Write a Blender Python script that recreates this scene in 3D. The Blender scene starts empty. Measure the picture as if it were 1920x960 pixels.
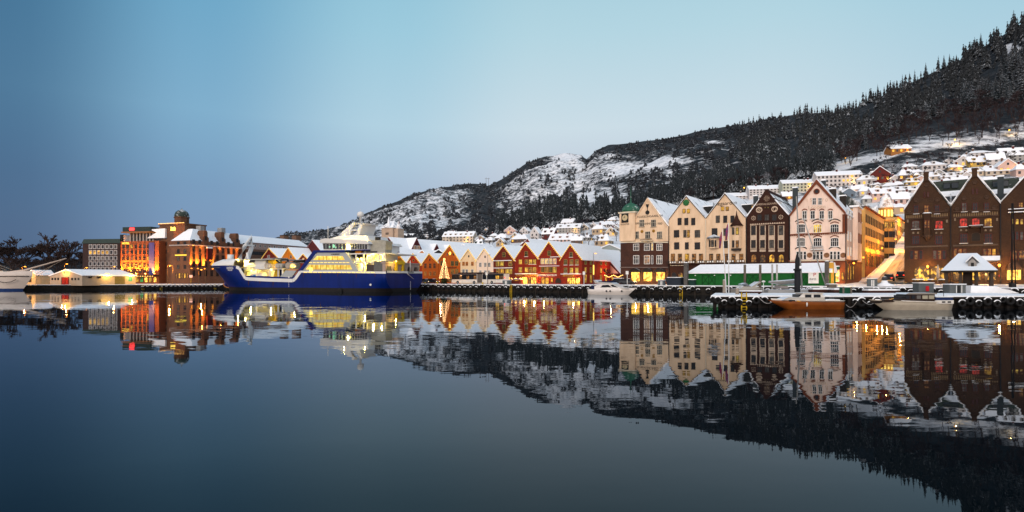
import bpy, bmesh, math, random
import numpy as np
from mathutils import Vector, Matrix, noise
R = math.radians
rnd = random.Random(7)
scene = bpy.context.scene
COL = scene.collection
# the lens: focal length in picture pixels, horizon row, eye height above the water
F, YH, H = 1100.0, 524.5, 3.2

# ---------------------------------------------------------------- camera, sky, sun, exposure
cam_d = bpy.data.cameras.new('camera')
cam = bpy.data.objects.new('camera', cam_d); COL.objects.link(cam)
cam.location = (0, 0, H); cam.rotation_euler = (R(90), 0, 0)
cam_d.sensor_width = 36; cam_d.lens = 36*F/1920; cam_d.shift_y = (YH-480)/1920
cam_d.clip_start = 0.3; cam_d.clip_end = 20000
scene.camera = cam
vs = scene.view_settings
vs.view_transform = 'Standard'; vs.look = 'None'; vs.exposure = 0.0; vs.gamma = 1.0; vs.use_curve_mapping = False
scene.render.engine = 'CYCLES'
cy = scene.cycles
cy.use_denoising = True
cy.max_bounces = 5; cy.diffuse_bounces = 2; cy.glossy_bounces = 3; cy.transmission_bounces = 2
cy.sample_clamp_indirect = 6.0; cy.caustics_reflective = False; cy.caustics_refractive = False
try:
    cy.denoiser = 'OPENIMAGEDENOISE'; cy.denoising_prefilter = 'ACCURATE'
except Exception: pass

SUN_EL, SUN_AZ = R(13), R(-22)           # low glow behind the viewer, a little to the left
class NT:
    """tiny node-tree helper"""
    def __init__(s, tree): s.t = tree; s.n = tree.nodes; s.l = tree.links
    def add(s, kind, **kw):
        n = s.n.new(kind)
        for k, v in kw.items():
            if k.startswith('i_'):
                key = k[2:]
                key = int(key) if key.isdigit() else key.replace('_', ' ')
                s.put(n.inputs[key], v)
            else: setattr(n, k, v)
        return n
    def put(s, sock, v):
        if isinstance(v, bpy.types.NodeSocket): s.l.new(v, sock)
        elif isinstance(v, bpy.types.Node): s.l.new(v.outputs[0], sock)
        else:
            if hasattr(sock.default_value, '__len__') and len(sock.default_value) == 4 and len(v) == 3: v = (*v, 1)
            sock.default_value = v
    def math(s, op, a, b=None, c=None, clamp=False):
        n = s.n.new('ShaderNodeMath'); n.operation = op; n.use_clamp = clamp
        for i, v in enumerate((a, b, c)):
            if v is not None: s.put(n.inputs[i], v)
        return n.outputs[0]
    def ramp(s, fac, stops, interp='LINEAR'):
        n = s.n.new('ShaderNodeValToRGB'); n.color_ramp.interpolation = interp
        e = n.color_ramp.elements
        while len(e) < len(stops): e.new(0.5)
        for el, (p, c) in zip(e, stops):
            el.position = p; el.color = (*c, 1) if len(c) == 3 else c
        s.put(n.inputs[0], fac); return n.outputs[0]
    def mix(s, fac, a, b, blend='MIX'):
        n = s.n.new('ShaderNodeMix'); n.data_type = 'RGBA'; n.blend_type = blend
        s.put(n.inputs[0], fac); s.put(n.inputs[6], a); s.put(n.inputs[7], b)
        return n.outputs[2]

world = bpy.data.worlds.new('World'); scene.world = world; world.use_nodes = True
w = NT(world.node_tree); w.n.clear()
sky = w.add('ShaderNodeTexSky', sky_type='NISHITA'); sky.sun_disc = False
sky.sun_elevation = R(3); sky.sun_rotation = R(180)-SUN_AZ
bg1 = w.add('ShaderNodeBackground', i_Color=sky, i_Strength=0.015)
tc = w.add('ShaderNodeTexCoord'); sx = w.add('ShaderNodeSeparateXYZ', i_0=tc.outputs['Generated'])
az = w.math('ARCTAN2', sx.outputs[0], sx.outputs[1])            # 0 ahead, +- pi behind
el = w.math('MULTIPLY', w.math('ARCSINE', sx.outputs[2]), 1/(math.pi/2))
elr = w.ramp(el, [(0.0, (.475, .47, .595)), (.045, (.485, .488, .63)), (.09, (.485, .525, .65)), (.16, (.575, .69, .765)), (.25, (.44, .645, .735)), (.36, (.31, .56, .67)), (.6, (.30, .44, .58)), (1, (.35, .45, .56))])
azf = w.math('MULTIPLY_ADD', az, 1/(2*math.pi), 0.5)            # .5 ahead, <.5 left
P = lambda d: d/360+.5
azr = w.ramp(azf, [(0, (1.0, 1, 1)), (P(-140), (.9, .9, .9)), (P(-75), (.30, .37, .45)), (P(-41), (.115, .255, .405)), (P(-28), (.35, .585, .765)), (P(-12), (.73, .885, .955)), (P(3), (1, 1, 1)), (P(22), (1.0, 1.0, 1.0)), (P(42), (.78, .90, .95)), (P(80), (.6, .66, .72)), (P(140), (.9, .9, .9)), (1, (1, 1, 1))], 'EASE')
front = w.mix(1.0, elr, azr, 'MULTIPLY')
# dawn glow behind the viewer
gv = w.add('ShaderNodeVectorMath', operation='DOT_PRODUCT', i_0=tc.outputs['Generated'])
gv.inputs[1].default_value = (math.sin(SUN_AZ)*math.cos(R(18)), -math.cos(SUN_AZ)*math.cos(R(18)), math.sin(R(18)))
gl = w.ramp(w.math('MULTIPLY_ADD', gv.outputs['Value'], .5, .5), [(.45, (0, 0, 0)), (.7, (.28, .26, .30)), (.88, (.85, .68, .62)), (1, (1.6, 1.24, 1.0))])
tot = w.mix(1.0, front, gl, 'ADD')
bg2 = w.add('ShaderNodeBackground', i_Color=tot, i_Strength=1.0)
ad = w.add('ShaderNodeAddShader', i_0=bg1, i_1=bg2)
wo = w.add('ShaderNodeOutputWorld', i_Surface=ad)

sun_d = bpy.data.lights.new('sun', 'SUN'); sun_d.energy = 1.15; sun_d.angle = R(26); sun_d.color = (1.0, .86, .74)
sun = bpy.data.objects.new('sun', sun_d); COL.objects.link(sun)
sdir = Vector((math.sin(SUN_AZ)*math.cos(SUN_EL), -math.cos(SUN_AZ)*math.cos(SUN_EL), math.sin(SUN_EL)))
sun.rotation_euler = sdir.to_track_quat('Z', 'Y').to_euler(); sun.location = sdir*300

# ---------------------------------------------------------------- materials
MATS = {}
def pmat(name, c, c2=None, rough=.8, scale=1.2, bump=0.0, spec=.12, metal=0.0, detail=5, streak=(1, 1, 1), lo=.35, hi=.65):
    """weathered paint, stone, timber: two tones mixed by noise in object space"""
    if name in MATS: return MATS[name]
    m = bpy.data.materials.new(name); m.use_nodes = True; t = NT(m.node_tree)
    b = t.n['Principled BSDF']; b.inputs['Roughness'].default_value = rough; b.inputs['Metallic'].default_value = metal
    b.inputs['Specular IOR Level'].default_value = spec
    c2 = c2 or tuple(v*.78 for v in c)
    co = t.add('ShaderNodeTexCoord'); mp = t.add('ShaderNodeMapping', i_Vector=co.outputs['Object'], i_Scale=streak)
    oi = t.add('ShaderNodeObjectInfo')
    no = t.add('ShaderNodeTexNoise', noise_dimensions='4D', i_Vector=mp, i_Scale=scale, i_Detail=detail, i_Roughness=.62, i_W=t.math('MULTIPLY', oi.outputs['Random'], 37.0))
    col = t.ramp(no.outputs[0], [(lo, c2), (hi, c)])
    t.put(b.inputs['Base Color'], col)
    if bump:
        bp = t.add('ShaderNodeBump', i_Strength=bump, i_Distance=.05, i_Height=no.outputs[0]); t.put(b.inputs['Normal'], bp)
    MATS[name] = m; return m
def boards(name, c, c2, period=.18, axis='z', rough=.75):
    """painted weatherboards: fine lines plus weather"""
    if name in MATS: return MATS[name]
    m = pmat(name, c, c2, rough, 1.0, detail=6); t = NT(m.node_tree); b = t.n['Principled BSDF']
    co = t.add('ShaderNodeTexCoord')
    wv = t.add('ShaderNodeTexWave', wave_type='BANDS', bands_direction={'x': 'X', 'z': 'Z'}[axis], wave_profile='SAW', i_Vector=co.outputs['Object'], i_Scale=.314/period/1.0, i_Distortion=.2)
    old = b.inputs['Base Color'].links[0].from_socket
    lin = t.ramp(wv.outputs[0], [(0, (.55, .55, .55)), (.12, (1, 1, 1)), (1, (.93, .93, .93))])
    t.put(b.inputs['Base Color'], t.mix(1.0, old, lin, 'MULTIPLY'))
    t.put(b.inputs['Normal'], t.add('ShaderNodeBump', i_Strength=.5, i_Distance=.02, i_Height=wv.outputs[0]))
    return m
def brick(name, c, c2, mortar, scale=2.2, rough=.85):
    if name in MATS: return MATS[name]
    m = pmat(name, c, c2, rough, .45, detail=6); t = NT(m.node_tree); b = t.n['Principled BSDF']
    co = t.add('ShaderNodeTexCoord')
    sp = t.add('ShaderNodeSeparateXYZ', i_0=co.outputs['Object'])
    cb = t.add('ShaderNodeCombineXYZ', i_0=t.math('ADD', sp.outputs[0], sp.outputs[1]), i_1=sp.outputs[2])
    br = t.add('ShaderNodeTexBrick', i_Vector=cb, i_Color1=(1, 1, 1), i_Color2=(.72, .70, .68), i_Mortar=mortar, i_Scale=scale)
    br.inputs['Mortar Size'].default_value = .022
    old = b.inputs['Base Color'].links[0].from_socket
    t.put(b.inputs['Base Color'], t.mix(1.0, old, br.outputs[0], 'MULTIPLY'))
    return m
def emis(name, c, s, var=0.0, scale=1.0, dark=None, bias=0.0):
    """lit glass or a lamp; var breaks the glow up like the inside of a room"""
    if name in MATS: return MATS[name]
    m = bpy.data.materials.new(name); m.use_nodes = True; t = NT(m.node_tree); b = t.n['Principled BSDF']
    b.inputs['Base Color'].default_value = (.05, .04, .03, 1); b.inputs['Roughness'].default_value = .15; b.inputs['Specular IOR Level'].default_value = .12
    if var:
        co = t.add('ShaderNodeTexCoord'); oi = t.add('ShaderNodeObjectInfo')
        mp = t.add('ShaderNodeMapping', i_Vector=co.outputs['Object'], i_Scale=(1, 1, .8))
        no = t.add('ShaderNodeTexNoise', noise_dimensions='4D', i_Vector=mp, i_Scale=scale, i_Detail=3, i_W=t.math('MULTIPLY', oi.outputs['Random'], 50.0))
        d = dark or tuple(v*.12 for v in c)
        col = t.ramp(no.outputs[0], [(.5+bias-var*.10, d), (.5+bias, tuple(v*.55+u*.2 for v, u in zip(c, d))), (.5+bias+var*.08, c)])
        t.put(b.inputs['Emission Color'], col)
        st = t.math('MULTIPLY_ADD', oi.outputs['Random'], s*.7, s*.65); t.put(b.inputs['Emission Strength'], st)
    else:
        b.inputs['Emission Color'].default_value = (*c, 1); b.inputs['Emission Strength'].default_value = s
    MATS[name] = m; return m
def snowy(name, under, cover=.55, scale=.6, streak=(1, 1, 1), c=(.87, .89, .92)):
    """a surface on which snow lies in patches: cover 1 = all white"""
    if name in MATS: return MATS[name]
    m = bpy.data.materials.new(name); m.use_nodes = True; t = NT(m.node_tree); b = t.n['Principled BSDF']
    b.inputs['Roughness'].default_value = .75; b.inputs['Specular IOR Level'].default_value = .2
    co = t.add('ShaderNodeTexCoord'); mp = t.add('ShaderNodeMapping', i_Vector=co.outputs['Object'], i_Scale=streak)
    oi = t.add('ShaderNodeObjectInfo')
    no = t.add('ShaderNodeTexNoise', noise_dimensions='4D', i_Vector=mp, i_Scale=scale, i_Detail=7, i_Roughness=.65, i_W=t.math('MULTIPLY', oi.outputs['Random'], 20.0))
    f = t.ramp(t.math('ADD', no.outputs[0], cover-.5), [(.42, (0, 0, 0)), (.54, (1, 1, 1))])
    n2 = t.add('ShaderNodeTexNoise', i_Vector=co.outputs['Object'], i_Scale=1.7, i_Detail=4)
    und = t.ramp(n2.outputs[0], [(.3, tuple(v*.6 for v in under)), (.7, under)])
    sn = t.ramp(n2.outputs[0], [(.3, tuple(v*.9 for v in c)), (.7, c)])
    t.put(b.inputs['Base Color'], t.mix(f, und, sn))
    t.put(b.inputs['Normal'], t.add('ShaderNodeBump', i_Strength=.35, i_Distance=.12, i_Height=no.outputs[0]))
    MATS[name] = m; return m
def topsnow(name, under, amount=.5, scale=.8, under2=None):
    """dark below, snow where the surface faces up (real lie of the snow: follows the normal)"""
    if name in MATS: return MATS[name]
    m = bpy.data.materials.new(name); m.use_nodes = True; t = NT(m.node_tree); b = t.n['Principled BSDF']
    b.inputs['Roughness'].default_value = .9; b.inputs['Specular IOR Level'].default_value = .1
    g = t.add('ShaderNodeNewGeometry'); sp = t.add('ShaderNodeSeparateXYZ', i_0=g.outputs['True Normal'])
    no = t.add('ShaderNodeTexNoise', i_Vector=g.outputs['Position'], i_Scale=scale, i_Detail=4)
    v = t.math('MULTIPLY_ADD', no.outputs[0], 1.0, t.math('MULTIPLY_ADD', t.math('ABSOLUTE', sp.outputs[2]), 1.0, .3))
    f = t.ramp(t.math('MULTIPLY_ADD', v, .5, -.42+amount*.5), [(.42, (0, 0, 0)), (.62, (1, 1, 1))])
    oi = t.add('ShaderNodeObjectInfo')
    und = t.mix(oi.outputs['Random'], under, under2 or tuple(v*.6 for v in under))
    t.put(b.inputs['Base Color'], t.mix(f, und, (.62, .68, .74)))
    MATS[name] = m; return m

SNOW = snowy('snow', (.7, .72, .75), 1.2)
GLASS = pmat('glass_dark', (.016, .018, .022), (.007, .008, .010), rough=.1, spec=.22, scale=.8)
LIT = emis('glass_lit', (1.0, .50, .04), 1.05, var=1.0, scale=1.3, dark=(.16, .05, .004))
LITY = emis('glass_yellow', (1.0, .62, .07), .85, var=1.0, scale=1.4, dark=(.20, .10, .008))
SHOP = emis('shop_glow', (1.0, .56, .08), 2.5, var=1.0, scale=1.7, dark=(.30, .07, .004))
CURT = pmat('glass_curtain', (.13, .12, .105), (.02, .02, .022), rough=.2, scale=1.6)
DIM = emis('glass_dim', (.75, .27, .03), .42, var=.9, scale=1.8, dark=(.012, .008, .006))
REDG = emis('glass_red', (1.0, .022, .012), .75, var=.9, scale=1.8, dark=(.08, .003, .003))
PATCHY = emis('shop_patchy', (1.0, .52, .06), 1.5, var=.7, scale=1.5, dark=(.02, .010, .006), bias=.055)
BULB = emis('bulb_warm', (1.0, .50, .12), 3.6)
SODIUM = emis('lamp_sodium', (1.0, .30, .025), 4.2)
STRINGL = emis('bulb_string', (1.0, .60, .10), 1.6)
DARK = pmat('dark_timber', (.030, .024, .020), rough=.8)
IRON = pmat('black_iron', (.022, .022, .024), rough=.55)
STEEL = pmat('grey_steel', (.28, .29, .30), rough=.5)
WHITE = pmat('white_paint', (.78, .77, .74), rough=.5)
CREAMF = pmat('cream_frame', (.66, .58, .44), rough=.6)
RUBBER = pmat('tyre_rubber', (.016, .016, .017), rough=.8)

# ---------------------------------------------------------------- mesh helpers
class MB:
    def __init__(s): s.v = []; s.f = []; s.m = []; s.sm = []; s.M = None
    def _v(s, pts):
        i = len(s.v)
        for p in pts:
            p = Vector(p)
            s.v.append(tuple(s.M @ p) if s.M else tuple(p))
        return i
    def face(s, pts, m=0, sm=False):
        i = s._v(pts); s.f.append(tuple(range(i, i+len(pts)))); s.m.append(m); s.sm.append(sm)
    def idx(s, vi, m=0, sm=False): s.f.append(tuple(vi)); s.m.append(m); s.sm.append(sm)
    def box(s, x0, x1, y0, y1, z0, z1, m=0):
        i = s._v([(x0, y0, z0), (x1, y0, z0), (x1, y1, z0), (x0, y1, z0), (x0, y0, z1), (x1, y0, z1), (x1, y1, z1), (x0, y1, z1)])
        for q in ((0, 1, 5, 4), (1, 2, 6, 5), (2, 3, 7, 6), (3, 0, 4, 7), (4, 5, 6, 7), (3, 2, 1, 0)):
            s.idx([i+k for k in q], m)
        return s
    def prism(s, poly, y0, y1, m=0, caps=True):
        """polygon in x,z pulled along y"""
        n = len(poly); i = s._v([(x, y0, z) for x, z in poly]+[(x, y1, z) for x, z in poly])
        if caps:
            s.idx([i+k for k in range(n)], m); s.idx([i+n+k for k in reversed(range(n))], m)
        for k in range(n):
            j = (k+1) % n; s.idx([i+j, i+k, i+n+k, i+n+j], m)
        return s
    def slab(s, poly, z0, z1, m=0):
        """polygon in x,y pulled along z"""
        n = len(poly); i = s._v([(x, y, z0) for x, y in poly]+[(x, y, z1) for x, y in poly])
        s.idx([i+k for k in reversed(range(n))], m); s.idx([i+n+k for k in range(n)], m)
        for k in range(n):
            j = (k+1) % n; s.idx([i+k, i+j, i+n+j, i+n+k], m)
        return s
    def tube(s, pts, r, n=6, m=0, sm=True, caps=True):
        pts = [Vector(p) for p in pts]; rs = r if isinstance(r, (list, tuple)) else [r]*len(pts)
        rings = []
        for k, p in enumerate(pts):
            d = (pts[min(k+1, len(pts)-1)]-pts[max(k-1, 0)])
            d = d.normalized() if d.length > 1e-9 else Vector((0, 0, 1))
            a = d.cross(Vector((0, 0, 1)) if abs(d.z) < .9 else Vector((1, 0, 0))).normalized(); b = d.cross(a)
            rings.append(s._v([p+(a*math.cos(2*math.pi*q/n)+b*math.sin(2*math.pi*q/n))*rs[k] for q in range(n)]))
        for k in range(len(rings)-1):
            for q in range(n):
                u = (q+1) % n; s.idx([rings[k]+q, rings[k]+u, rings[k+1]+u, rings[k+1]+q], m, sm)
        if caps:
            s.idx([rings[0]+q for q in reversed(range(n))], m); s.idx([rings[-1]+q for q in range(n)], m)
        return s
    def lathe(s, prof, c=(0, 0), n=16, m=0, sm=True):
        rings = [s._v([(c[0]+r*math.cos(2*math.pi*q/n), c[1]+r*math.sin(2*math.pi*q/n), z) for q in range(n)]) for r, z in prof]
        for k in range(len(rings)-1):
            for q in range(n):
                u = (q+1) % n; s.idx([rings[k]+q, rings[k]+u, rings[k+1]+u, rings[k+1]+q], m, sm)
        s.idx([rings[0]+q for q in reversed(range(n))], m); s.idx([rings[-1]+q for q in range(n)], m)
        return s
    def torus(s, c, R0, r, axis='y', n=14, k=7, m=0, a0=0, a1=2*math.pi):
        full = abs(a1-a0-2*math.pi) < 1e-6; rings = []
        for i in range(n if full else n+1):
            a = a0+(a1-a0)*i/n; ring = []
            for j in range(k):
                b = 2*math.pi*j/k; rr = R0+r*math.cos(b); h = r*math.sin(b)
                ring.append((c[0]+rr*math.cos(a), c[1]+h, c[2]+rr*math.sin(a)) if axis == 'y' else (c[0]+h, c[1]+rr*math.cos(a), c[2]+rr*math.sin(a)))
            rings.append(s._v(ring))
        L = len(rings)
        for i in range(L if full else L-1):
            for j in range(k):
                u = (j+1) % k; s.idx([rings[i]+j, rings[(i+1) % L]+j, rings[(i+1) % L]+u, rings[i]+u], m, True)
        return s
    def ball(s, c, r, n=8, k=6, m=0):
        rx, ry, rz = r if isinstance(r, tuple) else (r, r, r)
        rings = [s._v([(c[0]+rx*math.sin(math.pi*i/k)*math.cos(2*math.pi*q/n), c[1]+ry*math.sin(math.pi*i/k)*math.sin(2*math.pi*q/n), c[2]+rz*math.cos(math.pi*i/k)) for q in range(n)]) for i in range(k+1)]
        for i in range(k):
            for q in range(n):
                u = (q+1) % n; s.idx([rings[i+1]+q, rings[i+1]+u, rings[i]+u, rings[i]+q], m, True)
        return s
    def mesh(s, name, mats):
        me = bpy.data.meshes.new(name); me.from_pydata(s.v, [], s.f)
        for mt in mats: me.materials.append(mt)
        me.polygons.foreach_set('material_index', s.m); me.polygons.foreach_set('use_smooth', s.sm)
        me.update(); return me
    def build(s, name, mats, parent=None, **kw):
        mats = mats if isinstance(mats, (list, tuple)) else [mats]
        return link(name, s.mesh(name, mats), parent, **kw)
def link(name, data, parent=None, loc=None, rot=0):
    o = bpy.data.objects.new(name, data); COL.objects.link(o)
    if parent: o.parent = parent
    if loc is not None: o.location = loc
    if rot: o.rotation_euler = (0, 0, rot)
    return o
def tag(o, label, cat, group=None, kind=None):
    if label: o['label'] = label
    if cat: o['category'] = cat
    if group: o['group'] = group
    if kind: o['kind'] = kind
    return o
def thing(name, label, cat, loc=(0, 0, 0), rot=0, group=None):
    return tag(link(name, None, None, loc, rot), label, cat, group)
def struct(name, o): o['kind'] = 'structure'; o.name = name; return o
def kids(o): return [c for c in ALLKIDS.get(o.name, [])]
ALLKIDS = {}
def dup(root, loc, rot=0, label=None, scale=None, group=None):
    c = root.copy(); COL.objects.link(c); c.location = loc; c.rotation_euler = (0, 0, rot)
    if scale: c.scale = scale if isinstance(scale, tuple) else (scale,)*3
    if label: c['label'] = label
    if group: c['group'] = group
    for ch in root.children:
        d = ch.copy(); COL.objects.link(d); d.parent = c
        for g in ch.children:
            e = g.copy(); COL.objects.link(e); e.parent = d
    return c
def lamp(kind, loc, e, col=(1, .55, .16), size=.3, target=None, cone=60, name='light', parent=None):
    d = bpy.data.lights.new(name, kind); d.energy = e; d.color = col
    if kind == 'SPOT': d.spot_size = R(cone); d.spot_blend = .7; d.shadow_soft_size = size
    elif kind == 'AREA': d.size = size
    else: d.shadow_soft_size = min(size, .13)
    o = bpy.data.objects.new(name, d); COL.objects.link(o); o.location = loc
    if target is not None: o.rotation_euler = (Vector(loc)-Vector(target)).to_track_quat('Z', 'Y').to_euler()
    if parent: o.parent = parent
    return o
def at(x, y, Y): return Vector(((x-960)/F*Y, Y, H+(YH-y)/F*Y))

# ---------------------------------------------------------------- plan: lines along which the town stands
class Fac:
    """a straight front seen in plan: picture columns become metres along it"""
    def __init__(s, p0, ang): s.p = Vector(p0[:2]); s.a = ang; s.d = Vector((math.cos(ang), math.sin(ang)))
    def L(s, x):
        u = (x-960)/F; return (u*s.p.y-s.p.x)/(s.d.x-u*s.d.y)
    def at(s, x): return s.p+s.d*s.L(x)
    def Z(s, x, y): return H+(YH-y)/F*s.at(x).y
    def loc(s, x, z): q = s.at(x); return (q.x, q.y, z)
    def off(s, n): return Fac(s.p+Vector((-s.d.y, s.d.x))*n, s.a)      # a parallel line n metres further back
TA = math.atan2(-.602, .797)                                        # the harbour front runs 37 degrees across the view
def tline(c):                                                       # c = distance of the line from the viewer
    return Fac(Vector((.602, .797))*c, TA)
CQ, CF = 122.3, 142.3
QUAY, FRONT = tline(CQ), tline(CF)
def lerpt(x, tab):
    if x <= tab[0][0]: return tab[0][1]
    for (a, u), (b, v) in zip(tab, tab[1:]):
        if x <= b: return u+(v-u)*(x-a)/(b-a)
    return tab[-1][1]
def zfront(x): return lerpt(x, [(1100, 1.93), (1300, 2.15), (1500, 2.5), (1700, 2.62), (1950, 2.62)])

# ---------------------------------------------------------------- the hill and mountains
RIDGE = [(-300, 516, 1500), (0, 514, 1500), (300, 500, 2000), (430, 462, 2300), (520, 445, 2250), (560, 440, 2200), (600, 433, 2150), (650, 419, 2050), (690, 399, 2000), (730, 384, 1980), (780, 363, 1960), (830, 352, 1940), (880, 345, 1920), (906, 346, 1900), (914, 350, 1890), (950, 330, 1780), (985, 307, 1720), (1020, 293, 1660), (1060, 286, 1620), (1090, 287, 1580), (1099, 295, 1500), (1115, 281, 1460), (1140, 272, 1400), (1180, 269, 1320), (1250, 259, 1220), (1300, 249, 1150), (1380, 234, 1080), (1440, 224, 1000), (1500, 214, 940), (1560, 214, 850), (1600, 206, 780), (1650, 184, 720), (1700, 160, 680), (1760, 131, 640), (1800, 112, 610), (1850, 84, 580), (1900, 54, 550), (1920, 43, 540), (2100, -10, 500), (2300, -60, 480)]
FOOT = [(-300, 521, 420), (300, 515, 520), (430, 500, 520), (520, 496, 500), (690, 474, 500), (800, 452, 490), (900, 445, 480), (1000, 435, 470), (1060, 421, 455), (1150, 411, 440), (1200, 404, 430), (1300, 380, 415), (1440, 350, 395), (1560, 322, 385), (1700, 283, 375), (1800, 272, 368), (1920, 258, 360), (2100, 235, 350), (2300, 215, 340)]
def col3(x, tab): return lerpt(x, [(a, b) for a, b, c in tab]), lerpt(x, [(a, c) for a, b, c in tab])
def start(x):
    u = (x-960)/F; k = .602*u+.797
    return min(152/k, 330) if k > .3 else 330
def prof(x, Y):
    """picture row of the ground at column x and distance Y (before roughness)"""
    yr, Yr = col3(x, RIDGE); yf, Yf = col3(x, FOOT); Y0 = start(x); y0 = YH+(H-1.3)/Y0*F
    if Y <= Y0: return YH+(H-1.3)/Y*F
    if Y <= Yf: return y0+(yf-y0)*((Y-Y0)/(Yf-Y0))**.92
    if Y <= Yr:
        t = (Y-Yf)/(Yr-Yf); return yf+(yr-yf)*(t**.8)
    return yr+(Y-Yr)/Yr*400
def rough(X, Y, x):
    yf, Yf = col3(x, FOOT); d = max(0, Y-Yf)
    if d <= 0: return 0
    far = 1 if x < 1120 else .55
    yr, Yr = col3(x, RIDGE)
    e = 1-.75*max(0, min(1, (d/(Yr-Yf)-.8)/.2))
    v = Vector((X*.006, Y*.0035, 3.1)); n = noise.fractal(v, 1.0, 2.1, 5)
    v2 = Vector((X*.03, Y*.012, 8.1)); n2 = noise.fractal(v2, .9, 2.2, 3)
    return (n*min(34, d*.075)+n2*min(9, d*.022))*far*e
def ground(X, Y):
    x = 960+F*X/Y; return H+(YH-prof(x, Y))/F*Y+rough(X, Y, x)
def find(x, y):
    """distance at which the hillside meets row y in column x"""
    a, b = start(x), col3(x, RIDGE)[1]
    for _ in range(40):
        c = (a+b)/2
        if prof(x, c) > y: a = c
        else: b = c
    return (a+b)/2
def gauss(x, y, cx, cy, sx, sy): return math.exp(-((x-cx)/sx)**2-((y-cy)/sy)**2)
def snowmask(x, y, Y):
    yf, Yf = col3(x, FOOT)
    if Y < Yf-6: return lerpt(x, [(1250, .84), (1450, .66-.16*max(0, 1-(Yf-Y)/110)), (1650, .60-.20*max(0, 1-(Yf-Y)/110))])
    m = lerpt(x, [(480, .34), (560, .44), (700, .50), (880, .505), (925, .485), (1085, .53), (1125, .445), (1400, .41), (1500, .36), (1640, .17)])
    t = (yf-y)/max(10, yf-col3(x, RIDGE)[0])
    if x < 1560: m -= .48*max(0, 1-t/lerpt(x, [(780, .16), (900, .26), (1180, .20), (1300, .34)]))
    else: m += .40*max(0, 1-t/.52)
    m += .22*gauss(x, y, 1060, 292, 30, 14)+.20*gauss(x, y, 1200, 318, 75, 15)+.12*gauss(x, y, 1130, 290, 25, 10)+.14*gauss(x, y, 1330, 262, 22, 8)+.14*gauss(x, y, 1120, 385, 70, 22)+.5*gauss(x, y, 1893, 92, 30, 14)
    m -= .16*gauss(x, y, 905, 395, 26, 60)+.22*gauss(x, y, 1030, 392, 45, 14)
    if t > .93 and x < 1105: m -= .12
    if 1090 < x < 1560 and t > .86: m -= .10
    return max(0, m)
cols = list(np.arange(-200, 2140, 5.0)); rows_a = 36; rows_b = 96
tv, tcol = [], []
for x in cols:
    yr, Yr = col3(x, RIDGE); yf, Yf = col3(x, FOOT); Y0 = start(x)
    ys = list(np.linspace(Y0-3, Yf, rows_a))+list(Yf+(Yr-Yf)*np.linspace(0, 1, rows_b+1)[1:]**1.15)+[Yr*1.06, Yr*1.3]
    for Y in ys:
        X = (x-960)/F*Y; z = ground(X, Y); tv.append((X, Y, z)); tcol.append(snowmask(x, prof(x, Y), Y))
nr = rows_a+rows_b+2
tf = [(i*nr+j, (i+1)*nr+j, (i+1)*nr+j+1, i*nr+j+1) for i in range(len(cols)-1) for j in range(nr-1)]
me = bpy.data.meshes.new('hillside'); me.from_pydata(tv, [], tf)
att = me.attributes.new('snow', 'FLOAT', 'POINT'); att.data.foreach_set('value', tcol)
me.polygons.foreach_set('use_smooth', [True]*len(tf))
m = bpy.data.materials.new('hill_ground'); m.use_nodes = True; t = NT(m.node_tree); b = t.n['Principled BSDF']
b.inputs['Roughness'].default_value = .95; b.inputs['Specular IOR Level'].default_value = .1
g = t.add('ShaderNodeNewGeometry'); a = t.add('ShaderNodeAttribute', attribute_name='snow')
mp = t.add('ShaderNodeMapping', i_Vector=g.outputs['Position'], i_Rotation=(0, R(38), 0), i_Scale=(.012, .005, .034))
n1 = t.add('ShaderNodeTexNoise', i_Vector=mp, i_Scale=1.6, i_Detail=9, i_Roughness=.72)
mp2 = t.add('ShaderNodeMapping', i_Vector=g.outputs['Position'], i_Scale=(.085, .035, .13), i_Rotation=(0, R(24), 0))
n2 = t.add('ShaderNodeTexNoise', i_Vector=mp2, i_Scale=1.4, i_Detail=8, i_Roughness=.75)
v = t.math('ADD', t.math('MULTIPLY', n1.outputs[0], .42), t.math('MULTIPLY', n2.outputs[0], .58))
f = t.ramp(t.math('ADD', v, t.math('SUBTRACT', a.outputs['Fac'], .5)), [(.455, (0, 0, 0)), (.560, (1, 1, 1))])
drk = t.ramp(n2.outputs[0], [(.35, (.010, .015, .021)), (.5, (.026, .032, .038)), (.66, (.075, .075, .080))])
t.put(b.inputs['Base Color'], t.mix(f, drk, t.ramp(n2.outputs[0], [(.3, (.44, .48, .53)), (.56, (.82, .84, .87))])))
t.put(b.inputs['Normal'], t.add('ShaderNodeBump', i_Strength=.9, i_Distance=6.0, i_Height=v))
me.materials.append(m)
hill = struct('hillside', link('hillside', me))

# ---------------------------------------------------------------- water
wm = bpy.data.materials.new('harbour_water'); wm.use_nodes = True; t = NT(wm.node_tree); t.n.clear()
g = t.add('ShaderNodeNewGeometry')
def wav(scale, sc, amp, off):
    mp = t.add('ShaderNodeMapping', i_Vector=g.outputs['Position'], i_Location=(off, off*.7, 0), i_Scale=(*scale, 1))
    n = t.add('ShaderNodeTexNoise', i_Vector=mp, i_Scale=sc, i_Detail=2, i_Roughness=.5)
    s = t.add('ShaderNodeVectorMath', operation='SUBTRACT', i_0=n.outputs['Color'], i_1=(.5, .5, .5))
    q = t.add('ShaderNodeVectorMath', operation='MULTIPLY', i_0=s.outputs[0], i_1=(amp*.34, amp, 0)); return q.outputs[0]
add = lambda p, q: t.add('ShaderNodeVectorMath', operation='ADD', i_0=p, i_1=q).outputs[0]
patch = t.add('ShaderNodeTexNoise', i_Vector=t.add('ShaderNodeMapping', i_Vector=g.outputs['Position'], i_Scale=(.010, .026, 1)), i_Scale=1.0, i_Detail=3)
pf = t.ramp(patch.outputs[0], [(.40, (.35,)*3), (.60, (1.7,)*3)])
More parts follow.
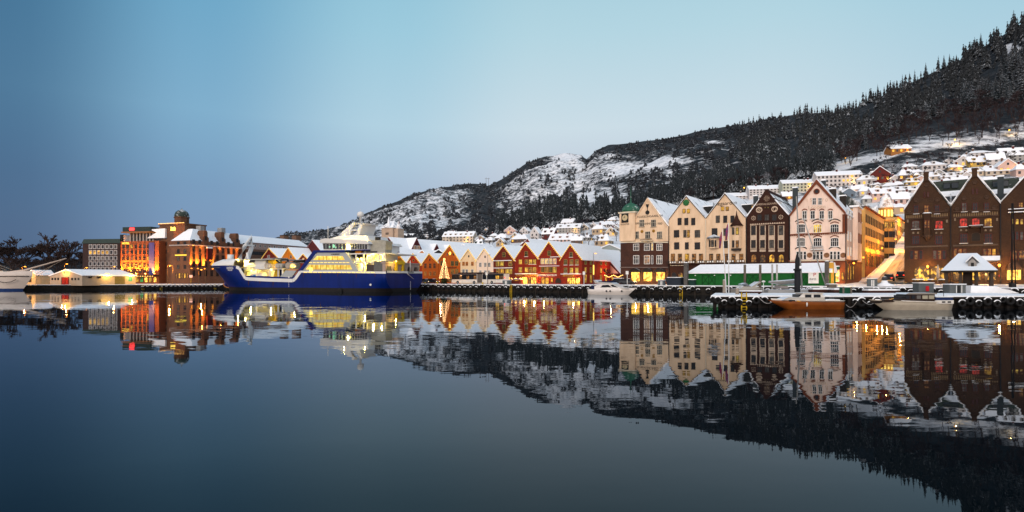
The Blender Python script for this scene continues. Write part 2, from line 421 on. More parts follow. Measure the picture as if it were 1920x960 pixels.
sumv = add(wav((.18, .55), 1.0, .017, 3), wav((1.0, 3.4), 1.0, .020, 11))
sumv = t.add('ShaderNodeVectorMath', operation='MULTIPLY', i_0=sumv, i_1=pf).outputs[0]
sumv = add(sumv, wav((.05, .14), 1.0, .009, 29))
nrm = t.add('ShaderNodeVectorMath', operation='NORMALIZE', i_0=add(sumv, (0, 0, 1))).outputs[0]
fr = t.add('ShaderNodeFresnel', i_IOR=1.19, i_Normal=nrm)
gl = t.add('ShaderNodeBsdfGlossy', i_Color=(.84, .92, 1.0), i_Roughness=.012, i_Normal=nrm)
df = t.add('ShaderNodeBsdfDiffuse', i_Color=(.0015, .004, .006), i_Normal=nrm)
ms = t.add('ShaderNodeMixShader', i_0=fr, i_1=df, i_2=gl); t.add('ShaderNodeOutputMaterial', i_Surface=ms)
b = MB(); b.face([(-3000, -60, 0), (3000, -60, 0), (3000, 3000, 0), (-3000, 3000, 0)])
struct('water', b.build('water', wm))
# ---------------------------------------------------------------- quay, streets
PAVE = snowy('trodden_snow', (.30, .25, .21), .92, .35, (1, 1, 1), (.74, .75, .78))
STONE = pmat('quay_stone', (.024, .021, .018), (.009, .008, .007), rough=.8, scale=1.6, bump=.6)
ROADM = snowy('road_slush', (.20, .175, .15), .50, .5, (1.6, .05, .02), (.40, .37, .32))
b = MB(); xs = list(range(470, 2030, 30))
for c0, c1, za, zb in ((CQ, CQ+9, 0, .35), (CQ+9, CF+16, .35, 1)):
    for x0, x1 in zip(xs, xs[1:]):
        q = []
        for x, c, k in ((x0, c0, za), (x1, c0, za), (x1, c1, zb), (x0, c1, zb)):
            p = tline(c).at(x); q.append((p.x, p.y, 1.95+(zfront(x)-1.95)*k))
        b.face(q)
struct('pavement', b.build('pavement', PAVE))
b = MB(); L0, L1 = QUAY.L(470), QUAY.L(2030)
b.box(L0, L1, -.0, .7, -.6, 1.82); b.box(L0, L1, -.12, .7, 1.82, 1.955, 1)
for k in range(int((L1-L0)/3.4)):
    b.box(L0+k*3.4+.3, L0+k*3.4+.62, -.2, .0, -.5, 1.80, 2)
o = b.build('quay_wall', [STONE, SNOW, DARK]); o.location = (QUAY.p.x, QUAY.p.y, 0); o.rotation_euler = (0, 0, TA)
tag(o, 'long dark stone quay wall below the wooden houses, hung with snow topped tyres', 'quay wall')
# the headland on the left, with its own quay
LQ = [at(-60, 0, 180), at(8, 0, 184), at(240, 0, 196), at(436, 0, 214), at(480, 0, 250), at(520, 0, 300), at(-60, 0, 330)]
b = MB(); b.face([(p.x, p.y, 1.6) for p in LQ]); struct('quay_ground', b.build('quay_ground', PAVE))
b = MB()
def wallseg(b, p, q, z0, z1, th, m=0):
    d = (q-p); d.z = 0; L = d.length; d.normalize(); n = Vector((-d.y, d.x, 0))
    b.M = Matrix(((d.x, n.x, 0, p.x), (d.y, n.y, 0, p.y), (0, 0, 1, 0), (0, 0, 0, 1)))
    b.box(0, L, 0, th, z0, z1, m); b.M = None
for p, q in zip(LQ[1:5], LQ[2:6]):
    wallseg(b, p, q, -.5, 1.46, .6); wallseg(b, p-(q-p).normalized()*.05, q, 1.46, 1.606, .75, 1)
b.build('quay_wall', [STONE, SNOW]); o = bpy.data.objects[-1] if False else None
for o in COL.objects:
    if o.name == 'quay_wall.001': tag(o, 'dark stone quay wall below the floodlit hotel and the low warehouse', 'quay wall')
# the street climbing between the pale corner house and the brick houses
st = FRONT.at(1655); yd = Vector((.602, .797))
def street_z(s): return lerpt(s, [(0, 2.60), (12, 3.0), (30, 5.0), (60, 8.9), (90, 13.2), (120, 18)])
b = MB(); wl, wr = FRONT.L(1619)-FRONT.L(1655)-.5, FRONT.L(1696)-FRONT.L(1655)+2.5
sd = FRONT.d
for i in range(0, 40):
    s0, s1 = i*3-1.5, i*3+1.5
    b.face([(w_, s, street_z(max(0, s))+.02) for s, w_ in ((s0, wl), (s0, wr), (s1, wr), (s1, wl))])
o = b.build('road', ROADM); o.location = (st.x, st.y, 0); o.rotation_euler = (0, 0, TA); struct('road', o)
for k, (w0, w1) in enumerate(((wl, wl+1.7), (wr-1.5, wr))):
    b = MB()
    for i in range(1, 40):
        s0, s1 = i*3-1.5, i*3+1.5
        p = [st+yd*s+sd*w_ for s, w_ in ((s0, w0), (s0, w1), (s1, w1), (s1, w0))]
        zz = [street_z(max(0, s))+.15 for s in (s0, s0, s1, s1)]
        b.face([(p[j].x, p[j].y, zz[j]) for j in range(4)])
        e = (1, 2) if k == 0 else (3, 0)
        b.face([(p[e[0]].x, p[e[0]].y, zz[e[0]]), (p[e[1]].x, p[e[1]].y, zz[e[1]]), (p[e[1]].x, p[e[1]].y, zz[e[1]]-.2), (p[e[0]].x, p[e[0]].y, zz[e[0]]-.2)])
    struct('footpath', b.build('footpath', PAVE))

# ---------------------------------------------------------------- buildings: helpers
WCACHE = {}
def arcpoly(w, h, arch):
    if not arch: return [(-w/2, -h/2), (w/2, -h/2), (w/2, h/2), (-w/2, h/2)]
    r = min(arch if arch is not True else .5, .5)*w*2*.5; p = [(-w/2, -h/2), (w/2, -h/2)]
    for k in range(9):
        a = math.pi*k/8; p.append((w/2*math.cos(a), h/2-r+r*math.sin(a)))
    return p
def winmesh(w, h, glass, frame, nx, ny, arch, sill, t):
    key = (round(w, 2), round(h, 2), glass.name, frame.name if frame else '', nx, ny, arch, sill.name if sill else '', t)
    if key in WCACHE: return WCACHE[key]
    g = MB(); g.prism(arcpoly(w-.02, h-.02, arch), -.05, .12); gm = g.mesh('window', [glass]); fm = None
    if frame:
        f = MB(); out = arcpoly(w+t*.6, h+t*.6, arch); inn = arcpoly(w-t*1.2, h-t*1.2, arch); n = len(out)
        for k in range(n):
            j = (k+1) % n; (a, c), (d, e), (p, q), (u, v) = out[k], out[j], inn[j], inn[k]
            f.face([(a, -.13, c), (d, -.13, e), (p, -.13, q), (u, -.13, v)]); f.face([(u, -.13, v), (p, -.13, q), (p, -.03, q), (u, -.03, v)]); f.face([(d, -.13, e), (a, -.13, c), (a, .02, c), (d, .02, e)])
        for k in range(1, nx): f.box(-w/2+w*k/nx-t*.35, -w/2+w*k/nx+t*.35, -.11, -.04, -h/2, h/2-(.12*h if arch else 0))
        for k in range(1, ny): f.box(-w/2, w/2, -.10, -.045, -h/2+h*k/ny-t*.3+(.1*h if ny == 2 else 0), -h/2+h*k/ny+t*.3+(.1*h if ny == 2 else 0))
        if sill: f.box(-w/2-t*1.3, w/2+t*1.3, -.24, .0, -h/2-t*1.3, -h/2-t*.35, 1)
        fm = f.mesh('frame', [frame, sill] if sill else [frame])
    WCACHE[key] = (gm, fm); return WCACHE[key]
class Bld:
    def __init__(s, fac, xl, base, name, label, cat='building', group=None):
        s.f, s.xl, s.base = fac, xl, base; s.t0 = fac.L(xl)
        s.root = thing(name, label, cat, fac.loc(xl, base), fac.a, group); s.side = None
    def x(s, x): return s.f.L(x)-s.t0
    def z(s, x, y): return s.f.Z(x, y)-s.base
    def w2(s, X, Y, Z=0): return s.root.matrix_basis @ Vector((X, Y, Z))
    def shape(s, name, poly, y0, y1, mat, parent=None):
        b = MB(); b.prism([(s.x(x), s.z(x, y)) for x, y in poly], y0, y1); return b.build(name, mat, parent or s.root)
    def win(s, x, y, w, h, glass=None, frame=CREAMF, nx=2, ny=2, arch=False, sill=None, off=0, t=.09, name='window'):
        W = s.x(x+w/2)-s.x(x-w/2); Hh = s.z(x, y-h/2)-s.z(x, y+h/2)
        gm, fm = winmesh(round(W/.04)*.04, round(Hh/.04)*.04, (glass if glass and glass != GLASS else rnd.choice((GLASS, GLASS, GLASS, CURT))), frame, nx, ny, arch, sill, t)
        o = link(name, gm, s.root, (s.x(x), -off, s.z(x, y)))
        if fm: link('frame', fm, o)
        return o
    def swin(s, X, y_, z_, w, h, glass=None, frame=CREAMF, nx=2, ny=2, arch=False, sill=None, t=.09):
        """window on the right-hand side wall: X = wall position, y_ = distance back"""
        gm, fm = winmesh(w, h, glass or GLASS, frame, nx, ny, arch, sill, t)
        o = link('window', gm, s.root, (X, y_, z_), R(90))
        if fm: link('frame', fm, o)
        return o
def bulbs(pts, step, r, y):
    """one continuous string: thin cord swelling into bulbs"""
    P_, Rr = [], []
    for (x0, z0), (x1, z1) in zip(pts, pts[1:]):
        L = math.hypot(x1-x0, z1-z0); n = max(1, int(L/step)); e = r/L
        for k in range(n):
            for du, rr in ((-e, .02), (-e*.45, r*.9), (e*.45, r*.9), (e, .02)): u = (k+.5)/n+du; P_.append((x0+(x1-x0)*u, y, z0+(z1-z0)*u)); Rr.append(rr)
    return MB().tube(P_, Rr, 5)
def gable(fac, xl, xr, base, apex, el, er, depth, name, label, wall, roof=None, oh=.35, th=.28, board=None, string=False, group=None, cat='house', polymid=None):
    B = Bld(fac, xl, base, name, label, cat, group)
    W = B.x(xr); xa, za, zl, zr = B.x(apex[0]), B.z(*apex), B.z(*el), B.z(*er)
    poly = [(0, -.3), (W, -.3), (W, zr), (xa, za), (0, zl)]
    B.wall = MB().prism(poly, 0, depth).build('wall', wall, B.root)
    sl, sr = (za-zl)/xa, (za-zr)/(W-xa)
    lo, ro = zl-oh*sl, zr-oh*sr; e = .02
    ch = [(-oh, lo+e), (xa, za+e), (W+oh, ro+e), (W+oh, ro+th), (xa, za+th*1.35), (-oh, lo+th)]
    if roof: B.roof = MB().prism(ch, -.22, depth+.25).build('roof', roof, B.root)
    if board:
        q = [(-oh-.02, lo-.12), (xa, za-.16), (W+oh+.02, ro-.12), (W+oh+.02, ro+th*.45), (xa, za+th*.62), (-oh-.02, lo+th*.45)]
        MB().prism(q, -.32, -.225).build('bargeboard', board, B.root)
    if string:
        bulbs([(-oh, lo-.02), (xa, za-.04), (W+oh, ro-.02)], .62, .13, -.42).build('light_string', STRINGL, B.root)
    B.W, B.xa, B.za, B.zl, B.zr, B.depth, B.sl, B.sr = W, xa, za, zl, zr, depth, sl, sr
    return B
def words(txt, size, mat, parent, loc, rot=(R(90), 0, 0), name='lettering', ext=.02, align='CENTER'):
    c = bpy.data.curves.new(name, 'FONT'); c.body = txt; c.size = size; c.extrude = ext; c.align_x = align; c.align_y = 'CENTER'
    tmp = bpy.data.objects.new(name, c); COL.objects.link(tmp)
    dg = bpy.context.evaluated_depsgraph_get(); me = bpy.data.meshes.new_from_object(tmp.evaluated_get(dg))
    bpy.data.objects.remove(tmp); me.materials.clear(); me.materials.append(mat)
    o = link(name, me, parent, loc); o.rotation_euler = rot; return o

# paints
ORANGE = boards('orange_boards', (.50, .105, .013), (.38, .076, .010), axis='x')
OCHRE = boards('ochre_boards', (.55, .18, .015), (.42, .13, .012), axis='x')
REDW = boards('red_boards', (.235, .022, .010), (.16, .016, .008), axis='x')
REDB = boards('bright_red_boards', (.36, .032, .010), (.27, .025, .009), axis='x')
DRED = boards('dark_red_boards', (.145, .020, .013), (.10, .015, .011), axis='x')
MAROON = boards('maroon_boards', (.085, .016, .018), (.06, .013, .014), axis='x')
CREAMW = boards('cream_boards', (.80, .60, .36), (.73, .53, .32), axis='x')
WHITEW = boards('white_boards', (.80, .64, .52), (.75, .59, .47), axis='x')
CREAMP = pmat('cream_render', (.72, .53, .36), (.55, .39, .25), scale=.7, streak=(1, 1, .3), lo=.30, hi=.60)
PINKP = pmat('pink_render', (.80, .62, .52), (.62, .46, .37), scale=.7, streak=(1, 1, .3), lo=.28, hi=.58)
BROWNB = brick('brown_brick', (.075, .035, .026), (.05, .024, .019), (.8, .75, .7))
DKBROWN = brick('dark_brown_brick', (.050, .021, .015), (.036, .016, .012), (.8, .75, .7))
BRICKP = brick('umber_brick', (.066, .036, .021), (.046, .025, .016), (.9, .8, .7))
BRICKR = brick('red_corner_brick', (.22, .065, .030), (.16, .05, .026), (.8, .75, .7))
TILESN = snowy('tile_snow', (.055, .06, .062), .60, .35, (1, 1, .4))
TILESN2 = snowy('tile_thin_snow', (.05, .062, .058), .50, .4, (.5, 1, .35))
ROOFSN = snowy('roof_snow', (.16, .10, .09), .98, .25)
YELLOWTRIM = pmat('gilt_trim', (.55, .33, .05), rough=.5)
REDTRIM = pmat('red_trim', (.16, .02, .02), rough=.6)
BLACKT = pmat('black_trim', (.02, .02, .02), rough=.6)
ORFRAME = pmat('orange_frame', (.50, .15, .03), rough=.6)
OLIVE = pmat('olive_frame', (.34, .25, .07), rough=.6)

# ---------------------------------------------------------------- the wooden wharf houses
G1 = 'gabled wooden houses along the harbour street'
def whouse(xl, xr, apex, el, er, label, wall, string=True, board=YELLOWTRIM, depth=19, roof=ROOFSN):
    return gable(FRONT, xl, xr, 1.93, apex, el, er, depth, 'wooden_house', label, wall, roof, board=board, string=string, group=G1)
B = whouse(492, 528.5, (505, 466), (492, 484), (528.5, 490), 'dark red gabled house furthest to the left among the wooden houses, behind the ship crane', DRED)
B.win(504, 481, 4, 5, frame=WHITE)
B = whouse(529, 557, (541, 465), (529, 484), (557, 488), 'ochre orange gabled house rising behind the foredeck of the blue ship', OCHRE)
B.win(546, 481.5, 3.6, 6, frame=CREAMF); B.win(537, 497, 3.6, 6); B.win(546, 497, 3.6, 6)
B = whouse(557.5, 583, (569, 476.5), (557.5, 490), (583, 491), 'small dark gable strung with lights between the ochre house and the ship superstructure', DRED)
B.win(569, 486, 3, 4, LIT)
b = Bld(FRONT, 584, 1.93, 'wooden_house', 'low red wooden house almost hidden by the ship superstructure', 'house', G1)
W = b.x(716); MB().box(0, W, 0, 16, 0, 8.2).build('wall', DRED, b.root); MB().prism([(-.3, 8.22), (W+.3, 8.22), (W-3, 10.5), (3, 10.5)], -.3, 16.3).build('roof', ROOFSN, b.root)
for k in range(14): b.win(590+k*9, 500, 3.6, 6)
B = whouse(718, 763, (741, 467.5), (718, 491), (763, 495), 'ochre yellow gabled house with black letters, right behind the ship stern', OCHRE)
B.win(742.5, 481, 4.4, 6, frame=WHITE); B.win(735, 497, 4, 7); B.win(743, 497, 4, 7); B.win(751, 497, 4, 7)
words('BRYGGEN', 1.15, BLACKT, B.root, (B.x(745), -.08, B.z(745, 486.6)))
B = whouse(763.6, 790.6, (775, 475.5), (763.6, 493), (790.6, 496), 'narrow bright red gabled house at the ship stern corner', REDB)
B.win(775.5, 488.5, 3, 3.4, frame=OLIVE, nx=1, ny=1)
for x in (767, 775, 785): B.win(x, 501.5, 4.4, 7.4, DIM, OLIVE)
for x in (768, 776, 785): B.win(x, 517, 4.4, 6.5, DIM, OLIVE)
B = whouse(790.8, 821.8, (805.4, 476), (790.8, 496.5), (821.8, 492.5), 'small orange gabled house with three upper windows, left of the christmas tree', ORANGE)
B.win(806, 487, 2.2, 4, frame=None)
for x in (798, 807, 815): B.win(x, 498.5, 4.6, 9.5, frame=ORFRAME); B.win(x, 513, 4.6, 8, DIM, ORFRAME)
B.win(805.5, 527, 25, 5.6, LITY, ORFRAME, 6, 1, name='shop_window')
MB().box(B.x(793), B.x(820), -.5, 0, B.z(806, 523.6), B.z(806, 522.6)).build('awning', YELLOWTRIM, B.root)
B = whouse(822.4, 863, (844, 460), (822.4, 488), (863, 490), 'tall orange gabled house with a glowing round ornament behind the christmas tree', ORANGE)
b = MB(); b.M = Matrix.Rotation(R(90), 4, 'X'); b.lathe([(.55, 0), (.62, .1), (.1, .3)], n=18); o = b.build('glowing_ornament', emis('ornament', (1, .55, .08), 3.2), B.root); o.location = (B.x(844.5), -.05, B.z(844.5, 475))
b = MB(); b.M = Matrix.Rotation(R(90), 4, 'X'); b.lathe([(.66, 0), (.66, .22), (.56, .22), (.56, 0)], n=18); q = b.build('rim', ORFRAME, o)
for x in (838.7, 850): B.win(x, 477, 2.2, 5, frame=None)
for x in (848.5, 856.5): B.win(x, 494, 5.4, 8.8, frame=OLIVE, nx=2, ny=2); B.win(x, 509, 5.4, 9.2, DIM, OLIVE)
for x in (829,): B.win(x, 494, 5.4, 8.8, frame=OLIVE); B.win(x, 509, 5.4, 9.2, frame=OLIVE)
words('RESTAURANT', .75, BLACKT, B.root, (B.x(847), -.08, B.z(847, 502.2)))
B.win(850, 524, 18, 9, DIM, DARK, 4, 1, name='shop_window')
B = whouse(863.3, 893.4, (879, 467.5), (863.3, 489.6), (893.4, 488.5), 'cream yellow gabled house behind the front half of the bus', CREAMW, board=CREAMF)
B.win(879, 480.5, 2.2, 4, frame=None)
for x, g_ in ((869.3, 0), (875.5, 0), (886, 0)): B.win(x, 494.5, 4, 7, DIM, ORFRAME, 2, 2); B.win(x, 509, 4.2, 8, GLASS, WHITE, 2, 2)
for x in (868, 877, 886): B.win(x, 524, 5, 8, DIM, WHITE)
B = whouse(893.8, 924.8, (909, 466.5), (893.8, 488.5), (924.8, 487.5), 'white gabled house behind the joint of the bus', WHITEW, board=CREAMF)
B.win(909.5, 481.5, 2.2, 4.2, frame=None)
for x in (901, 910.5, 917.6): B.win(x, 496.5, 4.4, 8, GLASS, WHITE, 2, 3); B.win(x, 511, 4.6, 8, GLASS, WHITE, 2, 3)
for x in (901, 910.5, 918): B.win(x, 525, 5, 8, DIM, WHITE)
B = whouse(925.2, 965.2, (944.6, 460.8), (925.2, 486.5), (965.2, 488), 'dark red gabled house with two snowy ledges right of the white one', DRED)
B.win(945, 477.5, 5.6, 8.5, GLASS, OLIVE, 2, 2)
for x, g_ in ((933.5, LITY), (941.5, LITY), (957, DIM)): B.win(x, 494.3, 6, 9.2, g_, OLIVE, 2, 2, t=.13)
for x, g_ in ((934, DIM), (942, LIT), (951, LITY), (957.3, LITY)): B.win(x, 509, 5.8, 9, g_, OLIVE, 2, 2, t=.13)
for y, x0, x1 in ((488.6, 926.5, 960), (502.4, 926.5, 961.5)):
    MB().box(B.x(x0), B.x(x1), -.45, 0, B.z(944, y)-.09, B.z(944, y)+.09).build('snowy_ledge', SNOW, B.root)
B.win(952, 525, 9, 10.5, SHOP, DARK, 2, 1, name='shop_window'); B.win(934, 525, 12, 9, DIM, DARK, 3, 1, name='shop_window')
B = whouse(965.6, 1009.6, (986, 456), (965.6, 486.5), (1009.6, 484.5), 'red gabled house with two bright shop windows beside the dark red one', REDW)
B.win(987, 476, 5.6, 9.6, GLASS, OLIVE, 2, 2, sill=SNOW)
for x, g_ in ((976, LITY), (987.4, DIM), (995, LITY), (1002.4, LITY)): B.win(x, 491, 5.4, 8.6, g_, OLIVE, 2, 2, sill=SNOW if x > 990 else None); B.win(x, 506, 5.6, 9.6, LITY if x != 995 else DIM, OLIVE, 2, 2)
MB().box(B.x(967), B.x(1008), -.4, 0, B.z(988, 513.9), B.z(988, 512.9)).build('snowy_ledge', SNOW, B.root)
for x, w_ in ((983.8, 11), (1001, 10.5)): B.win(x, 526, w_, 13, SHOP, DARK, 3, 1, name='shop_window')
B.win(992.7, 526.5, 3, 12, DIM, DARK, 1, 1, name='door')
words('KNUT SKURTVEIT', 1.05, YELLOWTRIM, B.root, (B.x(989), -.09, B.z(989, 515.9)))
B = whouse(1010, 1051, (1029.8, 453.7), (1010, 483), (1051, 481), 'red gabled house with four windows in a row and an arched gateway below', REDW)
B.win(1030, 474.8, 6, 9, GLASS, OLIVE, 3, 2)
for x, g_ in ((1017.5, LITY), (1025, LITY), (1032.3, LITY), (1040.2, LIT)): B.win(x, 490, 5.8, 10, g_, WHITE, 2, 3, sill=None)
for x, g_ in ((1017.7, GLASS), (1025.3, DIM), (1033, GLASS), (1040.6, LITY)): B.win(x, 506, 5.8, 10.4, g_, OLIVE, 2, 3)
MB().box(B.x(1012), B.x(1049), -.4, 0, B.z(1030, 499.2), B.z(1030, 498.4)).build('snowy_ledge', SNOW, B.root)
MB().box(B.x(1033), B.x(1050), -.5, 0, B.z(1040, 482.2), B.z(1040, 481.2)).build('snowy_ledge', SNOW, B.root)
for x in (1018.5, 1026): B.win(x, 526, 6.2, 12.5, LIT, DARK, 1, 1, arch=True, name='shop_window')
B.win(1035, 525, 4, 9, LIT, DARK); B.win(1047, 526, 11, 10, DARK, REDTRIM, 1, 1, arch=True, name='gateway')
words('BERGEN SENTRUM', .8, WHITE, B.root, (B.x(1026), -.09, B.z(1026, 516.2)))
B = whouse(1051.5, 1091, (1070, 458.7), (1051.5, 486.5), (1091, 485.5), 'last red gabled house of the row with its long snowy side roof', REDW, depth=17)
B.win(1071, 477.5, 6, 9, GLASS, OLIVE, 2, 2, sill=SNOW)
for x in (1060.7, 1071.8, 1082): B.win(x, 491.5, 5.6, 10, DIM if x > 1065 else GLASS, OLIVE, 2, 3, sill=SNOW); B.win(x, 507, 5.6, 9.6, LITY if x > 1065 else GLASS, OLIVE, 2, 3, sill=SNOW)
MB().box(B.x(1052), B.x(1090), -.35, 0, B.z(1070, 514.2), B.z(1070, 513.2)).build('snowy_ledge', SNOW, B.root)
for x, w_ in ((1067.5, 7.5), (1075.5, 7.5), (1084, 8)): B.win(x, 526.5, w_, 11.5, SHOP, DARK, 2, 1, name='shop_window')
words('BRYGGEN', .8, YELLOWTRIM, B.root, (B.x(1066), -.09, B.z(1066, 516.8)))
sideglow = {(4, 1): LIT, (11, 1): LIT, (14, 1): LIT, (2, 0): LIT, (11, 0): LIT}
for k, y_ in enumerate((2, 5, 11, 14)):
    for r_, z_ in enumerate((1.6, 4.0, 6.3)): B.swin(B.W, y_, z_, 1.0, 1.5 if r_ else 2.2, LIT if r_ == 0 or (r_ == 1 and k != 1) else GLASS, OLIVE, 2, 2)
lampN = lamp('POINT', B.w2(B.W+2.2, 13, 4.2), 900, (1, .25, .06), .3)
tag(lampN, 'warm red light by the yard right of the red houses', 'light')

# second row of roofs behind them
B = gable(tline(150), 712, 748, 1.9, (729, 446), (712, 468), (748, 470), 62, 'long_hotel', 'long snowy roofed hotel with maroon gables rising behind the ochre houses', MAROON, ROOFSN, board=REDTRIM, cat='hotel')
B.win(726, 464.5, 3, 9, DIM, WHITE, 1, 2); B.win(731.6, 464.5, 4, 9, LIT, REDTRIM, 2, 2)
for k, (s_, hh, ww) in enumerate(((9, 4.6, 5.4), (20, 2.8, 3.4), (28, 2.8, 3.4), (36, 2.8, 3.4), (45, 2.8, 3.2))):
    zb = B.zr+.3; b = MB()
    xo = B.W+.1; b.M = Matrix.Translation((xo, s_, zb)) @ Matrix.Rotation(R(90), 4, 'Z')
    b.prism([(-ww/2, 0), (ww/2, 0), (0, hh)], 0, 6.5); d = b.build('dormer', MAROON, B.root)
    b = MB(); b.M = Matrix.Translation((xo, s_, zb)) @ Matrix.Rotation(R(90), 4, 'Z')
    b.prism([(-ww/2-.3, -.1), (0, hh+.05), (ww/2+.3, -.1), (ww/2+.3, .35), (0, hh+.55), (-ww/2-.3, .35)], .05, 6.7); b.build('dormer_roof', ROOFSN, d)
    b = MB(); b.M = Matrix.Translation((xo, s_, zb)) @ Matrix.Rotation(R(90), 4, 'Z')
    b.prism([(-ww/2-.3, -.25), (0, hh-.12), (ww/2+.3, -.25), (ww/2+.3, .1), (0, hh+.25), (-ww/2-.3, .1)], -.15, .04); b.build('bargeboard', REDTRIM, d)
    if k == 0:
        for dx in (-.9, .9):
            o = link('window', winmesh(1.3, 1.8, DIM, WHITE, 2, 1, False, None, .09)[0], d, (xo, s_-dx, zb+1.1), R(90)); link('frame', winmesh(1.3, 1.8, DIM, WHITE, 2, 1, False, None, .09)[1], o)
B = gable(tline(152), 576, 605, 1.9, (586, 451), (576, 464.5), (605, 475), 24, 'gabled_house', 'maroon gabled house with snowy roof just left of the ship bridge', MAROON, ROOFSN, board=REDTRIM)
for x0, ap, xr, yl, lab, wl_ in ((776, (792, 470), 803, 482, 'snow roofed shed roof between the bright red and small orange gables', OCHRE), (806, (823, 468.5), 838, 479, 'dark little gable with snowy roof left of the glowing ornament house', BLACKT)):
    gable(tline(150.5+(x0-776)*.1), x0, xr, 1.9, ap, (x0, yl), (xr, yl), 14, 'gabled_house', lab, wl_, ROOFSN)
gable(tline(163), 852, 915, 1.9, (868, 459), (852, 470), (915, 481), 16, 'gabled_house', 'house with maroon and snow striped roof behind the cream and white houses', MAROON, snowy('maroon_roof', (.13, .015, .022), .58, .22, (.6, .6, 3)))
gable(tline(164), 975, 1000, 1.9, (990, 449), (975, 462), (1004, 464), 20, 'gabled_house', 'small red gable peeping over the roofs of the two red houses', REDW, ROOFSN, board=REDTRIM)
B = gable(tline(163), 1093, 1162, 1.95, (1125, 469), (1093, 497), (1162, 511.5), 26, 'gabled_house', 'maroon house with a pale pink gable and skylights between red row and clock tower', MAROON, ROOFSN, board=REDTRIM)
B.shape('gable_panel', [(1133, 513), (1133, 490), (1139, 491), (1160, 512.8)], -.14, -.02, pmat('pale_gable', (.75, .46, .36), (.62, .37, .30)))
MB().box(B.x(1132), B.x(1161), -1.6, 0, 0.2, B.z(1145, 513.6)).build('porch', DRED, B.root)
for x, g_ in ((1139, LIT), (1146, DIM), (1153, LIT)): B.win(x, 523.5, 4, 8, g_, REDTRIM, off=1.62)
b = MB()
for (u, v) in ((.42, 7), (.58, 9)):
    xx = B.xa+(B.W-B.xa)*.62; zz = B.za-B.sr*(xx-B.xa)+.38
    b.M = Matrix.Translation((xx, v, zz)) @ Matrix.Rotation(math.atan(B.sr), 4, 'Y'); b.box(-1, 1, -.5, .5, 0, .12)
b.build('skylight', GLASS, B.root)
gable(tline(176), 1120, 1166, 2.0, (1143, 459), (1120, 468), (1166, 469), 22, 'metal_shed', 'grey metal shed with shallow snowy roof left of the clock tower', pmat('grey_cladding', (.30, .34, .33)), ROOFSN, cat='shed')

# ---------------------------------------------------------------- clock tower house
zb = zfront(1210)
B = Bld(FRONT, 1164, zb, 'corner_house', 'cream and brown corner house with green domed clock tower and three lit shop arches')
MB().prism([(0, -.3), (B.x(1253.4), -.3), (B.x(1253.4), B.z(1210, 454)), (0, B.z(1210, 454))], -.14, 21).build('lower_wall', BROWNB, B.root)
up = [(1164.5, 454), (1253, 454), (1253, 424), (1249, 423.5), (1214, 373), (1192, 408.5), (1192, 415), (1179.5, 427), (1164.5, 427)]
B.shape('upper_wall', up, 0, 20.8, CREAMP)
ap = (B.x(1214), B.z(1214, 373)); e1 = (B.x(1187), B.z(1187, 415)); e2 = (B.x(1253), B.z(1253, 426))
MB().prism([e1, ap, e2, (e2[0]+.3, e2[1]+.2), (ap[0], ap[1]+.42), (e1[0]-.3, e1[1]+.3)], .45, 21).build('roof', TILESN, B.root)
B.shape('coping', [(1250.5, 427), (1250, 422.6), (1214, 371.2), (1190, 410.5), (1191, 412), (1214, 374), (1248.6, 424.5)], -.2, .44, CREAMP)
B.shape('string_course', [(1163.6, 455.2), (1253.6, 455.2), (1253.6, 453.4), (1163.6, 453.4)], -.3, -.141, CREAMF)
B.shape('string_course', [(1163.6, 502), (1253.6, 502), (1253.6, 500.6), (1163.6, 500.6)], -.4, -.141, pmat('stone_band', (.2, .15, .13)))
tx0, tx1, tz = B.x(1163), B.x(1192), B.z(1178, 400); tw = tx1-tx0; tcx = (tx0+tx1)/2
MB().box(tx0, tx1, -.5, tw-.5, B.z(1178, 452), tz).build('tower', CREAMP, B.root)
MB().box(tx0-.25, tx1+.25, -.75, tw-.25, tz+.002, tz+.4).build('tower_cornice', CREAMF, B.root)
GREEN = snowy('copper_green', (.035, .14, .088), .37, .5)
b = MB(); R0 = tw*.54; b.lathe([(R0, 0), (R0*.98, .7), (R0*.86, 1.4), (R0*.6, 2.0), (R0*.28, 2.4), (.2, 2.6), (.12, 3.6), (.02, 7.2)], n=16); o = b.build('dome', GREEN, B.root); o.location = (tcx, tw/2-.5, tz+.4)
cl = MB(); cl.box(-1, 1, -.12, 0, -1.3, 1.1); cl = cl.build('clock', BLACKT, B.root); cl.location = (B.x(1173.5), -.5, B.z(1174, 408.5))
b = MB(); b.M = Matrix.Rotation(R(90), 4, 'X'); b.lathe([(.78, .13), (.78, .17)], n=20); b.build('dial', emis('dial', (.9, .65, .35), .55), cl)
b = MB(); b.box(-.05, .05, -.24, -.19, -.05, .55); b.box(-.4, .05, -.24, -.19, -.06, .04); b.build('hands', BLACKT, cl)
words('KLOSTER', .6, BLACKT, B.root, (B.x(1173.5), -.53, B.z(1174, 421)))
B.win(1174, 443, 3.4, 13, GLASS, CREAMF, 1, 3, arch=True, off=.02)
for x in (1203.6, 1225.6): B.win(x, 418.5, 9, 13, GLASS, CREAMF, 3, 2, sill=DARK)
for x in (1193.5, 1214.7, 1236.8): B.win(x, 440.5, 9.4, 13, GLASS, CREAMF, 3, 2, sill=DARK)
for x in (1193.5, 1213.8, 1237): B.win(x, 463.5, 10.4, 12.4, GLASS, WHITE, 3, 2, off=.14, t=.12); B.win(x, 487, 10.4, 16, DIM if x == 1213.8 else GLASS, WHITE, 3, 2, off=.14, t=.12)
B.win(1223.6, 463, 3, 13, LITY, WHITE, 1, 2, off=.14); B.win(1223.6, 487, 3, 16, GLASS, WHITE, 1, 2, off=.14)
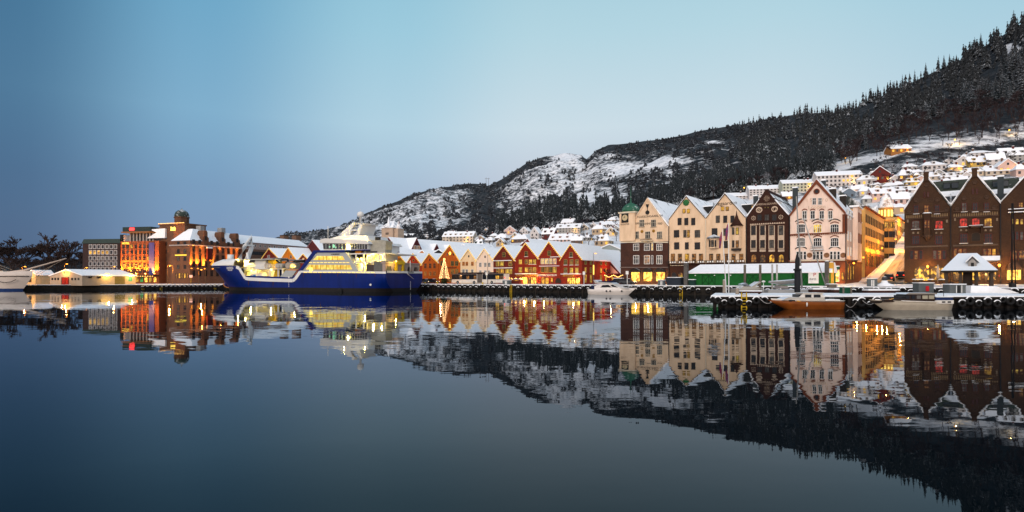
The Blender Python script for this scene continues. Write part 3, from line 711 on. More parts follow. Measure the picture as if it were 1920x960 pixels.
bal = MB().box(B.x(1204), B.x(1225.5), -1.1, -.0, B.z(1214, 452.5), B.z(1214, 451.4)).build('balcony', CREAMF, B.root)
b = MB(); b.box(B.x(1204), B.x(1225.5), -1.1, -1.02, B.z(1214, 448.6), B.z(1214, 448)); n = 14
for k in range(n+1): xx = B.x(1204)+(B.x(1225.5)-B.x(1204))*k/n; b.box(xx-.03, xx+.03, -1.09, -1.03, B.z(1214, 451.4), B.z(1214, 448.6))
b.build('railing', DARK, bal)
for x in (1192.4, 1215.4, 1238.8):
    B.win(x, 518.8, 16.5, 17.5, SHOP, DARK, 3, 1, off=.14, name='shop_window')
    b = MB(); n = 8; W = B.x(x+9.5)-B.x(x-9.5)
    pr = [(W/2*math.cos(math.pi*k/n), .95*math.sin(math.pi*k/n)) for k in range(n+1)]
    b.prism(pr, -1.0, -.15); o = b.build('awning', topsnow('awning_black', (.02, .02, .022), .15), B.root); o.location = (B.x(x), 0, B.z(x, 510))
for k, (x, y) in enumerate(((1203.8, 434), (1225.5, 433))):
    b = MB(); b.M = Matrix.Rotation(R(90), 4, 'X'); b.lathe([(.4, 0), (.4, .08), (.1, .12)], n=10); o = b.build('medallion', pmat('gilt', (.3, .15, .02)), B.root); o.location = (B.x(x), 0, B.z(x, y))
words('TRYGVESONGAARDEN', .78, BLACKT, B.root, (B.x(1215), -.03, B.z(1215, 406)))
for x, s in ((1193.3, '1899'), (1214.6, 'ANNO'), (1236.3, '1900')): words(s, .8, BLACKT, B.root, (B.x(x), -.03, B.z(x, 419.5)))
b = MB(); b.M = Matrix.Rotation(R(90), 4, 'X')
b.lathe([(.55, 0), (.55, .1)], (B.x(1214), 0), n=14); b.M = None; o = b.build('emblem', BLACKT, B.root); o.location = (0, 0, B.z(1214, 398.5))
B.shape('emblem', [(1211, 383), (1217, 383), (1215.6, 388.5), (1214.5, 389), (1214.5, 396), (1213.5, 396), (1213.5, 389), (1212.4, 388.5)], -.1, 0, BLACKT)

# ---------------------------------------------------------------- cream twin gables
zb = zfront(1320)
B = Bld(FRONT, 1253.8, zb, 'twin_gable_house', 'wide cream house with two gables, dark windows and a small corner turret')
poly = [(1253.8, 494), (1253.8, 412.5), (1287, 368.5), (1323.3, 410), (1359.3, 363.5), (1398, 408), (1398, 494)]
B.shape('wall', poly, 0, 20, CREAMP)
B.shape('ground_floor', [(1253.8, 535), (1253.8, 494), (1398, 494), (1398, 535)], -.12, 19.8, DKBROWN)
for (a, p, c) in (((1254.5, 411.6), (1287, 368.5), (1322.8, 409.4)), ((1323.8, 409.4), (1359.3, 363.5), (1397.5, 407.4))):
    A_, P_, C_ = [(B.x(q[0]), B.z(*q)) for q in (a, p, c)]
    MB().prism([A_, P_, C_, (C_[0], C_[1]+.3), (P_[0], P_[1]+.36), (A_[0], A_[1]+.3)], -.12, 20.2).build('roof', TILESN, B.root)
    MB().prism([(A_[0], A_[1]-.1), (P_[0], P_[1]-.14), (C_[0], C_[1]-.1), (C_[0], C_[1]+.12), (P_[0], P_[1]+.14), (A_[0], A_[1]+.12)], -.2, -.125).build('bargeboard', BLACKT, B.root)
    # a lit roof dormer on the right slope
    q = .66; xx, zz = P_[0]+(C_[0]-P_[0])*q, P_[1]+(C_[1]-P_[1])*q
    d = MB().box(xx-.6, xx+1.6, 5, 7.2, zz-1, zz+1.5).build('dormer', BLACKT, B.root)
    MB().box(xx+1.62, xx+1.66, 5.3, 6.9, zz-.2, zz+1.1).build('dormer_window', LIT, d); MB().box(xx-.7, xx+1.8, 4.8, 7.4, zz+1.502, zz+1.7).build('dormer_roof', SNOW, d)
b = MB(); b.M = Matrix.Rotation(R(90), 4, 'X')
n = 16; b.lathe([(.72, 0), (.72, .12), (.3, .16)], n=12)
for k in range(10): a = 2*math.pi*k/10; b.ball((.66*math.cos(a), .66*math.sin(a), .08), (.2, .2, .1), 6, 4)
o = b.build('rosette', pmat('rosette_green', (.03, .15, .05)), B.root); o.location = (B.x(1286.6), 0, B.z(1286.6, 380))
DKF = pmat('dark_frame', (.035, .028, .024), rough=.6)
for x in (1282.7, 1291): B.win(x, 395.8, 5, 7.6, LIT, DKF, 2, 1)
for x in (1274.4, 1287, 1300): B.win(x, 415.4, 6.8, 13, GLASS, DKF, 2, 3)
for x, w_ in ((1268.8, 9.2), (1284.4, 5), (1291, 4.6), (1307.7, 9.4)): B.win(x, 438.3, w_, 13.6, LIT if x == 1291 else GLASS, DKF, 2, 3)
for x, w_ in ((1269, 9), (1288, 6.6), (1307.7, 9.6)): B.win(x, 461, w_, 13, GLASS, DKF, 2, 3)
for x in (1261.9, 1275, 1288.3, 1301.5, 1314.6, 1333.5, 1347, 1362, 1375.6, 1390): B.win(x, 484, 7, 16, LIT if x in (1288.3,) else DIM, DKF, 2, 3)
for x in (1355, 1363.8): B.win(x, 391.4, 5.4, 7.4, LIT, DKF, 2, 1)
for x in (1346, 1360, 1373.5): B.win(x, 411, 6.8, 13, GLASS, DKF, 2, 3)
for x, w_ in ((1340, 10), (1360.6, 7.4)): B.win(x, 435, w_, 13.6, GLASS, DKF, 2, 3)
B.win(1361, 458.5, 7, 13, GLASS, DKF, 2, 3)
words('Julegaarden', 1.25, BLACKT, B.root, (B.x(1359), -.03, B.z(1359, 381.5)))
# turret with witch-hat roof, and the snow-capped bay
def oriel(x0, x1, y0, y1, roofy, mat, wl_, d=1.3):
    a, c = B.x(x0), B.x(x1); pl = [(a-.1, 0), (a+.35, -d), (c-.35, -d), (c+.1, 0)]
    o = MB().slab(pl, B.z(x0, y1), B.z(x0, y0)).build('oriel', mat, B.root)
    for x, y, w_, h_, gl_ in wl_: B.win(x, y, w_, h_, gl_, DKF, 1, 2, off=d)
    return o, (a+c)/2
o, xc = oriel(1374, 1390.5, 424, 466, 0, CREAMP, ((1378, 434, 4, 13, GLASS), (1385.6, 434, 4.8, 13, LITY), (1378, 458, 4, 13, GLASS), (1385.6, 458, 4.8, 13, DIM)))
b = MB(); b.lathe([(1.55, 0), (1.0, .7), (.5, 1.6), (.16, 2.6), (.03, 3.6)], n=10); q = b.build('oriel_roof', DKBROWN, o); q.location = (xc, -.5, B.z(1381, 424)+.02)
MB().box(B.x(1374.6), B.x(1390), -1.5, 0, B.z(1382, 470), B.z(1382, 466.1)).build('oriel_base', DKF, o)
o, xc = oriel(1331.5, 1347.5, 447.5, 466, 0, CREAMP, ((1334.3, 457, 2.6, 12, GLASS), (1339.4, 457, 4.6, 12.6, GLASS), (1345, 457, 2.6, 12, GLASS)))
b = MB(); b.lathe([(1.75, 0), (1.5, .35), (.5, .8), (.05, .95)], n=10); q = b.build('oriel_roof', topsnow('bay_snow', (.05, .05, .055), .4), o); q.location = (xc, -.4, B.z(1339, 447.5)+.02)
b = MB(); b.box(0, B.x(1398), -1.0, -.125, B.z(1320, 494.6), B.z(1320, 493.2)); bal = b.build('balcony', DKBROWN, B.root)
b = MB(); n = 64; Wt = B.x(1398); b.box(0, Wt, -1.0, -.94, B.z(1320, 488.8), B.z(1320, 488.3)); b.box(0, Wt, -1.0, -.94, B.z(1320, 490.9), B.z(1320, 490.5))
for k in range(n+1):
    xx = Wt*k/n; b.box(xx-.04, xx+.04, -.99, -.95, B.z(1320, 493.2), B.z(1320, 488.8))
    if k % 2 and k % 8 != 1: b.box(xx-.16, xx+.16, -1.01, -.93, B.z(1320, 492.4), B.z(1320, 489.6), 1)
b.build('railing', [DARK, WHITE], bal)
for x in (1264, 1277): B.win(x, 519, 9, 16, DIM if x > 1270 else GLASS, DKF, 2, 2, arch=True, off=.12)
B.win(1277.5, 522, 6, 13, LITY, DKF, 1, 1, off=.14, name='door')
b = MB(); b.box(B.x(1257), B.x(1283), -.3, -.125, B.z(1270, 499), B.z(1270, 496.6))
for k in range(9): xx = B.x(1258)+k*(B.x(1282)-B.x(1258))/8.5; b.box(xx, xx+.22, -.36, -.3, B.z(1270, 498.5), B.z(1270, 497), 1)
b.build('frieze', [DKBROWN, CREAMF], B.root)

# ---------------------------------------------------------------- dark brown gable with white strips
zb = zfront(1440)
B = Bld(FRONT, 1400, zb, 'dark_gable_house', 'dark brown stepped gable house with pale window strips and three round reliefs')
poly = [(1400, 535), (1400, 406.5), (1423.6, 374), (1423.6, 370.5), (1426, 370), (1434, 357.5), (1434.6, 354.6), (1438.8, 354.6), (1439.4, 357.5), (1450, 371), (1453, 371.6), (1453, 375), (1478.6, 403), (1478.6, 535)]
B.shape('wall', poly, 0, 20, DKBROWN)
A_, P_, C_ = [(B.x(q[0]), B.z(*q)) for q in ((1400.5, 406.4), (1436.7, 358), (1478.3, 403.5))]
MB().prism([A_, P_, C_, (C_[0], C_[1]+.3), (P_[0], P_[1]+.35), (A_[0], A_[1]+.3)], .45, 20.2).build('roof', TILESN2, B.root)
MB().prism([A_, (B.x(1423.6), B.z(1423.6, 374)), (B.x(1423.6), B.z(1423.6, 372.6)), (A_[0]-.1, A_[1]+.3)], -.1, .44).build('coping', SNOW, B.root)
MB().prism([C_, (B.x(1453), B.z(1453, 375)), (B.x(1453), B.z(1453, 373.2)), (C_[0]+.1, C_[1]+.3)], -.1, .44).build('coping', SNOW, B.root)
for x in (1424, 1438, 1452): B.win(x, 408, 8, 11, GLASS, DKF, 2, 2)
RELIEF = pmat('relief_stone', (.55, .42, .31))
for (x, y, r_, kind) in ((1437.3, 372, 6.6, 0), (1423.5, 393.6, 6.6, 1), (1452.4, 392, 6.6, 2)):
    rr = B.x(x+r_)-B.x(x); b = MB(); b.M = Matrix.Rotation(R(90), 4, 'X'); b.lathe([(rr*.9, 0), (rr*.9, .1)], n=24, m=0); b.M = None
    if kind == 0:
        for q in (-.4, 0, .4): b.box(-rr*.8, rr*.8, -.16, -.1, q*rr-.06, q*rr+.06, 1); b.box(q*rr-.06, q*rr+.06, -.165, -.105, -rr*.8, rr*.8, 1)
        b.torus((0, -.1, 0), rr*.78, .07, n=20, k=5, m=1)
    else:
        s_ = 1 if kind == 1 else -1
        for sg in (1, -1):
            b.tube([(sg*rr*.55*math.cos(a)*(.3+.22*a)*s_, -.13, sg*rr*.55*math.sin(a)*(.3+.22*a)) for a in np.linspace(.2, 3.6, 10)], .09, 5, 1)
        if kind == 2: b.ball((0, -.12, 0), (.2, .1, .2), 8, 5, 1)
    o = b.build('relief', [RELIEF, DKBROWN], B.root); o.location = (B.x(x), 0, B.z(x, y))
for x in (1434.8, 1440.3): B.win(x, 389, 2.2, 3, LITY, DKF, 1, 1)
for (x, y) in ((1412.8, 409), (1464, 407)):
    b = MB()
    for k in range(8): a = 2*math.pi*k/8; b.ball((.42*math.cos(a), -.03, .42*math.sin(a)), (.13, .06, .13), 6, 4)
    b.ball((0, -.03, 0), (.13, .06, .13), 6, 4); o = b.build('flower_relief', RELIEF, B.root); o.location = (B.x(x), 0, B.z(x, y))
words('HOLMEDALSGAARDEN', .62, RELIEF, B.root, (B.x(1437), -.03, B.z(1437, 382.6)))
b = MB(); x0, x1 = B.x(1406), B.x(1472); n = 16
for k in range(n):
    a = x0+(x1-x0)*k/n; w_ = (x1-x0)/n; zz = B.z(1440, 420.5); b.prism([(a+w_*(.5-.42*math.cos(q)), zz+.34*math.sin(q)) for q in np.linspace(0, math.pi, 6)], -.1, 0)
b.build('frieze', RELIEF, B.root)
for x in (1413, 1430, 1447, 1464.6):
    o = B.shape('pale_strip', [(x-5.9, 466.5), (x-5.9, 422.8), (x+5.9, 422.8), (x+5.9, 466.5)], -.10, 0, RELIEF)
    for y, h_ in ((432, 17), (457.5, 14.4)): B.win(x, y, 7.8, h_, GLASS, DKF, 2, 2, off=.10)
    b = MB()
    for k in range(7): xx = B.x(x-5.6)+k*(B.x(x+5.6)-B.x(x-5.6))/6.6; b.box(xx, xx+.16, -.14, 0, B.z(x, 472), B.z(x, 467.6))
    b.build('balusters', RELIEF, B.root)
    B.win(x+.5, 484.5, 10, 14.6, DIM if x < 1440 else LIT, DKF, 2, 3, arch=True)
    B.win(x+.5, 519, 9, 16, DIM, DKF, 2, 2, arch=True)

# ---------------------------------------------------------------- pink white corner house
zb = zfront(1531)
B = gable(FRONT, 1481.6, 1584.6, zb, (1531.3, 338.5), (1481.6, 404), (1584.6, 399), 27, 'pale_corner_house', 'pale pink gabled corner house with one yellow lit window at the foot of the street', PINKP, TILESN, oh=.15, th=.3, cat='building')
W = B.W
ring = [(-.15, B.zl-.5), (B.xa, B.za-.75), (W+.15, B.zr-.5), (W+.15, B.zr+.15), (B.xa, B.za+.25), (-.15, B.zl+.15)]
MB().prism(ring, -.3, -.225).build('bargeboard', BRICKR, B.root)
zc = B.z(1531, 490); MB().box(-.1, W+.1, -.1, 26.9, -.3, zc).build('ground_floor', BRICKR, B.root)
MB().box(-.25, W+.25, -.45, 27, zc+.002, zc+.35).build('cornice', BRICKR, B.root)
b = MB(); n = 40
for k in range(n): b.box(W*k/n+.05, W*k/n+.3, -.47, -.452, zc+.06, zc+.3)
b.build('dentils', CREAMF, B.root)
MB().box(-.1, W+.3, -.3, 0, B.z(1531, 438.6), B.z(1531, 437)).build('string_course', BRICKR, B.root)
b = MB(); n = 30
for k in range(n): b.prism([(W*(k+.2)/n, B.z(1531, 440.6)), (W*(k+.8)/n, B.z(1531, 440.6)), (W*(k+.8)/n, B.z(1531, 438.7)), (W*(k+.2)/n, B.z(1531, 438.7))], -.22, 0)
b.build('dentils', BRICKR, B.root)
MB().box(W-.5, W+.12, -.12, 2.5, B.z(1584, 437), B.zr-.3).build('corner_pier', BRICKR, B.root)
b = MB(); b.M = Matrix.Rotation(R(90), 4, 'X'); b.lathe([(.62, 0), (.62, .16), (.42, .16), (.42, .05), (.02, .05)], n=18); o = b.build('round_window', [BRICKR], B.root); o.location = (B.x(1531.3), 0, B.z(1531, 359)); b = MB(); b.M = Matrix.Rotation(R(90), 4, 'X'); b.lathe([(.4, .05), (.4, .08)], n=16); b.build('pane', GLASS, o)
for x in (1526.8, 1537.6): B.win(x, 377.6, 7, 12.6, GLASS, WHITE, 2, 2)
def head(x, y, w_, rise, mat=BRICKR):
    a, c, zz = B.x(x-w_/2), B.x(x+w_/2), B.z(x, y); pts = []
    for k in range(9): u = k/8; pts.append((a+(c-a)*u, zz+rise*math.sin(math.pi*u)))
    MB().prism(pts+[(p, q+.22) for p, q in reversed(pts)], -.12, 0).build('arch_head', mat, B.root)
for x in (1508.8, 1524, 1541, 1557): B.win(x, 403, 8.4, 15, GLASS, WHITE, 2, 2, sill=WHITE); head(x, 395.2, 9.6, .25)
for x, g_ in ((1502, GLASS), (1533, LITY), (1565, GLASS)):
    B.win(x, 428.5, 15.6, 16, g_, WHITE, 4, 2, sill=WHITE, arch=.12); head(x, 420, 16.4, .35); head(x, 416, 22, .5, DKF)
    B.win(x, 454, 15.2, 16, GLASS, WHITE, 4, 2, sill=WHITE, arch=.12); head(x, 445.6, 16, .35)
    if x != 1533: head(x, 467.5, 22, .5, DKF)
    for dx in (-6.8, 0, 6.8): B.win(x+.6+dx, 479, 5.2, 15, GLASS, WHITE, 1, 2)
b = MB().box(B.x(1521.5), B.x(1545), -1.1, 0, B.z(1533, 468.6), B.z(1533, 467.4)).build('balcony', WHITE, B.root)
q = MB(); q.box(B.x(1521.5), B.x(1545), -1.1, -1.04, B.z(1533, 462), B.z(1533, 461.4))
for k in range(17): xx = B.x(1521.5)+(B.x(1545)-B.x(1521.5))*k/16; q.box(xx-.03, xx+.03, -1.09, -1.05, B.z(1533, 467.4), B.z(1533, 462))
q.build('railing', STEEL, b)
for x in (1518, 1550, 1583): 
    b = MB(); b.M = Matrix.Rotation(R(90), 4, 'X'); b.lathe([(.55, 0), (.55, .1), (.4, .14), (.4, .1), (.05, .1)], n=14); o = b.build('medallion', pmat('medallion_brown', (.25, .12, .06)), B.root); o.location = (B.x(min(x, 1581)), 0, B.z(x, 478.5))
words('Loppen', 1.15, RELIEF, B.root, (B.x(1531.5), -.03, B.z(1531, 388.6))); 
for s, x in (('1 5', 1517), ('7 0', 1546)): words(s, 1.0, RELIEF, B.root, (B.x(x), -.03, B.z(x, 375.6)))
MB().box(B.x(1556), B.x(1574.5), -1.5, -.1, B.z(1565, 504.4), B.z(1565, 500.6)).build('shop_canopy', [pmat('canopy_green', (.03, .10, .07))], B.root)
MB().box(B.x(1555.6), B.x(1575), -1.6, 0, B.z(1565, 500.4), B.z(1565, 498.6)).build('canopy_snow', SNOW, B.root)
B.win(1565, 517, 17, 22, SHOP, WHITE, 2, 1, off=.11, name='shop_window')
for x in (1488, 1505, 1522, 1540): B.win(x, 514, 9, 19, DIM, DKF, 2, 2, arch=True, off=.1)
B.win(1580.4, 518, 4.4, 14, LIT, DKF, 1, 2, arch=True, off=.11)
# side wall down the street
for k, y_ in enumerate((4, 8, 13, 16.5, 21)):
    for r_, zz in enumerate((10.2, 15.0, 7.0 if k else 6.8)):
        B.swin(W, y_, zz, 1.1, 2.0, LITY if (k, r_) in ((3, 1), (4, 1), (3, 0)) else GLASS, WHITE if k < 2 else BRICKR, 2, 2)
for k, y_ in enumerate((3, 7, 11)): B.swin(W+.1, y_, 2.4, 1.6, 3.4, LIT, DKF, 1, 2, arch=True)
b = MB().box(W+.02, W+1.0, 11.5, 18.5, zc+.5, 17.2).build('bay', PINKP, B.root)
for zz in (10.2, 15.0):
    for y_ in (13.2, 16.8): B.swin(W+1.0, y_, zz, 1.3, 2.1, LITY, BRICKR, 2, 2)
MB().box(W-.6, W+1.3, 11, 19, 17.22, 17.6).build('bay_roof', SNOW, B.root)
for (y_, x_, hh) in ((6, W-3.2, 4.0), (15, W-2.4, 3.4), (23, W-3.6, 4.2)):
    b = MB().box(x_-.6, x_+.6, y_-.8, y_+.8, B.zr+1, B.zr+hh+2).build('chimney', DARK, B.root); MB().box(x_-.7, x_+.7, y_-.9, y_+.9, B.zr+hh+2.002, B.zr+hh+2.25).build('chimney_snow', SNOW, b)
lamp_spots = [(B.w2(W+1.0, 5, 4.3), 500), (B.w2(W+1.2, 20, 6.0), 500)]
for p_, e_ in lamp_spots:
    l_ = MB().ball((0, 0, 0), .22).build('wall_lamp', SODIUM, B.root); l_.location = B.root.matrix_basis.inverted() @ p_
    lamp('POINT', p_+Vector((.5, -.3, -.1)), e_*.6, (1, .45, .08), .2, parent=None).parent = None

for x, yt, mt in ((1254, 424, IRON), (1323.2, 412, CREAMF), (1399.2, 409, IRON), (1480.2, 404, IRON), (1586, 404, IRON), (1782.6, 389, IRON), (1875.8, 382, IRON)):
    f_ = FRONT.off(-.3); q = f_.at(x); zt_ = H+(YH-yt)/F*q.y; tag(MB().tube([(q.x, q.y, 2.2), (q.x, q.y, zt_)], .09, 6).build('drainpipe', mt), 'drainpipe running down between two harbour fronts, %s' % {1254: 'right of the clock tower house', 1323.2: 'in the middle of the cream twin gables', 1399.2: 'left of the dark brown gable', 1480.2: 'right of the dark brown gable', 1586: 'at the corner of the pale pink house', 1782.6: 'between first and middle brick gables', 1875.8: 'between middle and right brick gables'}[x], 'drainpipe', 'drainpipes between the fronts')
# ---------------------------------------------------------------- yellow street front, round tower, far street houses
cor = FRONT.at(1584.6)
SIDE = Fac((cor.x+.6-29*(math.cos(R(51.3))-.602), cor.y-29*(math.sin(R(51.3))-.797)), R(51.3))                               # runs up the street on its left side
YEL = pmat('yellow_render', (.60, .36, .12), (.48, .28, .09), scale=.4)
def sideblock(l0, l1, zbase, ztop, depth, name, label, mat, rows, cols_, ww, wh, lit, roofz=3, cat='building'):
    p = SIDE.p+SIDE.d*l0; r0 = thing(name, label, cat, (p.x, p.y, zbase), SIDE.a)
    L = l1-l0; MB().box(0, L, 0, depth, -3, ztop-zbase).build('wall', mat, r0)
    MB().box(-.2, L+.2, -.45, .1, ztop-zbase+.002, ztop-zbase+.4).build('cornice', BRICKR if mat == YEL else CREAMF, r0)
    zt = ztop-zbase+.42; b = MB(); b.face([(0, 0, zt), (L, 0, zt), (L, depth*.5, zt+roofz), (0, depth*.5, zt+roofz)]); b.face([(L, depth, zt), (0, depth, zt), (0, depth*.5, zt+roofz), (L, depth*.5, zt+roofz)]); b.face([(0, depth, zt), (0, 0, zt), (0, depth*.5, zt+roofz)]); b.face([(L, 0, zt), (L, depth, zt), (L, depth*.5, zt+roofz)])
    b.build('roof', TILESN2, r0)
    for z_ in rows:
        for k in range(cols_):
            x_ = L*(k+.5)/cols_; gm, fm = winmesh(ww, wh, rnd.choice(lit), DKF, 2, 2, False, None, .09); o = link('window', gm, r0, (x_, 0, z_-zbase)); link('frame', fm, o)
    return r0
r0 = sideblock(29.5, 66, 5, 21.4, 13, 'yellow_street_house', 'long yellow street front lit by sodium lamps on the left of the climbing street', YEL, (12.4, 15.6, 18.8), 12, 1.1, 2.0, (GLASS, GLASS, GLASS, DIM), 5)
MB().box(-.1, 36.4, -.12, 0, -3, 5.4).build('shop_front', BRICKR, r0)
for k in range(8):
    gm, fm = winmesh(2.0, 3.0, LIT if k % 3 == 0 else DIM, DKF, 2, 1, False, None, .1); o = link('shop_window', gm, r0, (2.6+4.4*k, -.12, 3.2)); link('frame', fm, o)
p = SIDE.p+SIDE.d*70.5; tr = thing('round_corner_tower', 'round yellow corner tower with a lit lantern storey half way up the street', 'building', (p.x, p.y, 8.6), SIDE.a)
b = MB(); b.lathe([(2.2, -4), (2.2, 12.6), (2.5, 12.7), (2.5, 13.1), (2.0, 13.2), (2.0, 13.5)], n=20); b.build('wall', YEL, tr)
b = MB(); b.lathe([(1.8, 13.5), (1.8, 16.2), (2.1, 16.3), (2.1, 16.6)], n=20); b.build('lantern', YEL, tr)
LANT = emis('lantern_glow', (1, .62, .12), 3)
for k in range(12):
    a = 2*math.pi*k/12; o = link('window', winmesh(.5, 2.0, LANT, None, 1, 1, False, None, .09)[0], tr, (1.78*math.cos(a), 1.78*math.sin(a), 14.9), a+R(90))
b = MB(); b.lathe([(2.2, 16.6), (2.1, 17.2), (1.7, 18.4), (1.4, 19.2), (1.5, 19.4), (.9, 20.2), (.3, 20.7), (.05, 21.4)], n=18); b.build('dome', snowy('dome_snow', (.35, .30, .26), .55), tr)
for z_ in (1.6, 5.2, 8.4, 11.2):
    for k in range(8):
        a = R(-200+k*30); gm, fm = winmesh(1.0, 1.8, LIT if z_ > 11 else GLASS, DKF, 2, 2, False, None, .09); o = link('window', gm, tr, (2.18*math.cos(a), 2.18*math.sin(a), z_), a+R(90)); link('frame', fm, o)
sideblock(73.5, 100, 10, 23.0, 12, 'street_house', 'peach house lit orange beyond the round tower on the climbing street', pmat('peach_render', (.66, .42, .24), (.56, .35, .2)), (13, 16.2, 19.2), 7, 1.1, 1.9, (GLASS, DIM, LIT), 4)
sideblock(100.6, 135, 15, 25.0, 12, 'street_house', 'furthest orange lit house at the top of the visible street', YEL, (18, 21.4), 8, 1.1, 1.8, (GLASS, DIM), 4)
# sodium lamps along the street
for k, (l_, h_, off) in enumerate(((34, 10.2, .9), (44, 11.0, .9), (54, 12.2, .9), (82, 16.2, 1.4), (108, 23.5, 1.6))):
    p = SIDE.p+SIDE.d*l_; n_ = Vector((-math.sin(SIDE.a), math.cos(SIDE.a)))
    q = p-n_*off; r1 = thing('street_lamp', 'orange wall lamp on the yellow street front, %s from the harbour' % ('first', 'second', 'third', 'fourth', 'fifth and farthest')[k], 'lamp', (q.x, q.y, h_), SIDE.a, 'wall lamps up the climbing street')
    MB().tube([(0, off, 0), (0, 0, .25)], .05, 5).build('arm', IRON, r1); MB().ball((0, 0, 0), .24).build('globe', SODIUM, r1)
    lamp('POINT', (q.x-n_.x*1.2, q.y-n_.y*1.2, h_-.2), 3000 if k < 3 else 5200, (1, .37, .014), .4, parent=None)
for s, w_, z_ in ((26, 3, 7.5), (60, 2, 15)):
    p = st+yd*s+sd*w_; lamp('POINT', (p.x, p.y, z_+4), 2000, (1, .36, .010), .5)

# ---------------------------------------------------------------- umber brick gables on the right
PF = pmat('maroon_frame', (.09, .02, .018), rough=.6)
def brickhouse(xl, xr, apex, el, er, label, tip):
    return gable(FRONT, xl, xr, zfront(1750), apex, el, er, 20, 'brick_gable_house', label, BRICKP, TILESN2, oh=.05, th=.3, group='umber brick gable houses on the right', cat='building')
def disc(B, x, y, r_, mat, dark=None):
    rr = B.x(x+r_)-B.x(x); b = MB(); b.torus((0, -.04, 0), rr*.85, .1, n=18, k=5)
    b.M = Matrix.Rotation(R(90), 4, 'X'); b.lathe([(rr*.6, 0), (rr*.6, .05)], n=14); o = b.build('medallion', mat, B.root); o.location = (B.x(x), 0, B.z(x, y))
BR2 = pmat('umber_stone', (.075, .042, .028), (.05, .03, .02))
PALE = pmat('pale_shield', (.22, .16, .11))
def details(B, x0, x1, fy, by):
    b = MB(); a, c = B.x(x0), B.x(x1); n = 20
    zt = B.z((x0+x1)/2, fy)
    for k in range(n): w_ = (c-a)/n; b.prism([(a+w_*(k+.5)-w_*.34*math.cos(q), zt-.35+.65*math.sin(q)) for q in np.linspace(0, math.pi, 6)], -.08, 0)
    b.build('frieze', pmat('frieze_stone', (.20, .13, .07)), B.root)
    b = MB(); b.box(a, c, -.16, 0, zt-.62, zt-.4); b.box(a, c, -.2, 0, zt+.5, zt+.72); b.build('frieze_band', BR2, B.root)
    b = MB(); n = 46; zt = B.z((x0+x1)/2, by)
    for k in range(n): b.box(a+(c-a)*k/n, a+(c-a)*(k+.55)/n, -.12, 0, zt-.14, zt+.14)
    b.build('dotted_band', pmat('band_stone', (.16, .12, .09)), B.root)
    A_ = [(-.05, B.zl+.0), (B.xa, B.za), (B.W+.05, B.zr)]
    MB().prism([(x_, z_+.3) for x_, z_ in A_]+[(x_, z_+.52) for x_, z_ in reversed(A_)], -.24, .3).build('coping', SNOW, B.root)
    tp = MB().box(B.xa-.40, B.xa+.40, -.26, 1.0, B.za-.9, B.za+.75).build('pinnacle', BRICKP, B.root); MB().box(B.xa-.46, B.xa+.46, -.32, 1.06, B.za+.752, B.za+.9).build('cap', BR2, tp)
B = brickhouse(1695.6, 1782.4, (1736.5, 331), (1695.6, 393.5), (1782.4, 388), 'first umber brick gable house beside the climbing street, one window glowing red', 1)
details(B, 1698.5, 1778, 404, 462)
for x in (1733.6, 1740.2): B.win(x, 365, 3, 9.4, GLASS, PF, 1, 2)
for x in (1718, 1737.3, 1757): B.win(x, 392.6, 9, 15.6, DIM if x == 1737.3 else GLASS, PF, 2, 2, sill=WHITE)
for x, g_ in ((1717, GLASS), (1760.5, REDG)): B.win(x, 421.6, 14, 15.4, g_, PF, 3, 2, sill=WHITE, arch=.12); B.win(x, 450, 13.6, 16.4, GLASS, PF, 3, 2)
for x in (1718, 1761.5): 
    for dx in (-8.6, 0, 8.6): B.win(x+dx, 478, 7, 16.6, DIM if dx == 0 else GLASS, PF, 1, 2)
o = MB().slab([(B.x(1731), 0), (B.x(1733), -1.2), (B.x(1744), -1.2), (B.x(1746), 0)], B.z(1738, 441), B.z(1738, 401)).build('oriel', BRICKP, B.root)
MB().slab([(B.x(1730), 0), (B.x(1732.6), -1.4), (B.x(1744.4), -1.4), (B.x(1747), 0)], B.z(1738, 400.9), B.z(1738, 399.4)).build('oriel_roof', SNOW, o)
b = MB(); b.lathe([(.1, -1.2), (.5, -.5), (1.0, 0)], n=10); q = b.build('oriel_foot', BR2, o); q.location = (B.x(1738.5), -.3, B.z(1738, 441))
for x in (1735.5, 1741.5): B.win(x, 421, 4.4, 14, DIM, PF, 1, 2, off=1.2)
for (x, y, r_) in ((1737, 347, 4), (1717.5, 375.7, 4.6), (1757.5, 374.6, 4.6), (1704.5, 395.6, 4.4), (1775, 393, 4.4)): disc(B, x, y, r_, BR2)
words('BERGEN', .95, BR2, B.root, (B.x(1737.5), -.05, B.z(1737, 376)))
for x in (1702, 1775.5): B.win(x, 414.6, 3.6, 5.6, PALE, None, name='shield')
for x in (1712.6, 1721.5, 1755.6, 1765): B.win(x, 436.5, 4, 4, PALE, None, arch=True, name='shield')
for x, w_, g_ in ((1728.7, 28, PATCHY), (1757.5, 26, PATCHY)): B.win(x, 512.6, w_, 27, g_, DARK, 4, 2, arch=.35, name='shop_window')
def walllamp(B, x, y, e, label):
    r1 = thing('wall_lamp', label, 'lamp', B.w2(B.x(x), -.5, B.z(x, y)), TA, 'orange wall lamps on the brick houses')
    MB().box(-.08, .08, 0, .5, -.1, .1).build('bracket', IRON, r1); b = MB(); b.lathe([(.12, -.3), (.24, .1), (.05, .3)], n=8); b.build('lantern', SODIUM, r1)
    lamp('POINT', B.w2(B.x(x), -.95, B.z(x, y)+.1), e, (1, .42, .08), .15)
walllamp(B, 1739.5, 500, 330, 'glowing wall lamp between the two shop arches of the first brick house')
B = brickhouse(1782.8, 1875.4, (1827.2, 324), (1782.8, 388), (1875.4, 381.6), 'middle umber brick gable house behind the snowy pavilion, with red and amber windows', 2)
details(B, 1787, 1872, 401, 459.6)
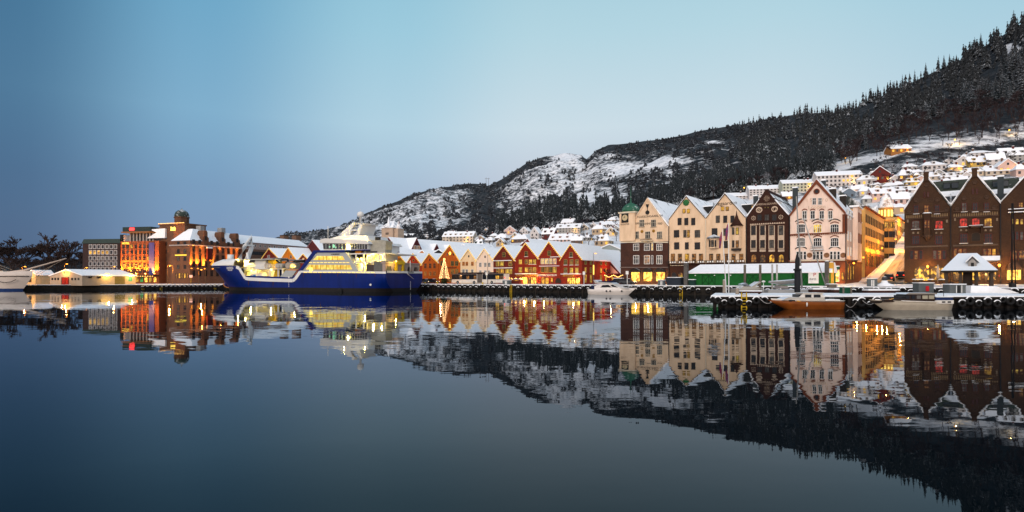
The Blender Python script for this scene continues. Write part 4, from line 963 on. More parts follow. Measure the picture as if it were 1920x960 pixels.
for x in (1824.2, 1831.8): B.win(x, 359, 3, 9.4, GLASS, PF, 1, 2)
for x in (1808, 1828.4, 1850): B.win(x, 388.5, 9.4, 16, GLASS, PF, 2, 2, sill=WHITE)
for x, g_ in ((1806.3, REDG), (1829.6, REDG), (1852.6, LIT)): B.win(x, 417, 14.4, 15.4, g_, PF, 3, 2, sill=WHITE, arch=.12)
for x in (1806.8, 1853): B.win(x, 447, 13.6, 17, GLASS, PF, 3, 2, sill=WHITE)
for x in (1800, 1855): 
    for dx in (-8.6, 0, 8.6): B.win(x+dx, 474.5, 7, 16.4, LIT if (x, dx) == (1855, 8.6) else DIM, PF, 1, 2)
for x in (1816, 1840): MB().box(B.x(x-.4), B.x(x+.4), -.9, 0, B.z(x, 436), B.z(x, 424.6)).build('bracket', BR2, B.root)
b = MB().box(B.x(1817), B.x(1842.5), -1.3, 0, B.z(1830, 425.2), B.z(1830, 423.6)).build('balcony', BR2, B.root); MB().box(B.x(1816.6), B.x(1842.9), -1.35, 0, B.z(1830, 423.5), B.z(1830, 422.8)).build('balcony_snow', SNOW, b)
B.win(1829.8, 444, 17, 16, DARK, BR2, 1, 1, arch=.4, name='recess')
for (x, y, r_) in ((1827.5, 342, 4.6), (1807.5, 372, 4.6), (1850, 369.6, 4.6), (1794, 392, 4.4), (1864, 389, 4.4)): disc(B, x, y, r_, BR2)
words('1909', .95, BR2, B.root, (B.x(1829), -.05, B.z(1829, 372)))
for x in (1790.6, 1869.6): B.win(x, 411.5, 3.6, 5.6, PALE, None, name='shield')
for x in (1802, 1812, 1848, 1857.6): B.win(x, 431.6, 4, 4, PALE, None, arch=True, name='shield')
for x, w_, g_ in ((1798, 22, PATCHY), (1828, 22, PATCHY), (1857, 22, PATCHY)): B.win(x, 513, w_, 25, g_, DARK, 4, 2, arch=.35, name='shop_window')
walllamp(B, 1873.4, 497.6, 420, 'glowing wall lamp right of the pavilion on the middle brick house')
B.win(1873.6, 517.5, 2.6, 5, REDG, None, name='letter_box')
B = brickhouse(1876, 1998, (1940, 312), (1876, 380), (1998, 372), 'right hand umber brick house cut by the picture edge, with lit arched shop', 3)
MB().box(B.x(1890), B.x(1960), -.7, 0, B.z(1905, 392.6), B.z(1905, 391.4)).build('snowy_ledge', SNOW, B.root); MB().box(B.x(1890), B.x(1960), -.7, 0, B.z(1905, 398.6), B.z(1905, 397.2)).build('snowy_ledge', SNOW, B.root)
B.win(1913.7, 384.6, 8, 9.4, LIT, PF, 2, 2)
for x in (1898.8, 1907, 1915.6, 1926): B.win(x, 415.6, 6.2, 10.6, LITY, PF, 1, 2, arch=True); B.win(x, 442, 6.4, 16, GLASS, PF, 1, 2, arch=True)
for x in (1945, 1956, 1967, 1980): B.win(x, 415.6, 6.2, 10.6, DIM, PF, 1, 2, arch=True); B.win(x, 442, 6.4, 16, GLASS, PF, 1, 2, arch=True)
for x in (1937, 1955, 1975): B.win(x, 478, 13, 17, DIM, PF, 2, 2, arch=.3)
for x in (1960, 1982): B.win(x, 515.6, 16, 19, PATCHY, DARK, 3, 1, name='shop_window')
for x in (1901, 1916): B.win(x, 478, 13, 17, DIM, PF, 2, 2, arch=.3)
B.win(1901, 515.6, 27, 19, SHOP, DARK, 4, 1, name='shop_window'); B.win(1933, 515.6, 20, 19, SHOP, DARK, 3, 1, name='shop_window')
b = MB(); W_ = B.x(1915)-B.x(1887); pr = [(W_/2*math.cos(math.pi*k/8), 1.4*math.sin(math.pi*k/8)) for k in range(9)]; b.prism(pr, -1.0, -.02); o = b.build('awning', topsnow('awning_brown', (.05, .03, .025), .3), B.root); o.location = (B.x(1901), 0, B.z(1901, 505.6))
b = MB(); b.box(-3.6, 3.6, -3, 9, -1.5, 1.2); 
for x0, x1, y0, y1, lab in ((1762, 1806, 386, 338, 'first'), (1858, 1902, 381, 335, 'second')):
    f_ = FRONT.off(7); g_ = FRONT.off(13.5); q = f_.at((x0+x1)/2); a, c = f_.L(x0-14), f_.L(x1+14); z0 = H+(YH-y0)/F*q.y-.6; z1 = H+(YH-y1)/F*g_.at((x0+x1)/2).y
    t_ = thing('valley_roof', '%s steep tiled roof with skylights between two umber brick gables, patchy with snow' % lab, 'roof', (f_.p.x, f_.p.y, 0), TA, 'roofs between the brick gables')
    b = MB(); zm = z0+(z1-z0)*.62; ym = 6.5*.62
    b.face([(a, 0, z0), (c, 0, z0), (c, ym, zm), (a, ym, zm)]); b.build('snowy_slope', TILESN, t_); b = MB(); b.face([(a, ym, zm), (c, ym, zm), (c, 6.5, z1), (a, 6.5, z1)]); b.face([(c, 13, z0), (a, 13, z0), (a, 6.5, z1), (c, 6.5, z1)]); b.box(a, c, .3, 12.7, z0-9, z0-.01); b.build('tiled_ridge', snowy('mossy_tile', (.045, .055, .042), .34, .5), t_)
    n_ = (z1-z0)/6.5
    for (u, v) in ((.38, 1.7), (.60, 1.7), (.38, 4.7), (.60, 4.7)):
        X = a+(c-a)*u; zz = z0+n_*v; o = MB().box(X-.55, X+.55, v-.5, v-.1, zz-.1, zz+.95).build('skylight', pmat('skylight_glass', (.10, .16, .18) if v > 3 else (.03, .04, .05), rough=.1), t_); MB().box(X-.65, X+.65, v-.55, v+.6, zz+.952, zz+1.1).build('skylight_cap', SNOW if v < 3 else IRON, o)
# dark chimney stacks and skylights behind the brick gables
for x, y0, y1, w_, lab in ((1876, 378, 332, 9, 'dark grey chimney stack in the valley between the middle and right brick gables'), (1417, 392, 368, 7, 'dark chimney between the cream gables and the brown gable'), (1491, 388, 353, 8, 'thick dark chimney left of the pale pink gable'), (1544, 365, 339, 7, 'slim dark chimney right of the pale pink gable')):
    f_ = FRONT.off(6); p = f_.at(x); z0, z1 = H+(YH-y0)/F*p.y-4, H+(YH-y1)/F*p.y; r_ = w_/2*p.y/F
    t_ = thing('chimney_stack', lab, 'chimney', (p.x, p.y, z0), TA); MB().box(-r_, r_, -r_, r_, 0, z1-z0).build('shaft', pmat('chimney_grey', (.045, .055, .06)), t_); MB().box(-r_*1.15, r_*1.15, -r_*1.15, r_*1.15, z1-z0+.002, z1-z0+.3).build('cap', SNOW, t_)
# ---------------------------------------------------------------- the hotel quarter on the left
HB = brick('hotel_brick', (.17, .085, .05), (.12, .06, .038), (.85, .8, .75))
ORB = brick('orange_brick', (.26, .085, .035), (.20, .065, .03), (.85, .8, .75))
DKB = brick('plum_brick', (.05, .030, .028), (.036, .023, .022), (.8, .75, .7))
def boxhouse(fac, xl, xr, base, ytop, depth, name, label, mat, cat='building'):
    B = Bld(fac, xl, base, name, label, cat); B.W = B.x(xr); B.zt = B.z((xl+xr)/2, ytop); B.wall = MB().box(0, B.W, 0, depth, -.3, B.zt).build('wall', mat, B.root); return B
fD = Fac(at(226, 0, 250), R(-8))
B = boxhouse(fD, 155, 225, 1.6, 456.5, 18, 'dark_office_building', 'dark plum office building with white framed windows, one row lit yellow, far left', DKB)
MB().prism([(-.3, B.zt+.02), (B.W+.3, B.zt+.02), (B.W+.3, B.zt+1.9), (.8, B.zt+1.9)], -.3, 18).build('roof', pmat('green_grey_roof', (.04, .06, .055)), B.root)
for r_, y in enumerate((462.6, 473.2, 484, 494.6, 504.6)):
    for k, x in enumerate((170, 177.6, 185.3, 193, 201, 209, 216.8)): B.win(x, y, 5.6, 7.6, LIT if r_ == 1 and k < 5 else GLASS, pmat('office_frame', (.55, .52, .50)), 1, 1, t=.20)
MB().box(B.x(211), B.x(217), 4, 6, B.zt+1.5, B.zt+4).build('chimney', BLACKT, B.root)
fO = Fac(at(300, 0, 236), R(-12))
B = boxhouse(fO, 226.5, 298, 1.6, 452, 20, 'floodlit_hotel_wing', 'orange brick hotel wing floodlit from below with a blue banner', ORB, 'hotel')
for y, g_ in ((462, GLASS), (473, GLASS), (484.5, GLASS), (498, GLASS), (508.4, GLASS)):
    for x in (232, 239.7, 247.3, 255, 263, 271, 278.4): B.win(x, y, 4.9, 6.6, g_ if rnd.random() > .06 else LIT, DKF, 2, 2)
MB().box(B.x(281), B.x(290.5), -.5, -.02, B.z(285, 515), B.z(285, 455)).build('banner', pmat('banner_blue', (.05, .06, .22)), B.root)
MB().box(0, B.W, -2.2, 0, B.z(260, 517.6), B.z(260, 515.8)).build('canopy', DARK, B.root)
bulbs([(B.x(238), 0), (B.x(297), 0)], 1.1, .16, -2.3).build('light_string', BULB, B.root).location = (0, 0, B.z(260, 518))
for k, x in enumerate((241.5, 250, 257.5, 266, 274, 282, 291)): B.win(x, 524, 5.6, 10, (LIT, SHOP, LIT, emis('green_glow', (.05, .6, .12), .7, var=1), SHOP, LIT, SHOP)[k], DARK, 2, 1, arch=True, name='archway')
for k, x in enumerate((228.5, 243.3, 259, 275, 291.8)):
    q = B.w2(B.x(x), -1.0, B.z(x, 515)); fl = MB().box(-.25, .25, -.2, .2, 0, .3).build('floodlight', SODIUM, B.root); fl.location = (B.x(x), -.55, B.z(x, 513.8))
    lamp('SPOT', q, 95000, (1, .28, .02), .2, B.w2(B.x(x), .3, B.z(x, 470)), 80)
b = Bld(fO.off(5), 228, B.base, 'x', '', 'x'); bpy.data.objects.remove(b.root)
MB().box(B.x(229), B.x(297), 4, 18, B.zt, B.zt+3.6).build('penthouse', pmat('dark_glass_wall', (.03, .034, .038), rough=.2), B.root)
q = MB()
for k in range(8): xx = B.x(230+k*6.2); q.box(xx-.3, xx+.3, 3.6, 4, B.zt, B.zt+3.6)
q.build('pillars', pmat('pale_pillar', (.4, .36, .32)), B.root)
ro = MB().box(B.x(221), B.x(274), 1.5, 18, B.zt+3.62, B.zt+4.1).build('flat_roof', emis('soffit_glow', (.55, .16, .02), .42), B.root); MB().box(B.x(222), B.x(275), 2, 18, B.zt+4.12, B.zt+6.0).build('roof_storey', pmat('dark_green_metal', (.03, .045, .042)), B.root)  # the soffit's orange light is put into its material as glow, no lamp there
MB().box(B.x(216), B.x(230), 4, 12, B.zt-.5, B.zt+2.8).build('stair_tower', pmat('grey_render', (.22, .21, .21)), B.root)
MB().prism([(B.x(266), B.zt+1.3), (B.x(300), B.zt+1.3), (B.x(300), B.zt+5.2), (B.x(271), B.zt+4.9), (B.x(284), B.zt+3.6)], 2.5, 18).build('snow_roof', SNOW, B.root)
o = MB().prism([(-1.3, -.1), (-.9, -.6), (.9, -.6), (1.3, -.1), (1.1, .55), (-1.1, .55)], -.15, 0).build('sign', emis('sign_red', (1, .03, .03), 4), B.root); o.location = (B.x(240.3), 1.9, B.zt+5.1)
words('HOTEL', 1.15, emis('sign_yellow', (1, .62, .06), 3.2), B.root, (B.x(236.2), -.1, B.z(236, 456.4)))
fH = Fac(at(356, 0, 228), R(-21)); 
# tower
fT = fH.off(5)
B = boxhouse(fT, 299, 346.5, 1.6, 421.5, 10, 'brick_tower', 'tall brick tower with green dome and glowing yellow sign', HB, 'tower')
MB().box(-.3, B.W+.3, -.3, 10.3, B.zt+.002, B.zt+.5).build('parapet', HB, B.root)
bulbs([(-.3, 0), (B.W+.3, 0)], .8, .17, -.45).build('light_string', BULB, B.root).location = (0, 0, B.zt+.6)
xc = B.x(322.5); 
b = MB(); b.lathe([(2.7, 0), (2.7, 2.6), (3.0, 2.7), (3.0, 3.0)], n=8, sm=False); o = b.build('drum', HB, B.root); o.location = (xc, 4.5, B.zt+.5)
b = MB(); b.lathe([(2.75, 3.0), (2.7, 4.0), (2.3, 5.0), (1.5, 5.7), (.5, 6.0), (.35, 6.3), (.1, 6.6)], n=16); b.build('dome', snowy('dome_green', (.040, .060, .052), .40, .5), o)
MB().prism([(-1.4, -.7), (1.2, -.8), (1.3, .3), (.9, .8), (-.2, .5), (-1.3, .9), (-1.1, .1)], -.2, 0).build('sign', emis('sign_gold', (1, .6, .08), 3.2), B.root).location = (B.x(325), -.05, B.z(325, 429))
for y in (445, 457, 472, 486, 501):
    for x in (304.2, 310.6): B.win(x, y, 3.6, 7, GLASS, DKF, 2, 2)
lamp('SPOT', B.w2(B.x(301), -2.5, 1.5), 30000, (1, .30, .03), .2, B.w2(B.x(302), 1, 14), 70)
# main block: short left face and long right wing
B = Bld(fH, 320, 1.6, 'brick_hotel', 'big brick hotel with snowy dormer roof and orange uplights, left of the ship bow', 'hotel')
wing = R(69)-fH.a; W = B.x(356); L = 29; zt = B.z(356, 450.6); zcn = B.z(356, 459.3)
def wpt(s, n=0): return (W+math.cos(wing)*s-math.sin(wing)*n, math.sin(wing)*s+math.cos(wing)*n)
pl = [(0, 0), (W, 0), wpt(L), wpt(L, 12), (W-4, 14), (0, 13)]
MB().slab(pl, -.3, zt).build('wall', HB, B.root)
plc = [(-.4, -.4), (W+.2, -.45), wpt(L+.3, -.5), wpt(L, .3), (W-.3, .2), (-.4, .3)]
MB().slab(plc, zcn-.2, zcn+.25).build('cornice', pmat('pale_cornice', (.34, .30, .28)), B.root)
rz = zt+5.2; b = MB(); A0, A1, A2, A3, A4, A5 = [(p[0], p[1], zt+.05) for p in pl]
r1_, r2_ = (W-6, 6.5, rz), (*wpt(L, 6), rz-.6)
r0_ = (1.5, 6.5, rz)
for q in ([A0, A1, r1_, r0_], [A1, A2, r2_, r1_], [A2, A3, r2_], [A3, A4, r1_, r2_], [A4, A5, r0_, r1_], [A5, A0, r0_]): b.face(q)
b.build('roof', snowy('hotel_roof', (.03, .03, .035), .66, .16, (1, 1, .6)), B.root)
def wwin(s, z_, w_, h_, g_, name='window', n=0.0):
    gm, fm = winmesh(w_, h_, g_, DKF, 2, 2, False, None, .09); p = wpt(s, -n); o = link(name, gm, B.root, (p[0], p[1], z_), wing); link('frame', fm, o); return o
for k in range(10):
    s_ = 1.7+k*2.8
    for r_, z_ in enumerate((4.2, 7.6, 10.6, 13.6, 16.6)):
        if r_ == 0 and k in (6, 7): continue
        wwin(s_, z_, 1.15, (2.4, 2.0, 2.0, 2.0, 1.5)[r_], LIT if (r_, k) in ((0, 7), (0, 8), (0, 5)) else GLASS)
for s_ in (7.2, 15.5, 23.0):
    b = MB(); b.M = Matrix.Translation((*wpt(s_), zt-1.2)) @ Matrix.Rotation(wing, 4, 'Z'); b.prism([(-1.5, 0), (1.5, 0), (1.5, 2.6), (.9, 3.1), (.9, 4.8), (.5, 5.6), (-.5, 5.6), (-.9, 4.8), (-.9, 3.1), (-1.5, 2.6)], -.1, 3.4); d = b.build('gable_dormer', HB, B.root)
    gm, fm = winmesh(1.0, 1.5, GLASS, DKF, 2, 2, False, None, .09); p = wpt(s_, -.1); o = link('window', gm, d, (p[0], p[1], zt+1.3), wing); link('frame', fm, o)
for x in (334.5, 347):
    for y in (456.6, 471, 485.5, 500.5): B.win(x, y, 4.6, 7.4, GLASS, DKF, 2, 2)
for k, x in enumerate((331, 337, 342, 347, 352)): B.win(x, 517, 3.4, 9, LIT if k in (1, 2, 3) else DIM, DKF, 1, 2)
MB().box(B.x(329), B.x(350), -.25, -.02, B.z(340, 479), B.z(340, 477.6)).build('sign', emis('sign_gold2', (1, .72, .06), 2.2), B.root)
gm = MB(); p = wpt(8.6, -.8); gm.M = Matrix.Translation((p[0], p[1], 9.6)) @ Matrix.Rotation(wing, 4, 'Z'); gm.box(-1.1, 1.1, 0, .8, 0, 4.6); o = gm.build('oriel', pmat('oriel_red', (.07, .012, .012)), B.root); gm = MB(); gm.M = Matrix.Translation((p[0], p[1], 14.22)) @ Matrix.Rotation(wing, 4, 'Z'); gm.box(-1.2, 1.2, -.1, .8, 0, .5); gm.build('oriel_snow', SNOW, o)
for s_ in (.35, 3.2, 6.4, 10.2, 18.6, 21.5):
    p = wpt(s_, -.5); fl = MB().box(-.2, .2, -.2, .2, 0, .25).build('floodlight', SODIUM, B.root); fl.location = (p[0], p[1], 5.9)
    p2 = wpt(s_, -.75); p3 = wpt(s_, .5); lamp('SPOT', B.w2(p2[0], p2[1], 6.3), 52000, (1, .31, .025), .15, B.w2(p3[0], p3[1], 12), 46)
for s_ in (5, 14, 23): p2 = wpt(s_, -.6); lamp('POINT', B.w2(p2[0], p2[1], zcn-.8), 220, (1, .3, .03), .3)
for k, (s_, n_) in enumerate(((10, 6), (20, 5.5))):
    p = wpt(s_, n_); q = MB().box(-1.2, 1.2, -1, 1, 0, 2.4).build('roof_plant', pmat('plant_grey', (.3, .3, .3)), B.root); q.location = (p[0], p[1], rz-1.0)
# snowy-roofed office beyond
fA = Fac(at(474, 0, 262), R(71))
B = Bld(fA, 454, 1.6, 'long_office', 'long brown office with ribbon windows and a snowy roof between brick hotel and wooden houses')
W = B.x(578); zt = B.z(474, 455); MB().box(0, W, 0, 14, -.3, zt).build('wall', pmat('mauve_render', (.34, .24, .21), (.28, .2, .17)), B.root)
MB().box(-.02, W, -.15, 0, -.3, zt-2.9).build('lower_facade', pmat('brown_panels', (.15, .085, .06), (.11, .065, .05)), B.root)
b = MB(); 
for y0, y1 in ((zt-5.4, zt-3.9), (zt-9, zt-7.4), (zt-12.6, zt-11)): b.box(1, W-1, -.2, -.16, y0, y1)
b.build('ribbon_window', GLASS, B.root)
for k in range(14):
    gm, fm = winmesh(.9, 1.2, GLASS, WHITE, 1, 1, False, None, .08); o = link('window', gm, B.root, (1.5+k*W/14.5, 0, zt-1.3)); link('frame', fm, o)
b = MB(); b.M = Matrix.Rotation(R(90), 4, 'Z') @ Matrix.Scale(-1, 4, (0, 1, 0)) if False else None
b.face([(-.4, -.5, zt+.05), (W+.4, -.5, zt+.05), (W+.4, 6, zt+3.6), (-.4, 6, zt+3.6)]); b.face([(W+.4, 14.5, zt+.05), (-.4, 14.5, zt+.05), (-.4, 6, zt+3.6), (W+.4, 6, zt+3.6)]); b.face([(W+.4, -.5, zt+.05), (W+.4, 14.5, zt+.05), (W+.4, 6, zt+3.6)]); b.face([(-.4, 14.5, zt+.05), (-.4, -.5, zt+.05), (-.4, 6, zt+3.6)])
b.build('roof', ROOFSN, B.root)
for x, w_, lab in ((533, 15, 'left of two square brown stair towers above the long snowy roof'), (556, 16, 'right of two square brown stair towers above the long snowy roof')):
    p = at(x, 0, 305); t_ = thing('stair_tower', lab, 'tower', (p.x, p.y, 0), R(60)); r_ = w_*305/F*.36; z1 = H+(YH-442)/F*305
    MB().box(-r_, r_, -r_, r_, 0, z1).build('wall', pmat('stair_brown', (.16, .09, .06)), t_); MB().box(-r_-.1, r_+.1, -r_-.1, r_+.1, z1+.002, z1+.3).build('roof', DARK, t_)
# low warehouse with red door
fW = Fac(at(154, 0, 188), R(-23))
WH = pmat('warehouse_cream', (.42, .34, .26), (.36, .29, .22), scale=.6)
B = gable(fW, 94, 154, 1.6, (124.5, 506.6), (94, 517.6), (154, 517), 17.5, 'low_warehouse', 'low cream warehouse with red door and snowy roof on the left quay', WH, ROOFSN, oh=.4, cat='warehouse')
B.win(122.5, 527, 13.5, 14, pmat('door_red', (.32, .02, .015)), DARK, 2, 1, name='door')
for x in (98.5, 104, 109.5, 135.5, 141.5, 147.5): B.win(x, 523, 2.4, 4, GLASS, DARK, 1, 1)
for y_ in (2.4, 5.2): B.swin(B.W, y_, 2.6, 1.0, .9, GLASS, DARK, 1, 1)
o = link('door', winmesh(3.4, 2.6, pmat('door_olive', (.17, .14, .05)), DARK, 4, 1, False, None, .1)[0], B.root, (B.W, 12, 1.35), R(90))
link('sign', winmesh(1.4, 1.8, pmat('sign_teal', (.06, .25, .22)), None, 1, 1, False, None, .1)[0], B.root, (B.W, 15.6, 2.0), R(90))
for X_, Y_, e_ in ((B.W+.5, 7.5, 900), (B.W+.5, 15.4, 900)):
    l_ = MB().box(-.2, .2, -.5, .5, -.15, .15).build('wall_lamp', emis('lamp_yellow', (1, .55, .06), 5), B.root); l_.location = (X_, Y_, 3.55); lamp('POINT', B.w2(X_+.7, Y_, 3.2), e_, (1, .58, .1), .2)
for dx in (-.9, .9):
    l_ = MB().ball((0, 0, 0), .2).build('wall_lamp', SODIUM, B.root); l_.location = (B.xa+dx, -.4, B.z(122, 511)); lamp('POINT', B.w2(B.xa+dx, -.9, B.z(122, 511)), 420, (1, .45, .06), .15)
# little orange gatehouse behind the sailing ship
fG = Fac(at(58, 0, 196), R(-15))
B = gable(fG, 45, 66.5, 1.6, (60, 508), (45, 517), (66.5, 515), 6, 'harbour_hut', 'small hut lit orange behind the bow of the white sailing ship', pmat('hut_cream', (.55, .40, .22)), ROOFSN, cat='hut')
B.win(56.4, 524, 5, 9, DARK, DARK, 1, 1, name='door'); lamp('POINT', B.w2(B.x(55), -1.4, 3.0), 500, (1, .5, .08), .2)
MB().ball((B.x(50), -.4, 3.0), .2).build('wall_lamp', SODIUM, B.root)

# ---------------------------------------------------------------- the white sailing ship at the left edge
SHW = pmat('hull_white', (.60, .52, .46), (.54, .46, .41), scale=.4, rough=.45)
Yb = 178; p0 = at(62, 0, Yb); sh = thing('sailing_ship', 'white sailing ship bow with long bowsprit, cut by the left picture edge', 'ship', (p0.x, Yb, 0), R(-6))
b = MB(); N = 14; rings = []
def shb(u, z): return 4.4*min(1, max(0, (u*34-(4.6-z)*.75-.2))/13)**.62
zz = [-.2, .55, 1.2, 2.2, 3.2, 4.2, 5.0]
for i in range(N+1):
    u = i/N; s = u*34
    rings.append([(-s+0.0, z, shb(u, z), 5.0+.3*max(0, 1-u*3)) for z in zz])
vi = {}
for sgn in (-1, 1):
    for i in range(N+1):
        for j, z in enumerate(zz):
            s0 = (4.6-min(z, 4.6))*.75; s = s0+(34-s0)*i/N; hb = 4.4*min(1, (s-s0)/13)**.62
            zt_ = z+(.75*(1-i/N)**2*4 if j == len(zz)-1 else 0)*.3
            vi[sgn, i, j] = b._v([(-s, sgn*hb, zt_)])
    for i in range(N):
        for j in range(len(zz)-1):
            q = [vi[sgn, i, j], vi[sgn, i+1, j], vi[sgn, i+1, j+1], vi[sgn, i, j+1]]; b.idx(q if sgn < 0 else q[::-1], 1 if j < 1 else 0, True)
for i in range(N): b.idx([vi[-1, i, 6], vi[-1, i+1, 6], vi[1, i+1, 6], vi[1, i, 6]], 2)
b.build('hull', [SHW, pmat('hull_blue', (.02, .05, .16)), SNOW], sh)
b = MB()
b.tube([(-s, -4.4*min(1, s/13)**.62-.05, 4.1+.2*(1-s/20)) for s in (.6, 2, 4, 7, 11, 15, 20)], .12, 6); b.build('rubbing_strake', DARK, sh)
b = MB(); b.tube([(-12, 0, 5.0), (-3, 0, 6.0), (11, 0, 9.6)], [.38, .34, .16], 8); b.build('bowsprit', pmat('spar', (.50, .40, .33)), sh)
b = MB(); b.tube([(-.2, 0, 3.4), (6.5, 0, 7.4)], .05, 5); b.tube([(.2, 0, 4.6), (9.8, 0, 9.1)], .05, 5); b.tube([(-26, -.5, 11.5), (-9, 0, 6.2)], .07, 5); b.tube([(-26, .5, 12.5), (-7, 0, 6.2)], .06, 5); b.build('rigging', pmat('rope', (.35, .27, .2)), sh)
b = MB(); b.box(-16, -8, -2, 2, 5.0, 5.9); b.box(-30, -20, -2.2, 2.2, 5.0, 6.4); b.build('deck_house', topsnow('deckhouse', (.5, .42, .34), .5), sh)
b = MB(); b.tube([(-9.4, -3.7, 4.6), (-8.4, -3.6, 2.9), (-6.4, -3.2, 2.3), (-4.6, -2.6, 2.6), (-3.4, -2.2, 3.3)], .1, 6); b.build('anchor_rope', DARK, sh)
# ---------------------------------------------------------------- the blue ship
NAVY = pmat('hull_navy', (.0012, .0145, .138), (.0007, .009, .088), rough=.4, scale=.45, spec=.15, streak=(1, 1, .18), lo=.30, hi=.60, detail=7)
BOOT = pmat('boot_black', (.014, .013, .014), rough=.5)
SHIPW = pmat('ship_white', (.66, .66, .64), (.58, .58, .57), rough=.4, scale=.3)
SHIPG = pmat('ship_grey', (.36, .38, .38), (.32, .34, .34), rough=.5, scale=.3)
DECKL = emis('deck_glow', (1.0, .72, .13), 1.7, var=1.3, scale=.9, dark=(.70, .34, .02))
DECKS = topsnow('deck_paint', (.14, .15, .12), .42)
YELP = pmat('gantry_yellow', (.62, .40, .02), rough=.5)
BEAM = 17.0
FS = Fac(at(724, 0, 150), R(-24)); SX = FS.L; SZ = FS.Z
def depth(d):
    global SX, SZ
    f_ = FS.off(d); SX, SZ = f_.L, f_.Z
ship = thing('blue_ship', 'large blue and white factory trawler with brightly lit decks moored in front of the houses', 'ship', (FS.p.x, FS.p.y, 0), FS.a)
Xb = FS.off(BEAM/2).L(411)
top = [(x_, SZ(p_, y_)) for p_, y_, x_ in ((411, 497.5, Xb), (441.6, 498.4, SX(441.6)), (449.7, 499.5, SX(449.7)), (459, 516.7, SX(459)), (523, 518.7, SX(523)), (547.6, 520.5, SX(547.6)), (562.5, 507, SX(562.5)), (724, 509.7, 0))]
ztb = top[0][1]
def stem(z): return Xb+(ztb-z)*.86
def hb(X, z):
    s = X-stem(max(z, .3)); 
    if s <= 0: return 0
    h = BEAM/2*min(1, s/(7.5+(1-z/ztb)*11))**.5
    k = max(0, (X+5)/5)
    return h*(1-.42*k*max(0, 1-max(z, 0)/3.2)**1.6)
def side(X, z): return BEAM/2-hb(X, z)
b = MB(); st_ = []
base_x = [SX(p_) for p_ in (449.7, 459, 480, 500, 523, 547.6, 562.5, 590, 620, 660, 700)]+[-2.5, -1, 0]
for u in (0, .03, .07, .13, .2, .3, .42, .56, .7, .85): st_.append(('b', u))
for X in base_x: st_.append(('x', X))
X1 = SX(449.7); zl_ = [-.4, 1.0, 2.2, 3.6]; idx = {}
for i, (k, u) in enumerate(st_):
    for j in range(7):
        if k == 'b':
            Xr = Xb+(X1-Xb)*u; zt_ = lerpt(Xr, top)
        else: Xr = u; zt_ = lerpt(u, top)
        z = zl_[j] if j < 4 else 3.6+(zt_-3.6)*((j-3)/3)
        X = stem(z)+(X1-stem(z))*u if k == 'b' else u
        for sg in (0, 1):
            y = side(X, z) if sg == 0 else BEAM-side(X, z)
            idx[i, j, sg] = b._v([(X, y, z)])
for i in range(len(st_)-1):
    for j in range(6):
        for sg in (0, 1):
            q = [idx[i, j, sg], idx[i+1, j, sg], idx[i+1, j+1, sg], idx[i, j+1, sg]]
            b.idx(q if sg == 0 else q[::-1], 1 if j == 0 else 0, True)
n_ = len(st_)-1
for j in range(6): b.idx([idx[n_, j, 0], idx[n_, j, 1], idx[n_, j+1, 1], idx[n_, j+1, 0]], 1 if j == 0 else 0)
hull = b.build('hull', [NAVY, BOOT], ship)
b = MB(); bx0 = FS.off(BEAM/2).L(430); b.ball((bx0+.6, BEAM/2, 1.9), (2.6, 1.5, 1.15), 16, 10); o = b.build('bulbous_bow', NAVY, hull)
b = MB(); b.tube([(bx0+.6-2.62*math.cos(a), BEAM/2-.5, 1.9-1.17*math.sin(a)) for a in np.linspace(-.1, 1.9, 12)], .13, 6); b.tube([(stem(z)+.1, BEAM/2-.35, z) for z in np.linspace(2.6, 7.0, 8)], .12, 6); b.build('painted_lit_edge', pmat('lit_edge_orange', (.55, .24, .06)), hull)  # yellow light on the bulb's rim put into the colour of this edge
def sslab(name, pts, y0, y1, mat, par=None):
    b = MB(); b.prism([(SX(x), SZ(x, y)) for x, y in pts], y0, y1); return b.build(name, mat, par or ship)
b = MB()
for k in range(9): b.box(SX(541.3), SX(541.9), -.035, .05, 1.2+k*.3, 1.36+k*.3)
for k in range(8): b.box(.0, .04, 10.9, 11.1, .5+k*.3, .66+k*.3)
b.tube([(SX(694.6), -.03, 1.9), (SX(694.6), .06, 1.9)], .3, 10); b.tube([(SX(541.6), -.03, 3.9), (SX(541.6), .06, 3.9)], .25, 8); b.build('draught_marks', pmat('ship_white', (.66, .66, .64)), hull)
RUST = pmat('rust', (.10, .035, .012), (.05, .02, .01), rough=.9)
b = MB()
for x, y0, y1 in ((466, 527, 536), (487, 527, 533), (512, 528, 538), (569, 513, 521), (601, 513, 525), (633, 513, 519), (668, 514, 523), (703, 514, 520)): b.prism([(SX(x), SZ(x, y1)), (SX(x+1.1), SZ(x, y0)), (SX(x-.6), SZ(x, y0))], -.03, .03)
b.build('rust_streaks', RUST, hull)
# white sheer stripe and snow-free decks
b = MB()
def strip(pts, w_, off=.06):
    for (a, c) in zip(pts, pts[1:]):
        q = []
        for (x, y), sg in ((a, 0), (c, 0), (c, 1), (a, 1)):
            X, z = SX(x), SZ(x, y)
            q.append((X, z, sg))
        f_ = []
        for k, (x, y) in enumerate((a, c)): f_.append((SX(x), SZ(x, y)))
        dx, dz = f_[1][0]-f_[0][0], f_[1][1]-f_[0][1]; L_ = math.hypot(dx, dz); nx_, nz_ = -dz/L_*w_/2, dx/L_*w_/2
        P4 = [(f_[0][0]-nx_, f_[0][1]-nz_), (f_[1][0]-nx_, f_[1][1]-nz_), (f_[1][0]+nx_, f_[1][1]+nz_), (f_[0][0]+nx_, f_[0][1]+nz_)]
        b.face([(X, side(X, min(z, 8.5))-off, z) for X, z in P4])
strip([(443, 500.4), (449, 503), (454, 512), (460, 521.6), (466, 523), (500, 524.6), (549, 526)], .95)
